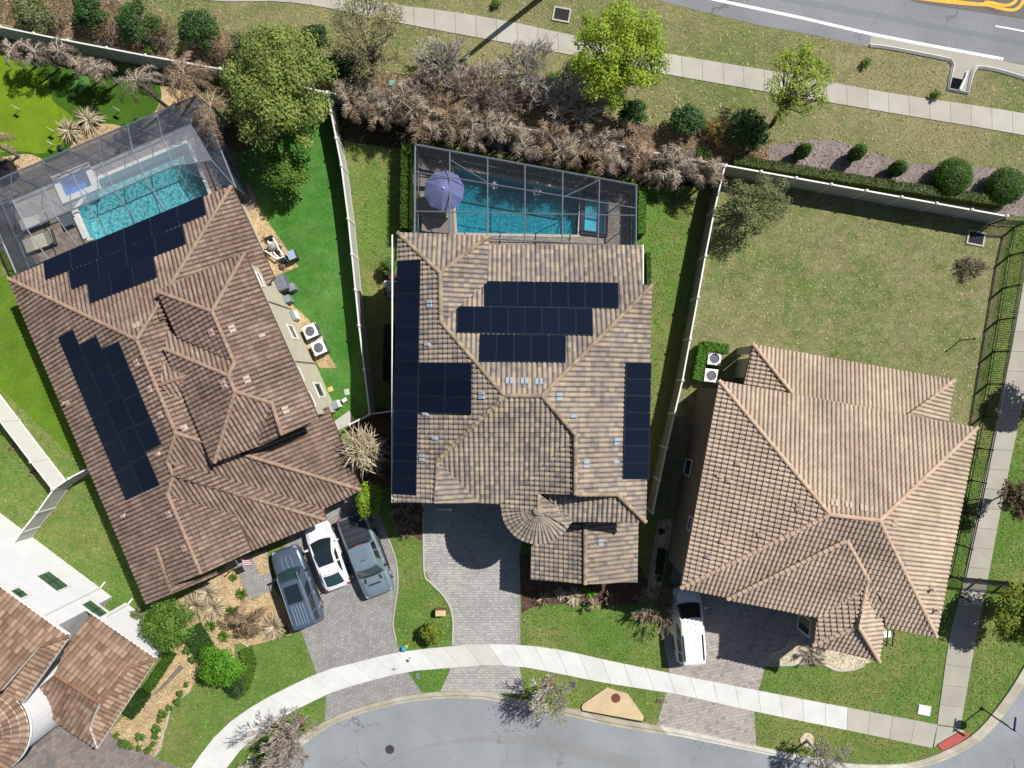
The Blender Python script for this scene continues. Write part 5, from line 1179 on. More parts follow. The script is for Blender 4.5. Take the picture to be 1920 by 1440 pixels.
for i, (x, y, r, lb) in enumerate(((210, 70, 34, 'brown withered bush between the two upper left dark bushes'), (316, 72, 34, 'brown withered bush between the glossy bushes left of the olive tree'), (110, 52, 30, 'brown withered bush near the upper left corner'), (420, 110, 24, 'brown withered bush beside the olive tree'))):
    bare('brown_bush', lb, 'bush', (x, y), r, 1.6, M_BTWIG, 50+i, 3, 11, .95, LM['rust'], 700, .12, 'brown withered bushes', minr=.010, r0=.025)
G2 = 'bare grey shrubs above the palm row'
for i, (x, y, r, h, m, lb) in enumerate(((828, 128, 46, 2.4, M_TWIG, 'pale bare shrub crossed by the pole shadow'), (985, 138, 54, 2.6, M_TWIG, 'pale bare shrub overlapping the middle of the upper sidewalk'), (892, 178, 50, 2.2, M_BTWIG, 'brownish bare shrub in the middle of the leaf litter'), (1062, 205, 56, 2.4, M_TWIG, 'grey bare shrub just left of the yellow green tree'),
                                        (1012, 190, 36, 1.8, M_BTWIG, 'small brownish bare shrub between two grey ones'), (795, 170, 36, 1.6, M_BTWIG, 'low brownish bare shrub behind the withered palms'), (940, 200, 40, 1.6, M_BTWIG, 'low brown bare shrub right above the palm row'), (1105, 165, 34, 1.8, M_TWIG, 'small grey bare shrub touching the yellow green tree'))):
    bare('bare_shrub', lb, 'shrub', (x, y), r*1.3, h, m, 60+i, 4, 12, 1.0, group=G2, minr=.013, r0=.03)
for i, (x, y, r) in enumerate(((180, 78, 10), (190, 148, 8), (165, 165, 9))): pass
for i, (x, y, r, lb) in enumerate(((180, 76, 14, 'low green tuft beside the upper left fence'), (278, 92, 12, 'low green tuft behind the fence near the tall palms'), (405, 118, 12, 'low green tuft at the foot of the olive tree'), (687, 172, 14, 'low green tuft in litter near the fence corner'), (757, 156, 7, 'tiny bright green tuft in the leaf litter'), (855, 163, 7, 'tiny bright green tuft between the bare shrubs'),
                                  (1036, 142, 10, 'bright green tuft right of the pale bare shrubs'), (820, 155, 12, 'dull green tuft below the pole shadow'), (1320, 288, 18, 'green tuft at the right end of the palm row'), (1625, 118, 12, 'green weed tuft in the upper verge'), (1754, 178, 12, 'yellowish weed tuft near the flume'), (930, 5, 12, 'green weed tuft at the top edge'))):
    shrub('green_tuft', lb, 'plant', (x, y), r, .5, 260, .11, LM['bright' if i in (4, 5, 6) else 'mid'], 4, 'green tufts', 80+i)
# ---- topiary and hedges
def topiary(label, bpx, rpx, h, seed, ry=None, group='clipped round topiaries'):
    rng = random.Random(seed); b = P(*bpx); R = sc(rpx, h*.5); root = thing('topiary', label, 'topiary', b, group)
    mb = MB(); mb.lathe((b.x, b.y, 0), [(R*.5, .08), (R*.82, h*.25), (R*.9, h*.5), (R*.74, h*.76), (R*.35, h*.92), (.02, h*.95)], 14, .2); core = mb
    leaves(mb, b+Vector((0, 0, h*.5)), (R, R, h*.5), int(2600*R*h*.8)+500, .10, rng, .93, .3, .1, .9, -.98)
    mb.build('crown', LM['hedge'], root); mb = MB(); mb.tube([(b.x, b.y, 0), (b.x, b.y, .2)], .05, 6); mb.build('trunk', M_BARK, root)
for i, (x, y, r, h, lb) in enumerate(((1493, 293, 13, 2.0, 'slim clipped topiary nearest the dark glossy bush'), (1594, 295, 13, 1.9, 'slim clipped topiary second along the grey mulch bed'), (1669, 324, 14, 1.8, 'slim clipped topiary just left of the two fat ones'), (1770, 339, 35, 1.9, 'fat round topiary, the inner one of the pair'), (1868, 356, 35, 1.8, 'fat round topiary beside the end of the white fence'))):
    topiary(lb, (x, y), r, h, 100+i)
def hedge(label, pts, w, h, mat, seed=1, dens=420, ls=.09, name='hedge', group=None):
    rng = random.Random(seed); q = [P(*p) for p in pts]; root = thing(name, label, 'hedge', q[0], group); mb = MB()
    for i in range(len(q)-1):
        a, b = q[i], q[i+1]; d = b-a; L = d.length; t = d/L; s = Vector((-t.y, t.x, 0))
        mb.box((a+b)/2+Vector((0, 0, h*.46)), (L, w*.82, h*.9), math.atan2(d.y, d.x), .25)
        for k in range(int(dens*L*(w+h))):
            u = rng.uniform(-.02, 1.02); v = rng.uniform(-.5, .5); zz = rng.random()
            if rng.random() < w/(w+2*h)*1.4: p = a+d*u+s*v*w+Vector((0, 0, h*rng.uniform(.93, 1.02)))
            elif rng.random() < .9: p = a+d*u+s*w*.5*rng.choice((-1, 1))*rng.uniform(.85, 1.05)+Vector((0, 0, h*zz))
            else: p = a+d*rng.choice((0, 1))+s*v*w+Vector((0, 0, h*zz))
            n_ = (Vector((0, 0, .8))+rv(rng)).normalized(); aa = n_.cross(rv(rng)).normalized(); bb = n_.cross(aa); z = ls*rng.uniform(.6, 1.4)
            mb.add([p-aa*z*.5, p+bb*z*.32, p+aa*z*.5, p-bb*z*.32], [(0, 1, 2, 3)], rng.random())
    mb.build('foliage', mat, root); return root
hedge('long clipped hedge outside the white fence of the bare lot', [(1370, 306), (1440, 318), (1660, 354), (1860, 384)], .62, 1.0, leaf_mat('olive hedge leaves', (.085, .13, .012)), 1)
hedge('dark green hedge against the left wall of the flat pool cage', [(769, 288), (767, 436)], .62, 1.9, LM['hedge'], 2)
hedge('bright hedge against the right wall of the flat pool cage', [(1197, 366), (1196, 446)], .50, 1.6, LM['fresh'], 3)
hedge('hook shaped bright hedge around the pair of air conditioners', [(1300, 712), (1312, 650), (1357, 656)], .62, 1.2, LM['fresh'], 4)
hedge('low clipped hedge along the right side of the middle house', [(1212, 478), (1213, 540)], .3, .8, LM['hedge'], 5)
hedge('dark hedge beside the white house leading to the fallen frond', [(326, 1222), (300, 1262), (284, 1286)], .55, .8, LM['hedge'], 6)
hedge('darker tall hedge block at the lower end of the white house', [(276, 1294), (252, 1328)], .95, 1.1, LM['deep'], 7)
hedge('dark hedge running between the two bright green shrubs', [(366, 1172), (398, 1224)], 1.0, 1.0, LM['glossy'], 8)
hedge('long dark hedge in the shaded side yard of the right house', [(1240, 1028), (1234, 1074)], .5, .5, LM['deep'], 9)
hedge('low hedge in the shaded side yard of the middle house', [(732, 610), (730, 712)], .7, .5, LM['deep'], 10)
# ---- front garden greenery
tree('leafy_shrub', 'large glossy green shrub covering the corner of the white house', 'shrub', (312, 1172), 54, 2.4, 5200, .16, LM['mid'], 18, .38, seed=130, vs=.75, trunk=.08)
tree('leafy_shrub', 'bright green rounded shrub at the tip of the left front bed', 'shrub', (412, 1248), 45, 1.7, 4600, .15, LM['bright'], 16, .38, seed=131, vs=.75, trunk=.07)
shrub('leafy_shrub', 'low dark green shrub below the bright green rounded shrub', 'shrub', (443, 1284), 26, 1.0, 1500, .12, LM['deep'], 8, seed=132)
shrub('leafy_shrub', 'small olive shrub touching the wall of the white house', 'shrub', (253, 1158), 19, 1.2, 900, .10, LM['dull'], 7, seed=133)
tree('leafy_shrub', 'tall bright yellow green shrub behind the grey pickup', 'shrub', (692, 938), 24, 2.6, 2200, .16, LM['tallgreen'], 10, .42, seed=134, vs=.9, trunk=.06, rpy=42, bpx=(716, 928))
shrub('leafy_shrub', 'rounded green shrub beside the buff utility box', 'shrub', (808, 1187), 25, 1.9, 1700, .16, LM['yellow'], 9, seed=135)
shrub('leafy_shrub', 'small rounded green shrub beside the long left fence', 'shrub', (729, 499), 20, 1.7, 1500, .12, LM['mid'], 8, seed=136)
tree('leafy_tree', 'yellow green tree at the right edge beside the picket gate', 'tree', (1916, 1152), 60, 2.8, 7500, .19, LM['yellow'], 22, .34, (1886, 1142), seed=137, vs=.8, trunk=.08)
tree('leafy_tree', 'sparse rusty tree shading the garden path at the right edge', 'tree', (1914, 935), 42, 3.0, 3200, .17, LM['rust'], 16, .36, (1890, 925), seed=138, vs=.9, trunk=.07)
tree('leafy_tree', 'dark green tree just outside the right edge shading the path', 'tree', (2003, 728), 50, 3.2, 6000, .19, LM['glossy'], 14, .38, seed=139, vs=.8, trunk=.08)
for i, (x, y, r, lb) in enumerate(((1240, 996, 8, 'small dark round shrub at the top of the shaded gravel strip'), (1236, 1086, 7, 'small dark round shrub below the long shaded hedge'))): shrub('round_shrub', lb, 'shrub', (x, y), r, .5, 240, .09, LM['deep'], 4, seed=145+i)
hedge_sp = [(341, 1297), (337, 1312), (322, 1324), (310, 1334), (303, 1346), (298, 1362), (295, 1376), (290, 1392), (282, 1402), (356, 1216), (364, 1233), (268, 1377), (247, 1395), (264, 1400), (222, 1376), (234, 1388), (352, 1281)]
proto = None
for i, (x, y) in enumerate(hedge_sp):
    if proto is None:
        proto = shrub('edging_plant', 'small green edging plant in the golden gravel beside the white house', 'plant', (x, y), 7.5, .45, 240, .10, LM['mid'], 4, 'edging plants in the golden gravel', 150); o_ = proto
    else: o_ = copy_tree(proto)
    p = P(x, y); o_.location = (p.x, p.y, 0); o_.rotation_euler = (0, 0, rnd.uniform(0, 6.28)); s_ = rnd.uniform(.8, 1.5); o_.scale = (s_, s_, s_)
for i, (x, y, r, lb) in enumerate(((438, 1082, 9, 'green grassy plant beside the upper end of the entry walk'), (454, 1112, 14, 'green grassy plant beside the lower corner of the entry walk'), (396, 1172, 14, 'dark green plant under the drooping palm'), (432, 1145, 11, 'green plant between spiky bush and drooping palm'), (420, 1192, 14, 'green plant above the bright rounded shrub'), (534, 1182, 13, 'green plant at the driveway corner near the grey off-roader'), (1108, 1112, 13, 'bright green plant among straw plants under the front gable'), (1095, 1106, 8, 'small bright green plant under the front gable'))):
    spiky('grassy_plant', lb, (x, y), .4, sc(r), LM['bright' if i > 5 else 'mid'], 90, 170+i, w=.09)
hedge('curved low groundcover hedge right of the bright green rounded shrub', [(462, 1214), (472, 1240), (466, 1272), (450, 1296)], .8, .45, LM['mid'], 11)
# ---- withered things in the front gardens
for i, (x, y, R, lb) in enumerate(((370, 1132, 1.25, 'big straw coloured spiky bush at the corner of the brown roof'), (392, 1108, 1.0, 'straw coloured spiky bush nearest the brown eave'), (403, 1136, 1.1, 'straw coloured spiky bush closest to the drooping palm'))):
    spiky('straw_bush', lb, (x, y), .8, R, M_SILVER, 210, 180+i, 'bush', 'straw coloured spiky bushes', .055)
spiky('straw_bush', 'brown spiky bush beside the driveway of the left house', (517, 1172), .7, 1.05, M_SILVER, 230, 184, 'bush', None, .06)
palm('drooping_palm', 'brown drooping palm with few fronds in the left front bed', (463, 1166), 2.0, 1.75, M_DEAD2, 11, 190, el=(-.1, .9), droop=1.7, lw=.40, nl=34, bpx=(458, 1150))
spiky('straw_bush', 'huge tangled straw coloured bush in the gap beside the brown roof', (682, 842), 1.6, 1.5, M_SILVER, 380, 191, 'bush', None, .06, (-.2, 1.5), 1.4, 3.4)
bare('dry_shrub', 'tangle of dry twigs under the huge straw coloured bush', 'shrub', (700, 880), 34, 1.2, M_TTWIG, 192, 4, 7, 1.0)
spiky('straw_bush', 'pinkish withered plant at the driveway corner of the middle house', (762, 992), .5, .85, M_DEAD2, 150, 193, 'bush', None, .07)
bare('dry_shrub', 'dark withered shrub in the shade left of the garage', 'shrub', (762, 960), 30, 1.0, M_BTWIG, 194, 4, 8, 1.0)
for i, (x, y, R, m, lb) in enumerate(((1016, 1120, .75, M_DEAD2, 'reddish withered plant leftmost under the front gable'), (1076, 1118, .8, M_SILVER, 'straw coloured withered plant in the middle under the front gable'), (1050, 1112, .55, M_SILVER, 'small straw coloured plant beside the reddish one'))):
    spiky('withered_plant', lb, (x, y), .4, R, m, 130, 196+i, 'plant', 'withered plants under the front gable', .07)
bare('bare_plant', 'tan bare branching plant rightmost under the front gable', 'plant', (1143, 1118), 24, 1.1, M_TTWIG, 199, 2, 9, .9, minr=.03, r0=.04)
palm('young_palm', 'small arching palm on the lawn under the front gable', (1112, 1134), .9, .75, M_DEAD2, 7, 200, el=(.1, .8), droop=1.6, lw=.18, nl=14, trunk=.05)
bare('bare_shrub', 'tan bare shrub overhanging the white minivan', 'shrub', (1228, 1126), 56, 2.4, M_TTWIG, 201, 4, 11, .95, minr=.013)
bare('dry_shrub', 'dark wiry shrub in the pale gravel at the right house', 'shrub', (1520, 1222), 30, .9, M_BTWIG, 202, 4, 8, 1.0, minr=.007)
bare('brown_bush', 'reddish brown dry bush beside the picket fence in the bare lot', 'bush', (1817, 502), 27, 1.3, M_BTWIG, 203, 4, 10, 1.0, LM['rust'], 260, .08, minr=.009)
# ---- street trees
bare('street_tree', 'bare street tree with a few green leaves beside the inlet slab', 'tree', (1027, 1281), 62, 4.6, M_TWIG, 210, 4, 13, .66, LM['lime'], 700, .10, trunk=1.3, minr=.012, r0=.04)
bare('street_tree', 'bare grey street tree at the lower left kerb', 'tree', (563, 1353), 76, 4.8, M_BTWIG, 211, 5, 13, .7, trunk=1.3, minr=.012, r0=.045, kids=(3, 3))
bare('street_tree', 'bare street tree in a pale ring at the lower right kerb', 'tree', (1513, 1387), 48, 4.0, M_TWIG, 212, 5, 9, .55, trunk=1.2, minr=.011, r0=.04, kids=(3, 3))
bare('street_tree', 'low dry street tree cut off by the lower edge', 'tree', (480, 1428), 26, 2.0, M_TWIG, 213, 4, 7, .9, minr=.009)
# ---- withered palms
G3 = 'withered palms in the long row'
protos = []
lab = 'withered brown palm in the long row between the fence and the flat pool cage'
rp = random.Random(77); N = 56
for i in range(N):
    t = (i+.5)/N; x = 640+t*705+rp.uniform(-7, 7); y = 172+t*134+(6, 20, 34)[i % 3]+rp.uniform(-9, 9)-(12 if t < .2 else 0)
    if len(protos) < 6:
        o_ = palm('withered_palm', lab, (x, y), 2.5, 1.35, (M_DEAD, M_GREYF, M_DEAD2)[i % 3], 13, 220+i, G3, (-.5, 1.0), 1.7, .36, nl=20, leafw=.05, ragged=.4, trunk=.07); protos.append(o_)
    else:
        o_ = copy_tree(protos[rp.randrange(6)]); p = foot(x, y, 2.5); o_.location = p; o_.rotation_euler = (0, 0, rp.uniform(0, 6.28)); s_ = rp.uniform(.72, 1.15); o_.scale = (s_, s_, s_*rp.uniform(.9, 1.1))
bld = [(22, 92, 1.5), (66, 98, 1.5), (110, 96, 1.4), (150, 118, 1.3), (182, 126, 1.4)]
ll = ['greyish withered palm at the very left of the putting green row', 'greyish withered palm second from left above the putting green', 'silvery withered palm third from left above the putting green', 'brown withered palm fourth from left above the putting green', 'brown withered palm rightmost of the row above the putting green']
for i, (x, y, L) in enumerate(bld): palm('withered_palm', ll[i], (x, y), 2.4, L, M_GREYF if i < 3 else M_DEAD, 15, 240+i, 'withered palms above the putting green', (-.3, .9), 1.9, .36, nl=22, leafw=.055, trunk=.08)
palm('tall_palm', 'tall leaning dead palm whose bare trunk crosses the putting green', (256, 152), 4.2, 2.0, M_GREYF, 16, 250, None, (-.6, .9), 1.7, .32, (318, 205), 30, .045, .12)
palm('tall_palm', 'tall brown palm above the golden gravel patch beside the olive tree', (345, 138), 3.8, 2.4, M_DEAD2, 16, 251, None, (-.3, .8), 1.5, .42, (372, 172), 34, .045, .12)
palm('tall_palm', 'tall brown palm overhanging the corner of the hipped pool cage', (396, 198), 4.0, 2.7, M_DEAD2, 17, 252, None, (-.3, .8), 1.5, .42, (430, 238), 34, .045, .12)
palm('tall_palm', 'brown palm frond cluster poking in at the left edge', (-18, 268), 2.6, 1.5, M_DEAD2, 9, 253, None, (-.2, .6), 1.3, .3, None, 24, .05, .1)
spiky('silver_plant', 'silvery arching plant left of its twin beside the pool cage', (136, 248), 1.0, 1.25, M_SILVER, 130, 255, 'plant', 'silvery arching plants', .06, (.1, 1.3), 1.5)
spiky('silver_plant', 'silvery arching plant right of its twin beside the pool cage', (170, 228), 1.0, 1.35, M_SILVER, 150, 256, 'plant', 'silvery arching plants', .06, (.1, 1.3), 1.5)
c = P(447, 255); r = thing('tree_ring', 'round brown mulch mound under the large olive tree', 'mulch mound', c); mb = MB(); mb.lathe((c.x, c.y, 0), [(1.02, .01), (1.0, .08), (.6, .2), (.05, .26)], 24); mb.build('mound', M_DARKMULCH, r)
for i, (x, y, lb) in enumerate(((24, 838, 'small reddish plant ring against the wide white fence, upper one'), (62, 886, 'small reddish plant ring against the wide white fence, lower one'))):
    spiky('ring_plant', lb, (x, y), .2, .36, M_DEAD2, 60, 260+i, 'plant', 'reddish plant rings', .05)
c = P(1513, 1387); r = tag(MB().build('x', CONC, at=c) if False else thing('tree_ring', 'pale round gravel ring at the lower right street tree', 'tree ring', c)); mb = MB(); mb.lathe((c.x, c.y, 0), [(.48, .005), (.48, .06), (.05, .07)], 22); mb.build('gravel_disc', M_PALEGRAVEL, r)
c = P(563, 1353); r = thing('tree_ring', 'tan mulch ring at the lower left street tree', 'tree ring', c); mb = MB(); mb.lathe((c.x, c.y, 0), [(.42, .005), (.42, .05), (.05, .06)], 22); mb.build('mulch_disc', M_LITTER, r)
c = P(1027, 1281); r = thing('tree_ring', 'orange mulch ring at the street tree beside the inlet slab', 'tree ring', c); mb = MB(); mb.lathe((c.x, c.y, 0), [(.46, .005), (.46, .05), (.05, .06)], 22); mb.build('mulch_disc', M_LITTER, r)
# fallen frond in the bed of the white house
r = thing('fallen_frond', 'grey fallen palm trunk piece lying on the golden gravel', 'log', P(330, 1262)); mb = MB(); mb.tube([P(340, 1250, .1), P(318, 1275, .1), P(290, 1302, .07)], [.16, .12, .04], 8); mb.build('log', M_GBARK, r)
r = thing('fallen_frond', 'tan dry frond lying on the golden gravel below the log', 'frond', P(290, 1310)); mb = MB(); frond(mb, P(308, 1298, .12), 3.9, .12, 2.0, random.Random(5), .15, .25, 24); mb.build('blades', M_SILVER, r)
# ================================================================== VEHICLES
def carpaint(name, c, metal=.3, rough=.28):
    m = NM(name); m.col((*c[:3], 1)); m.b.inputs['Metallic'].default_value = metal; m.b.inputs['Roughness'].default_value = rough; m.b.inputs['Specular IOR Level'].default_value = .5
    m.b.inputs['Coat Weight'].default_value = .4; m.b.inputs['Coat Roughness'].default_value = .08; return m.m
M_CGLASS = glass_mat('tinted car glass', (.012, .02, .024), .05); M_CGLASS2 = glass_mat('greenish car glass', (.02, .05, .055), .06)
M_RIM = plain('alloy rim', (.35, .36, .38), .35, .7); M_RED = plain('red lamp', (.30, .012, .015), .3); M_LAMP = plain('clear lamp', (.30, .32, .35), .2)
M_TRIM = plain('black trim', (.02, .02, .022), .5)
def pl_at(poly, u):
    n = len(poly)-1; x = min(n-1e-6, max(0, u*n)); i = int(x); return poly[i].lerp(poly[i+1], x-i)
def car(label, cat, cpx, frm, to, L, Wd, body, cab, paint, glass, extras=None, name=None):
    c = foot(cpx[0], cpx[1], .8); d = P(*to)-P(*frm); rz = math.atan2(d.y, d.x)
    r = thing(name or cat.replace(' ', '_'), label, cat, c); R = Matrix.Rotation(rz, 3, 'Z')
    T = lambda x, y, z: c+R @ Vector((x, y, z)); w0 = Wd/2
    mb = MB(); rings = []
    for f, w, zl, zs, zt in body:
        x = f*L-L/2; w *= w0
        half = [(w*.90, zl), (w, zl+.14), (w*1.0, (zl+zs)*.5+.05), (w*.985, zs-.06), (w*.93, zs), (w*.80, zs+(zt-zs)*.55), (w*.45, zt-.01), (0, zt)]
        rings.append([T(x, y, z) for y, z in half]+[T(x, -y, z) for y, z in reversed(half[:-1])])
    mb.rings(rings, True); mb.build('body', paint, r, smooth=True)
    def ring(xf, xr, wf, wr, z, bf, br, bs):
        F = [Vector((xf+bf*(1-(k/3)**2), -wf*k/3, z)) for k in (3, 2, 1, 0, -1, -2, -3)]
        Lf = [Vector((xf+(xr-xf)*k/6, (wf+(wr-wf)*k/6)+bs*math.sin(math.pi*k/6), z)) for k in range(7)]
        B = [Vector((xr-br*(1-(k/3)**2), wr*k/3, z)) for k in (3, 2, 1, 0, -1, -2, -3)]
        Rt = [Vector((p.x, -p.y, z)) for p in reversed(Lf)]
        return F, Lf, B, Rt
    zb, zr = cab['zb'], cab['zr']
    A = ring(cab['xf']*L-L/2, cab['xr']*L-L/2, w0*cab['wf'], w0*cab['wb'], zb, .14, .08, .02)
    B = ring(cab['rf']*L-L/2, cab['rr']*L-L/2, w0*cab['tf'], w0*cab['tr'], zr, .10, .06, .02)
    flat = lambda q: [p for s in q for p in s[:-1]]
    a, b = flat(A), flat(B); cen = Vector(((cab['rf']+cab['rr'])*.5*L-L/2, 0, zr))
    top = [cen+(p-cen)*.93+Vector((0, 0, .045)) for p in b]; top2 = [cen+(p-cen)*.6+Vector((0, 0, .075)) for p in b]
    mb = MB(); mb.rings([[T(*p) for p in q] for q in (a, b, top, top2)], True); mb.build('cabin', paint, r, smooth=False)
    def glassp(nm, side, u0, u1, v0, v1, mat):
        mb = MB(); N = 8; g = []
        for j in (0, 1):
            v = v0+(v1-v0)*j; row = []
            for i in range(N+1):
                u = u0+(u1-u0)*i/N; p = pl_at(A[side], u).lerp(pl_at(B[side], u), v)
                t = pl_at(A[side], min(1, u+.05))-pl_at(A[side], max(0, u-.05)); n_ = t.cross(pl_at(B[side], u)-pl_at(A[side], u)).normalized()
                o_ = Vector((p.x-cen.x, p.y, .3)); n_ = n_ if n_.dot(o_) > 0 else -n_
                row.append(T(*(p+n_*.012)))
            g.append(row)
        mb.add(g[0]+g[1], [(i, i+1, N+2+i, N+1+i) for i in range(N)]); return mb.build(nm, mat, r)
    glassp('windshield', 0, .05, .95, .06, .97, glass); glassp('rear_window', 2, .08, .92, .15, .92, cab.get('rg', glass))
    for s in (1, 3):
        for u0, u1 in cab['sw']:
            if s == 3: u0, u1 = 1-u1, 1-u0
            glassp('side_window', s, u0, u1, .12, .86, M_CGLASS)
    for y in (-.28, .22):
        mb = MB(); p = pl_at(A[0], .5+y*.9).lerp(pl_at(B[0], .5+y*.9), .10)+Vector((.02, 0, .03)); q = pl_at(A[0], .5+y*.9-.34).lerp(pl_at(B[0], .5+y*.9-.34), .22)+Vector((.02, 0, .03)) if False else p+Vector((-.10, .42, .09)); mb.tube([T(*p), T(*q)], .014, 4); mb.build('wiper', M_TRIM, r)
    mb = MB(); hz = lambda f, k: [(g[3]+(g[4]-g[3])*k) for g in body if g[0] <= f][-1]
    for sy in (-1, 1):
        hx = [(g[0]*L-L/2, sy*w0*g[1]*.74, g[3]+(g[4]-g[3])*.70+.008) for g in body if cab['xf']+.02 < g[0] < .985]
        if len(hx) > 1: mb.tube([T(*v) for v in hx], .010, 4)
    mb.build('panel_gap', M_TRIM, r)
    for sy in (-1, 1):
        for u in ([.30, .62] if len(cab['sw']) == 2 else [.26, .50, .76]):
            xx = (cab['xf']+(cab['xr']-cab['xf'])*u)*L-L/2; mb = MB(); mb.box(T(xx, sy*w0*1.0, zb-.16), (.20, .05, .035), rz); mb.build('door_handle', M_LAMP, r)
    for fx in cab['wheels']:
        for sy in (-1, 1):
            q = T(fx*L-L/2, sy*(w0-.10), .36); ax = R @ Vector((0, 1, 0)); rt = cab.get('wr', .36)
            wh = MB(); n = 20; rg = []
            for rr, yy in ((rt*.72, -.11), (rt, -.09), (rt, .09), (rt*.72, .11)):
                rg.append([q+ax*yy+(R @ Vector((math.cos(2*math.pi*k/n)*rr, 0, math.sin(2*math.pi*k/n)*rr)))+Vector((0, 0, rt-.36)) for k in range(n)])
            wh.rings(rg, True); wo = wh.build('wheel', RUB, r)
            rm = MB(); rm.rings([[q+ax*sy*yy+(R @ Vector((math.cos(2*math.pi*k/n)*rr, 0, math.sin(2*math.pi*k/n)*rr)))+Vector((0, 0, rt-.36)) for k in range(n)] for rr, yy in ((rt*.66, .10), (rt*.64, .122), (rt*.2, .125))], True); rm.build('rim', M_RIM, wo)
    for sy in (-1, 1):
        f0 = body[-2]; mb = MB(); mb.box(T(f0[0]*L-L/2-.02, sy*w0*f0[1]*.80, f0[3]-.02), (.24, .26, .08), rz+sy*-.5); mb.build('headlight', M_LAMP, r)
        f0 = body[1]; mb = MB(); mb.box(T(f0[0]*L-L/2+.02, sy*w0*f0[1]*.90, f0[3]-.03), (.10, .20, .14), rz+sy*.3); mb.build('taillight', M_RED, r)
        mb = MB(); xm = cab['xf']*L-L/2-.32; mb.rings([[T(xm+x, sy*(w0+.02+yy), zb+.02+z) for x, yy in ((-.07, 0), (.07, 0), (.05, .22), (-.05, .22))] for z in (0, .15)]); mb.build('mirror', cab.get('mm', paint), r)
    if extras: extras(r, T, rz, L, w0, zr, zb)
    return r
SUVB = [(0, .86, .45, .95, .97), (.02, .95, .35, 1.05, 1.08), (.10, 1, .32, 1.08, 1.10), (.5, 1, .30, 1.08, 1.11), (.70, 1, .30, 1.06, 1.12), (.82, .99, .30, 1.03, 1.12), (.93, .94, .32, .98, 1.06), (.975, .86, .38, .90, .98), (1.0, .70, .45, .80, .86)]
def suv_x(r, T, rz, L, w0, zr, zb):
    mb = MB(); mb.rings([[T(x, y, z) for x, y in ((-.78, -.52), (.38, -.48), (.38, .48), (-.78, .52))] for z in (zr+.03, zr+.083)]); mb.build('sunroof', M_CGLASS, r)
    mb = MB(); mb.box(T(-.16, 0, zr+.09), (.04, .96, .02), rz); mb.build('sunroof_bar', M_TRIM, r)
    for y in (-.72, .72): mb = MB(); mb.tube([T(-2.1, y*.93, zr+.06), T(-1.9, y*.93, zr+.11), T(.9, y*.93, zr+.11), T(1.1, y*.93, zr+.06)], .025, 6); mb.build('roof_rail', STEEL, r)
    for y in (-.36, -.18, 0, .18, .36): mb = MB(); mb.box(T(-1.58, y*1.05, zr+.078), (1.35, .045, .022), rz); mb.build('roof_rib', carpaint('light grey paint rib', (.26, .33, .42)), r)
    for y in (-.32, .0, .32): mb = MB(); mb.tube([T(1.25, y*1.1, 1.122), T(1.8, y, 1.115), T(2.2, y*.9, 1.075)], .016, 5); mb.build('hood_crease', carpaint('pale crease', (.28, .34, .43)), r)
    mb = MB(); mb.box(T(2.56, 0, .78), (.06, 1.2, .16), rz); mb.build('grille', M_LAMP, r)
    for y in (-1, 1): mb = MB(); mb.box(T(-.2, y*w0*.99, .34), (2.9, .12, .05), rz); mb.build('running_board', M_TRIM, r)
car('grey off-road vehicle with dark sunroof and ribbed roof beside the golden gravel bed', 'suv', (557, 1100), (585, 1168), (538, 1030), 5.30, 2.02, SUVB,
    dict(zb=1.08, zr=1.78, xf=.735, xr=.015, wf=.90, wb=.90, rf=.61, rr=.035, tf=.72, tr=.74, sw=((.22, .46), (.49, .74), (.77, .94)), wheels=(.20, .79), wr=.40, mm=M_TRIM), carpaint('steel grey paint', (.085, .12, .17), .35, .3), M_CGLASS2, suv_x, name='suv')
SEDB = [(0, .74, .42, .80, .84), (.03, .88, .34, .92, .99), (.12, .97, .28, .96, 1.05), (.35, 1, .24, .95, 1.04), (.65, 1, .24, .92, .99), (.78, .98, .24, .88, .96), (.90, .92, .26, .80, .88), (.96, .82, .32, .70, .78), (1.0, .58, .40, .58, .64)]
def sed_x(r, T, rz, L, w0, zr, zb):
    mb = MB(); mb.rings([[T(x, y, z) for x, y in ((-.52, -.52), (.30, -.58), (.36, 0), (.30, .58), (-.52, .52))] for z in (zr+.02, zr+.085)]); mb.build('glass_roof', M_CGLASS, r)
    for y in (-1, 1): mb = MB(); mb.tube([T(1.0, y*w0*.80, zb+.06), T(.2, y*w0*.73, zr+.01), T(-.8, y*w0*.71, zr+.0), T(-1.6, y*w0*.80, zb+.06)], .022, 6); mb.build('roof_trim', PIPE, r)
car('white saloon car with panoramic dark glass roof between the grey off-roader and the pickup', 'car', (612, 1041), (637, 1100), (594, 984), 4.65, 1.86, SEDB,
    dict(zb=.95, zr=1.36, xf=.73, xr=.05, wf=.86, wb=.78, rf=.54, rr=.26, tf=.66, tr=.66, sw=((.20, .48), (.52, .80)), wheels=(.19, .80), wr=.34, rg=M_CGLASS2), carpaint('white pearl paint', (.66, .66, .69), .0, .25), M_CGLASS, sed_x, name='saloon_car')
PUB = [(0, .92, .60, 1.12, 1.12), (.01, .95, .50, 1.15, 1.15), (.10, 1, .42, 1.16, 1.15), (.40, 1, .40, 1.16, 1.15), (.60, 1, .40, 1.14, 1.16), (.78, 1, .38, 1.12, 1.20), (.90, .98, .38, 1.08, 1.18), (.965, .95, .42, .98, 1.10), (1.0, .84, .50, .88, .96)]
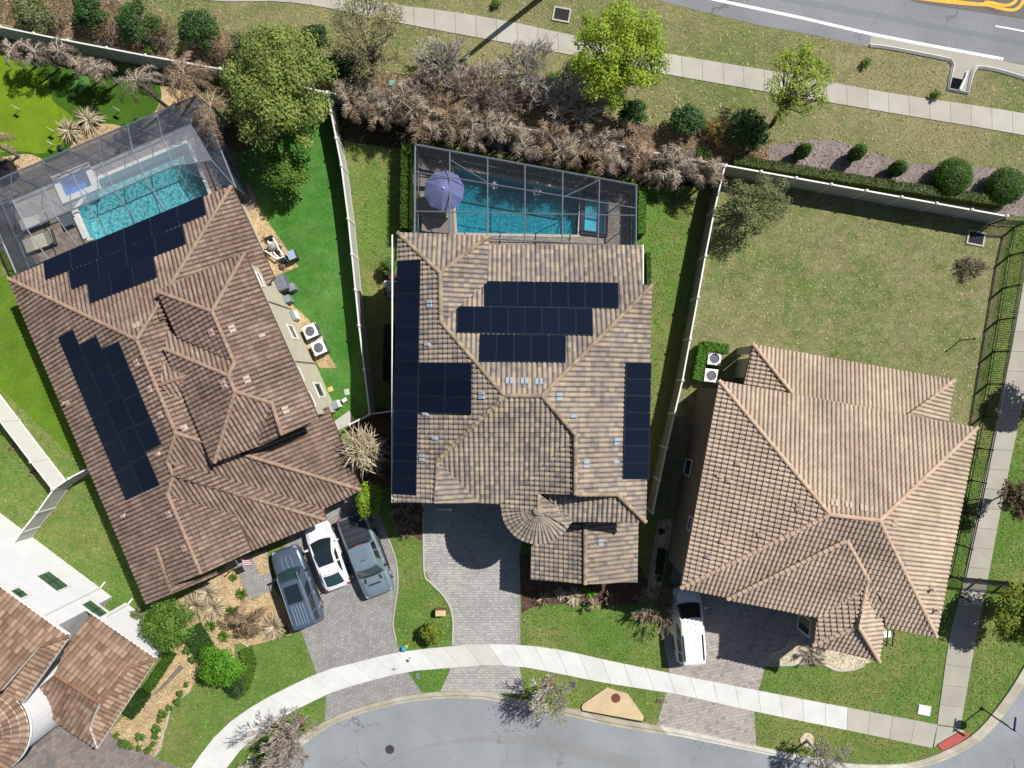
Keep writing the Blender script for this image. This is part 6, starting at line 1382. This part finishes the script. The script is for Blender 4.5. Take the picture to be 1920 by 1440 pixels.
def pu_x(r, T, rz, L, w0, zr, zb):
    x0, x1 = -L/2+.10, -L/2+1.86
    bc = MB(); bc.box(T((x0+x1)/2, 0, 1.175), (x1-x0, w0*1.62, .05), rz); bo = bc.build('bed_cover', plain('charcoal bed cover', (.022, .028, .04), .6), r)
    for k in range(4): mb = MB(); mb.box(T(x0+.3+k*.42, 0, 1.21), (.10, w0*1.58, .035), rz); mb.build('cover_rib', M_TRIM, bo)
    mb = MB(); mb.box(T(L*.345, 0, 1.215), (.10, .80, .03), rz); mb.build('hood_vent', M_TRIM, r)
    for y in (-1, 1): mb = MB(); mb.box(T(L*.285, y*.52, 1.205), (.30, .12, .03), rz+y*.25); mb.build('hood_vent', M_TRIM, r)
    mb = MB(); mb.box(T(L*.02, 0, zr+.085), (.34, .05, .03), rz+1.57); mb.build('roof_aerial', M_TRIM, r)
    mb = MB(); mb.box(T(-L*.165, 0, zr+.0), (.05, .42, .05), rz); mb.build('brake_light', M_RED, r)
    for k in (-.3, -.1, .1, .3): mb = MB(); mb.box(T(-L*.06, k, zr+.078), (.85, .025, .012), rz); mb.build('roof_rib', carpaint('pale blue grey rib', (.14, .19, .225)), r)
    for y in (-1, 1): mb = MB(); mb.box(T(.0, y*w0*1.0, .42), (2.6, .16, .06), rz); mb.build('running_board', M_TRIM, r)
car('pale blue grey pickup truck with a charcoal bed cover beside the tall bright shrub', 'pickup', (686, 1040), (663, 967), (717, 1112), 5.55, 2.06, PUB,
    dict(zb=1.15, zr=1.86, xf=.735, xr=.335, wf=.92, wb=.90, rf=.615, rr=.35, tf=.74, tr=.74, sw=((.32, .62), (.66, .93)), wheels=(.20, .81), wr=.42, mm=M_TRIM), carpaint('pale blue grey paint', (.155, .205, .245), .15, .3), M_CGLASS2, pu_x, name='pickup_truck')
VANB = [(0, .80, .45, .90, .93), (.02, .93, .32, 1.02, 1.05), (.10, 1, .26, 1.06, 1.08), (.5, 1, .24, 1.03, 1.08), (.72, 1, .24, .99, 1.06), (.84, .97, .25, .92, 1.0), (.93, .90, .28, .84, .90), (.975, .80, .34, .72, .80), (1.0, .60, .42, .62, .66)]
def van_x(r, T, rz, L, w0, zr, zb):
    for y in (-1, 1): mb = MB(); mb.tube([T(-2.0, y*.60, zr+.05), T(-1.9, y*.61, zr+.10), T(-.4, y*.63, zr+.11), T(-.3, y*.63, zr+.06)], .035, 6); mb.build('roof_rail', M_TRIM, r)
    rng = random.Random(4)
    for k in range(7): mb = MB(); q = T(rng.uniform(-.9, .7), rng.uniform(-.4, .4), zr+.077); mb.lathe(q, [(.035, 0), (.02, .01)], 7); mb.build('leaf_spot', M_BARK, r)
car('white minivan parked half in shade under the tan bare shrub', 'minivan', (1291, 1172), (1298, 1240), (1287, 1106), 4.95, 1.98, VANB,
    dict(zb=1.05, zr=1.72, xf=.80, xr=.02, wf=.88, wb=.88, rf=.635, rr=.05, tf=.70, tr=.72, sw=((.26, .50), (.53, .76), (.79, .95)), wheels=(.20, .81), wr=.35), carpaint('white van paint', (.68, .68, .70), .0, .3), M_CGLASS, van_x, name='minivan')

# ================================================================== YARD OBJECTS
def ac_unit(label, px, rz, grp, sz=.86, hgt=.92):
    c = foot(px[0], px[1], hgt); r = thing('air_conditioner', label, 'air conditioner', c, grp)
    mb = MB(); mb.bbox((c.x, c.y, .06), (sz, sz, hgt-.12), rz, .05); mb.build('casing', GREYPL, r)
    n = 24; mb = MB(); R = Matrix.Rotation(rz, 3, 'Z'); o = sz*.5; zt = hgt-.05
    outer = []
    for k in range(n):
        a = 2*math.pi*k/n; m = max(abs(math.cos(a)), abs(math.sin(a))); outer.append(c+R @ Vector((math.cos(a)/m*o, math.sin(a)/m*o, zt)))
    inner = [c+R @ Vector((math.cos(2*math.pi*k/n)*o*.74, math.sin(2*math.pi*k/n)*o*.74, zt+.05)) for k in range(n)]
    inn2 = [p-Vector((0, 0, .14)) for p in inner]
    for A, B in ((outer, inner), (inner, inn2)): mb.add(A+B, [(k, (k+1) % n, n+(k+1) % n, n+k) for k in range(n)])
    mb.add(outer+[p-Vector((0, 0, .1)) for p in outer], [(k, n+k, n+(k+1) % n, (k+1) % n) for k in range(n)]); mb.build('top_cover', PIPE, r)
    mb = MB(); mb.lathe((c.x, c.y, zt-.13), [(o*.73, 0), (o*.73, .01)], n); mb.build('fan_well', plain('dark fan well', (.05, .06, .07), .6), r)
    mb = MB(); mb.lathe((c.x, c.y, zt-.10), [(.11, 0), (.10, .08)], 12); mb.build('fan_hub', PIPE, r)
    for k in range(4):
        a = k*math.pi/2+rz+.4; mb = MB(); q = [Vector((c.x+math.cos(a+t)*rr, c.y+math.sin(a+t)*rr, zt-.09+zz)) for t, rr, zz in ((-.2, .10, 0), (-.32, o*.68, 0), (.32, o*.68, .04), (.2, .10, .03))]; mb.face(q); mb.build('fan_blade', plain('grey fan blade', (.22, .26, .28), .5), r)
    mb = MB()
    for rr in (.25, .42, .6): 
        pts = [Vector((c.x+math.cos(2*math.pi*k/16)*o*.74*rr/.6, c.y+math.sin(2*math.pi*k/16)*o*.74*rr/.6, zt+.052)) for k in range(17)]; mb.tube(pts, .006, 3)
    mb.build('grille', STEEL, r)
ac_unit('white topped air conditioner on the pad beside the cream wall, upper one', (581, 621), .42, 'air conditioners beside the left house')
ac_unit('white topped air conditioner on the pad beside the cream wall, lower one', (597, 652), .42, 'air conditioners beside the left house')
mb = MB(); mb.prism(G([(570, 612), (592, 604), (617, 658), (592, 670)]), 0, .06, .75); struct('concrete pad', mb, CONC)
ac_unit('air conditioner inside the hook shaped hedge, upper one', (1340, 672), -.12, 'air conditioners inside the hook shaped hedge')
ac_unit('air conditioner inside the hook shaped hedge, lower one', (1334, 704), -.12, 'air conditioners inside the hook shaped hedge')
def boxy(name, label, cat, px, sz, rz, mat, top=None, hgt=None, grp=None, b=.03, z0=0.0):
    h = sz[2]; c = foot(px[0], px[1], h); r = thing(name, label, cat, c, grp)
    mb = MB(); mb.bbox((c.x, c.y, z0), sz, rz, b); mb.build('casing', mat, r)
    if top: mb = MB(); mb.bbox((c.x, c.y, h+z0), (sz[0]*.94, sz[1]*.94, .03), rz, .01); mb.build('lid', top, r)
    return r
r = boxy('grill', 'grey covered outdoor grill standing against the cream wall', 'grill', (524, 530), (1.05, .72, 1.25), -1.17, plain('grey grill cover', srgb(128, 130, 142, .6), .8), None, b=.12)
for x, y, s in ((545, 538, (.5, .45, .7)), (537, 560, (.5, .42, .85))): mb = MB(); c = foot(x, y, s[2]); mb.bbox((c.x, c.y, 0), s, -1.17, .06); mb.build('side_table', plain('grey side shelf', srgb(150, 160, 166, .6), .7), r)
r = thing('pool_filter', 'grey domed pool filter tank in the gravel behind the left house', 'pool filter', foot(506, 459, .9)); c = foot(506, 459, .9); mb = MB(); mb.lathe(c, [(.30, 0), (.31, .5), (.26, .75), (.12, .88), (.10, .94)], 18); mb.build('tank', plain('light grey plastic', srgb(186, 184, 180, .6), .5), r)
mb = MB(); mb.tube([c+Vector((-.05, .1, .95)), c+Vector((.1, .1, .95))], .07, 8); mb.build('valve', PIPE, r)
boxy('pool_heater', 'pool heater with pale blue lid at the end of the gravel strip', 'pool heater', (546, 478), (.62, .52, .75), -1.17, plain('dark grey casing', (.06, .065, .07), .6), plain('pale blue lid', srgb(176, 196, 214, .62), .5))
PX = [((500, 448), (515, 476), (532, 492)), ((512, 446), (525, 470), (540, 490)), ((497, 470), (520, 486), (534, 480))]
for i, q in enumerate(PX):
    r = thing('pump_pipes', ('white pipe run left of the pool filter', 'white pipe run right of the pool filter', 'white pipe run between filter and heater')[i], 'pipe', P(*q[0])); mb = MB(); mb.tube([P(*p, .25+.1*i) for p in q], .055, 6); mb.build('pipe', PIPE, r)
    for k, p in enumerate(q): mb = MB(); a = P(*p); mb.tube([(a.x+.1*i-.1, a.y, 0), (a.x+.1*i-.1, a.y, .42)], .05, 6); mb.build('riser', PIPE if k % 2 else BLK, r)
for i, (x, y) in enumerate(((504, 446), (520, 466), (529, 486))): boxy('pool_pump', ('black pool pump at the upper end of the gravel strip', 'black pool pump beside the filter tank', 'black pool pump beside the heater')[i], 'pool pump', (x, y), (.46, .26, .34), .4+i, BLK, None)
r = thing('rock', 'small brown rock on the golden gravel beside the heater', 'rock', P(530, 500)); mb = MB(); mb.lathe(P(530, 500), [(.22, 0), (.25, .1), (.1, .2)], 7); mb.build('stone', M_BARK, r)
boxy('heat_pump', 'small white wall unit beside the cream wall above the air conditioners', 'heat pump', (549, 590), (.62, .30, .9), -1.17, PIPE, STEEL)
boxy('heat_pump', 'white unit with lid beside the concrete pad of the left house', 'heat pump', (626, 760), (.62, .50, .8), .42, PIPE, STEEL)
boxy('valve_lid', 'yellow square lid on the turf beside the cream wall', 'lid', (619, 730), (.34, .34, .14), .4, plain('yellow plastic', srgb(226, 206, 116, .62), .6), None)
boxy('valve_lid', 'pale green square lid on the turf near the side fence', 'lid', (650, 735), (.34, .40, .06), .2, plain('pale green plastic', srgb(196, 222, 196, .62), .6), None)
boxy('garden_reel', 'dark green hose reel on the turf near the side fence', 'hose reel', (646, 750), (.36, .26, .32), .6, plain('dark green plastic', (.02, .06, .035), .5), PIPE)
boxy('generator', 'pale grey equipment cabinet left of the long solar strip', 'cabinet', (732, 538), (.52, .54, 1.1), 0, plain('pale grey cabinet', srgb(178, 192, 198, .62), .5), None)
boxy('equipment_box', 'lower grey equipment box beside the pale grey cabinet', 'cabinet', (734, 552), (.56, .40, .7), 0, plain('dull green grey box', srgb(150, 164, 160, .6), .6), None)
r = thing('vent_pipe', 'white pipe rail behind the pale grey cabinet', 'pipe', P(728, 530)); mb = MB(); mb.tube([P(721, 528, .9), P(746, 528, .9)], .06, 6); mb.tube([P(721, 528, .9), P(722, 539, .9)], .05, 6); mb.build('pipe', PIPE, r)
boxy('utility_box', 'buff utility box on the front lawn beside the paver drive', 'utility box', (826, 1150), (.72, .40, .62), .03, plain('brown box body', srgb(150, 116, 90, .6), .7), plain('buff lid', srgb(232, 204, 150, .64), .7))
for x, y, s, mt, lb in ((782, 1268, (.26, .34, .03), 'blue grey lid', 'blue grey meter lid in the little lawn between two aprons'), (1074, 1283, (.40, .40, .04), 'dark grey lid', 'dark grey meter lid beside the inlet slab'), (1236, 1314, (.38, .34, .04), 'brown lid', 'brown meter lid beside the tan paver apron')):
    boxy('meter_lid', lb, 'meter lid', (x, y), s, -.1, CONC, plain(mt, srgb(*{'blue grey lid': (120, 136, 160), 'dark grey lid': (84, 84, 92), 'brown lid': (112, 94, 80)}[mt], .6), .6), grp='meter lids', b=.008)
boxy('utility_vault', 'white rounded vault lid on the corner lawn', 'vault lid', (1733, 1332), (.86, .66, .07), -.18, WHITE, plain('white lid', (.66, .66, .66), .6), b=.03)
def drain(label, px, rz, w=.98, l=.86, bars=9):
    c = P(*px); r = thing('storm_drain', label, 'storm drain', c); R = Matrix.Rotation(rz, 3, 'Z'); T = lambda x, y, z: c+R @ Vector((x, y, z))
    for x, y, sx, sy in ((0, l/2, w+.2, .11), (0, -l/2, w+.2, .11), (w/2+.05, 0, .11, l-.11), (-w/2-.05, 0, .11, l-.11)): mb = MB(); mb.box(T(x, y, .04), (sx, sy, .10), rz); mb.build('frame', CONC, r)
    mb = MB(); mb.box(T(0, 0, .02), (w-.03, l-.12, .02), rz); mb.build('pit', plain('dark pit', (.008, .008, .012), .9), r)
    mb = MB()
    for k in range(bars): mb.box(T(-w/2+.05+(w-.1)*k/(bars-1), 0, .06), (.035, l-.12, .03), rz)
    mb.build('grate', plain('iron grate', (.03, .03, .035), .7), r)
drain('square grated storm drain in the upper verge below the pole shadow', (1053, 28), -.18)
drain('square grated storm drain at the corner of the bare lot', (1829, 447), -.2)
c = P(1797, 157); r = thing('curb_inlet', 'dark grated inlet at the end of the roadside flume', 'storm drain', c); mb = MB(); mb.box((c.x-.22, c.y, .03), (.74, .72, .03), -.2); mb.build('grate', plain('dark inlet grate', (.006, .006, .009), .95, spec=.05), r)
mb = MB(); mb.tube([P(1800, 168, .12), P(1810, 146, .12), P(1814, 134, .12)], [.10, .07, .05], 6); mb.build('pipe', PIPE, r)
for x, y, rr, z, mt, lb in ((731, 1405, .30, .015, plain('dark iron', srgb(78, 72, 78, .55), .7), 'dark round manhole cover in the pale street'), (1154, 1307, .31, .15, plain('rusty iron', srgb(126, 78, 62, .6), .8), 'rusty round manhole cover in the buff inlet slab')):
    c = P(x, y); r = thing('manhole_cover', lb, 'manhole cover', (c.x, c.y, z)); mb = MB(); mb.lathe((c.x, c.y, z), [(rr, 0), (rr, .012), (rr*.9, .014)], 28); mb.build('rim', mt, r); mb = MB(); mb.lathe((c.x, c.y, z+.014), [(rr*.8, 0), (rr*.8, .006)], 28)
    for k in range(12): a = k*math.pi/6; mb.box((c.x+math.cos(a)*rr*.5, c.y+math.sin(a)*rr*.5, z+.023), (rr*.3, .03, .01), a)
    mb.build('plate', mt, r)
# street sign
b = P(1841, 1328); r = thing('street_sign', 'black pole with stop sign and two blue street name blades at the corner', 'street sign', b); rad = Vector((.82, -.57, 0)); fn = Vector((.57, .82, 0))
mb = MB(); mb.tube([b, b+Vector((0, 0, 3.15))], .045, 10); mb.build('pole', BLK, r)
mb = MB(); mb.lathe(b, [(.11, 0), (.11, .10), (.06, .16)], 12); mb.build('base', BLK, r)
def octa(rr, o): return [b+Vector((0, 0, 2.32))+rad*(rr*math.cos(math.pi/8+k*math.pi/4))+Vector((0, 0, rr*math.sin(math.pi/8+k*math.pi/4)))+fn*o for k in range(8)]
M_SRED = plain('sign red', (.42, .02, .03), .45)
mb = MB(); mb.rings([octa(.44, .05), octa(.44, .07)]); pl = mb.build('stop_plate', WHITE, r); mb = MB(); mb.rings([octa(.41, .0705), octa(.41, .074)]); mb.build('red_face', M_SRED, pl)
fc = bpy.data.curves.new('stop text', 'FONT'); fc.body = 'STOP'; fc.size = .32; fc.align_x = 'CENTER'; fc.align_y = 'CENTER'; fc.extrude = .002
fo = bpy.data.objects.new('lettering tmp', fc); COL.objects.link(fo); bpy.context.view_layer.update()
me = bpy.data.meshes.new_from_object(fo.evaluated_get(bpy.context.evaluated_depsgraph_get())); bpy.data.objects.remove(fo)
me.materials.clear(); me.materials.append(WHITE); lo = bpy.data.objects.new('lettering', me); COL.objects.link(lo); lo.parent = pl
mw = Matrix((-rad, Vector((0, 0, 1)), fn)).transposed().to_4x4(); mw.translation = Vector((0, 0, 2.32))+fn*.078; lo.matrix_local = mw
M_SBLUE = plain('sign blue', (.03, .07, .26), .45)
for dv, z, cx in ((Vector((.12, 1, 0)).normalized(), 3.05, .42), (rad, 2.88, .30)):
    mb = MB(); q = b+Vector((0, 0, z))+dv*cx; mb.box(q, (.85, .02, .18), math.atan2(dv.y, dv.x)); mb.build('name_blade', M_SBLUE, r)
# posts
def post(name, label, cat, px, h, rr, mat, cap=True):
    b = P(*px); r = thing(name, label, cat, b); mb = MB(); mb.tube([b, b+Vector((0, 0, h))], rr, 8); mb.build('pole', mat, r)
    if cap: mb = MB(); mb.lathe(b+Vector((0, 0, h)), [(rr*1.6, -.05), (rr*2.2, .02), (rr*1.2, .10), (.01, .13)], 10); mb.build('cap', mat, r)
    return r
post('garden_lamp', 'thin dark post standing alone on the grass beside the picket fence', 'post', (1800, 638), 1.45, .035, BLK)
post('bollard', 'short black post in the path below the picket gate', 'post', (1801, 1118), .85, .055, BLK)
post('stake', 'thin dark stake beside the lower right street tree', 'post', (1513, 1391), .7, .025, BLK, False)
up = P(1032, -18); r = thing('utility_pole', 'tall concrete utility pole beyond the top edge casting the long diagonal shadow', 'utility pole', up); mb = MB(); mb.tube([up, up+Vector((0, 0, 11.5))], [.20, .13], 10); mb.build('pole', CONC, r); mb = MB(); mb.box(up+Vector((0, 0, 11)), (1.8, .12, .12), .8); mb.build('crossarm', M_BARK, r)
r = thing('metal_trellis', 'three dark metal bars of a small gate at the end of the front bay', 'gate', P(1668, 1200))
for k in range(3):
    p = P(1654+k*11, 1181, 1.2); q = P(1651+k*11, 1212, 1.2); mb = MB(); mb.tube([p, q], .045, 6); mb.build('bar', BLK, r)
    for e in (p, q): mb = MB(); mb.tube([(e.x, e.y, 0), e], .03, 6); mb.build('leg', BLK, r)
boxy('utility_box', 'white meter box behind the dark bars of the small gate', 'utility box', (1664, 1190), (.5, .4, .5), .1, PIPE, None)
boxy('storage_box', 'long taupe storage bench in the shaded side yard of the right house', 'storage box', (1268, 1078), (.62, 1.15, .6), -.19, plain('taupe plastic', srgb(128, 116, 112, .6), .7), None)
# putting green flags
for i, (x, y, lb) in enumerate(((38, 206, 'white practice flag in the middle of the putting green'), (50, 141, 'white practice flag at the shaded top of the putting green'), (225, 209, 'white practice flag on the darker fringe turf'), (103, 247, 'white practice flag left of the silvery plants'), (102, 272, 'white practice flag beside the dark round stone'))):
    b = P(x, y); r = thing('golf_flag', lb, 'golf flag', b, 'putting green flags'); mb = MB(); mb.tube([b, b+Vector((0, 0, .8))], .02, 6); mb.build('pole', PIPE, r)
    mb = MB(); q = b+Vector((0, 0, .55)); mb.rings([[q, q+Vector((.34, -.16, .05)), q+Vector((.30, -.18, .26)), q+Vector((0, 0, .25))], [v+Vector((.005, .01, 0)) for v in (q, q+Vector((.34, -.16, .05)), q+Vector((.30, -.18, .26)), q+Vector((0, 0, .25)))]]); mb.build('flag', PIPE, r)
r = thing('round_stone', 'dark round stone between putting green and pool cage', 'stone', P(114, 278)); mb = MB(); mb.lathe(P(114, 278), [(.2, 0), (.22, .1), (.05, .17)], 14); mb.build('stone', BLK, r)
boxy('storage_box', 'black storage box at the left edge behind the pool cage', 'storage box', (6, 316), (.8, 1.1, .8), .4, BLK, None)
# house flag
b = P(461, 1051, 2.2); r = thing('flag', 'small red and white striped flag hanging from the brown eave', 'flag', (b.x, b.y, 0)); mb = MB(); mb.tube([b+Vector((-.25, .3, .2)), b+Vector((.05, -.15, .45))], .015, 6); mb.build('staff', PIPE, r)
mb = MB()
for k in range(7):
    a0 = b+Vector((-.12+k*.035, .12-k*.055, .30)); a1 = b+Vector((-.12+(k+1)*.035, .12-(k+1)*.055, .30)); o_ = Vector((.02*(k % 2), .01, -.75))
    mb.face([a0, a1, a1+o_+Vector((.10, -.16, 0)), a0+o_+Vector((.10, -.16, 0))], float(k % 2))
mb.build('cloth', tint_mat('red and white stripes', [(.4, (.45, .02, .03, 1)), (.6, (.7, .7, .7, 1))], .8, .1), r)
r = post('garden_lamp', 'thin dark lamp hanging at the corner of the entry walk', 'lamp', (440, 1066), 1.0, .025, BLK)
# toys and chalk marks on the pavement
c = P(757, 1216); r = thing('toy', 'blue and green child toy at the edge of the sidewalk', 'toy', c); mb = MB(); mb.lathe(c, [(.16, .02), (.2, .14), (.12, .26), (.02, .3)], 12); mb.build('tub', plain('blue toy plastic', (.03, .25, .42), .4), r); mb = MB(); mb.lathe(c+Vector((.18, .16, 0)), [(.11, .02), (.13, .12), (.02, .2)], 10); mb.build('ball', plain('green toy plastic', (.2, .45, .06), .4), r); mb = MB(); mb.box(c+Vector((.28, .28, .08)), (.22, .12, .1), .7); mb.build('block', plain('orange toy plastic', (.45, .14, .02), .4), r)
for i, (x, y, rr, z) in enumerate(((764, 1239, .11, 0), (768, 1234, .05, 0), (738, 1255, .09, 0), (732, 1253, .04, 0), (742, 1254, .04, 0))):
    c = P(x, y, .05); mb = MB(); mb.lathe((c.x, c.y, .051), [(rr, 0), (rr, .006), (rr*.9, .008)], 14); struct('pavement spot', mb, plain('teal spot' if i < 2 else 'grey spot', (.03, .10, .14) if i < 2 else (.2, .2, .22), .7))
r = thing('green_board', 'pale green utility lid lying in the leaf litter below the sparse tree', 'lid', P(740, 158)); mb = MB(); mb.box(P(735, 156, .06), (.34, .38, .1), -.15); mb.build('lid', plain('sea green plastic', srgb(140, 184, 160, .62), .6), r); mb = MB(); mb.box(P(751, 161, .05), (.55, .16, .06), -.5); mb.build('board', plain('sea green plastic', srgb(140, 184, 160, .62), .6), r)
mb = MB(); c = P(860, 955, 0); r = thing('garden_lamp', 'small white lamp at the shaded garage front', 'lamp', c)
mb.lathe(P(845, 954, 0), [(.12, 0), (.14, .2), (.05, .3)], 10); mb.build('shade', PIPE, r)
for i in range(3): mb = MB(); mb.box(P(822+i*8, 955, .06), (.22, .12, .1), .1); mb.build('base', PIPE, r)
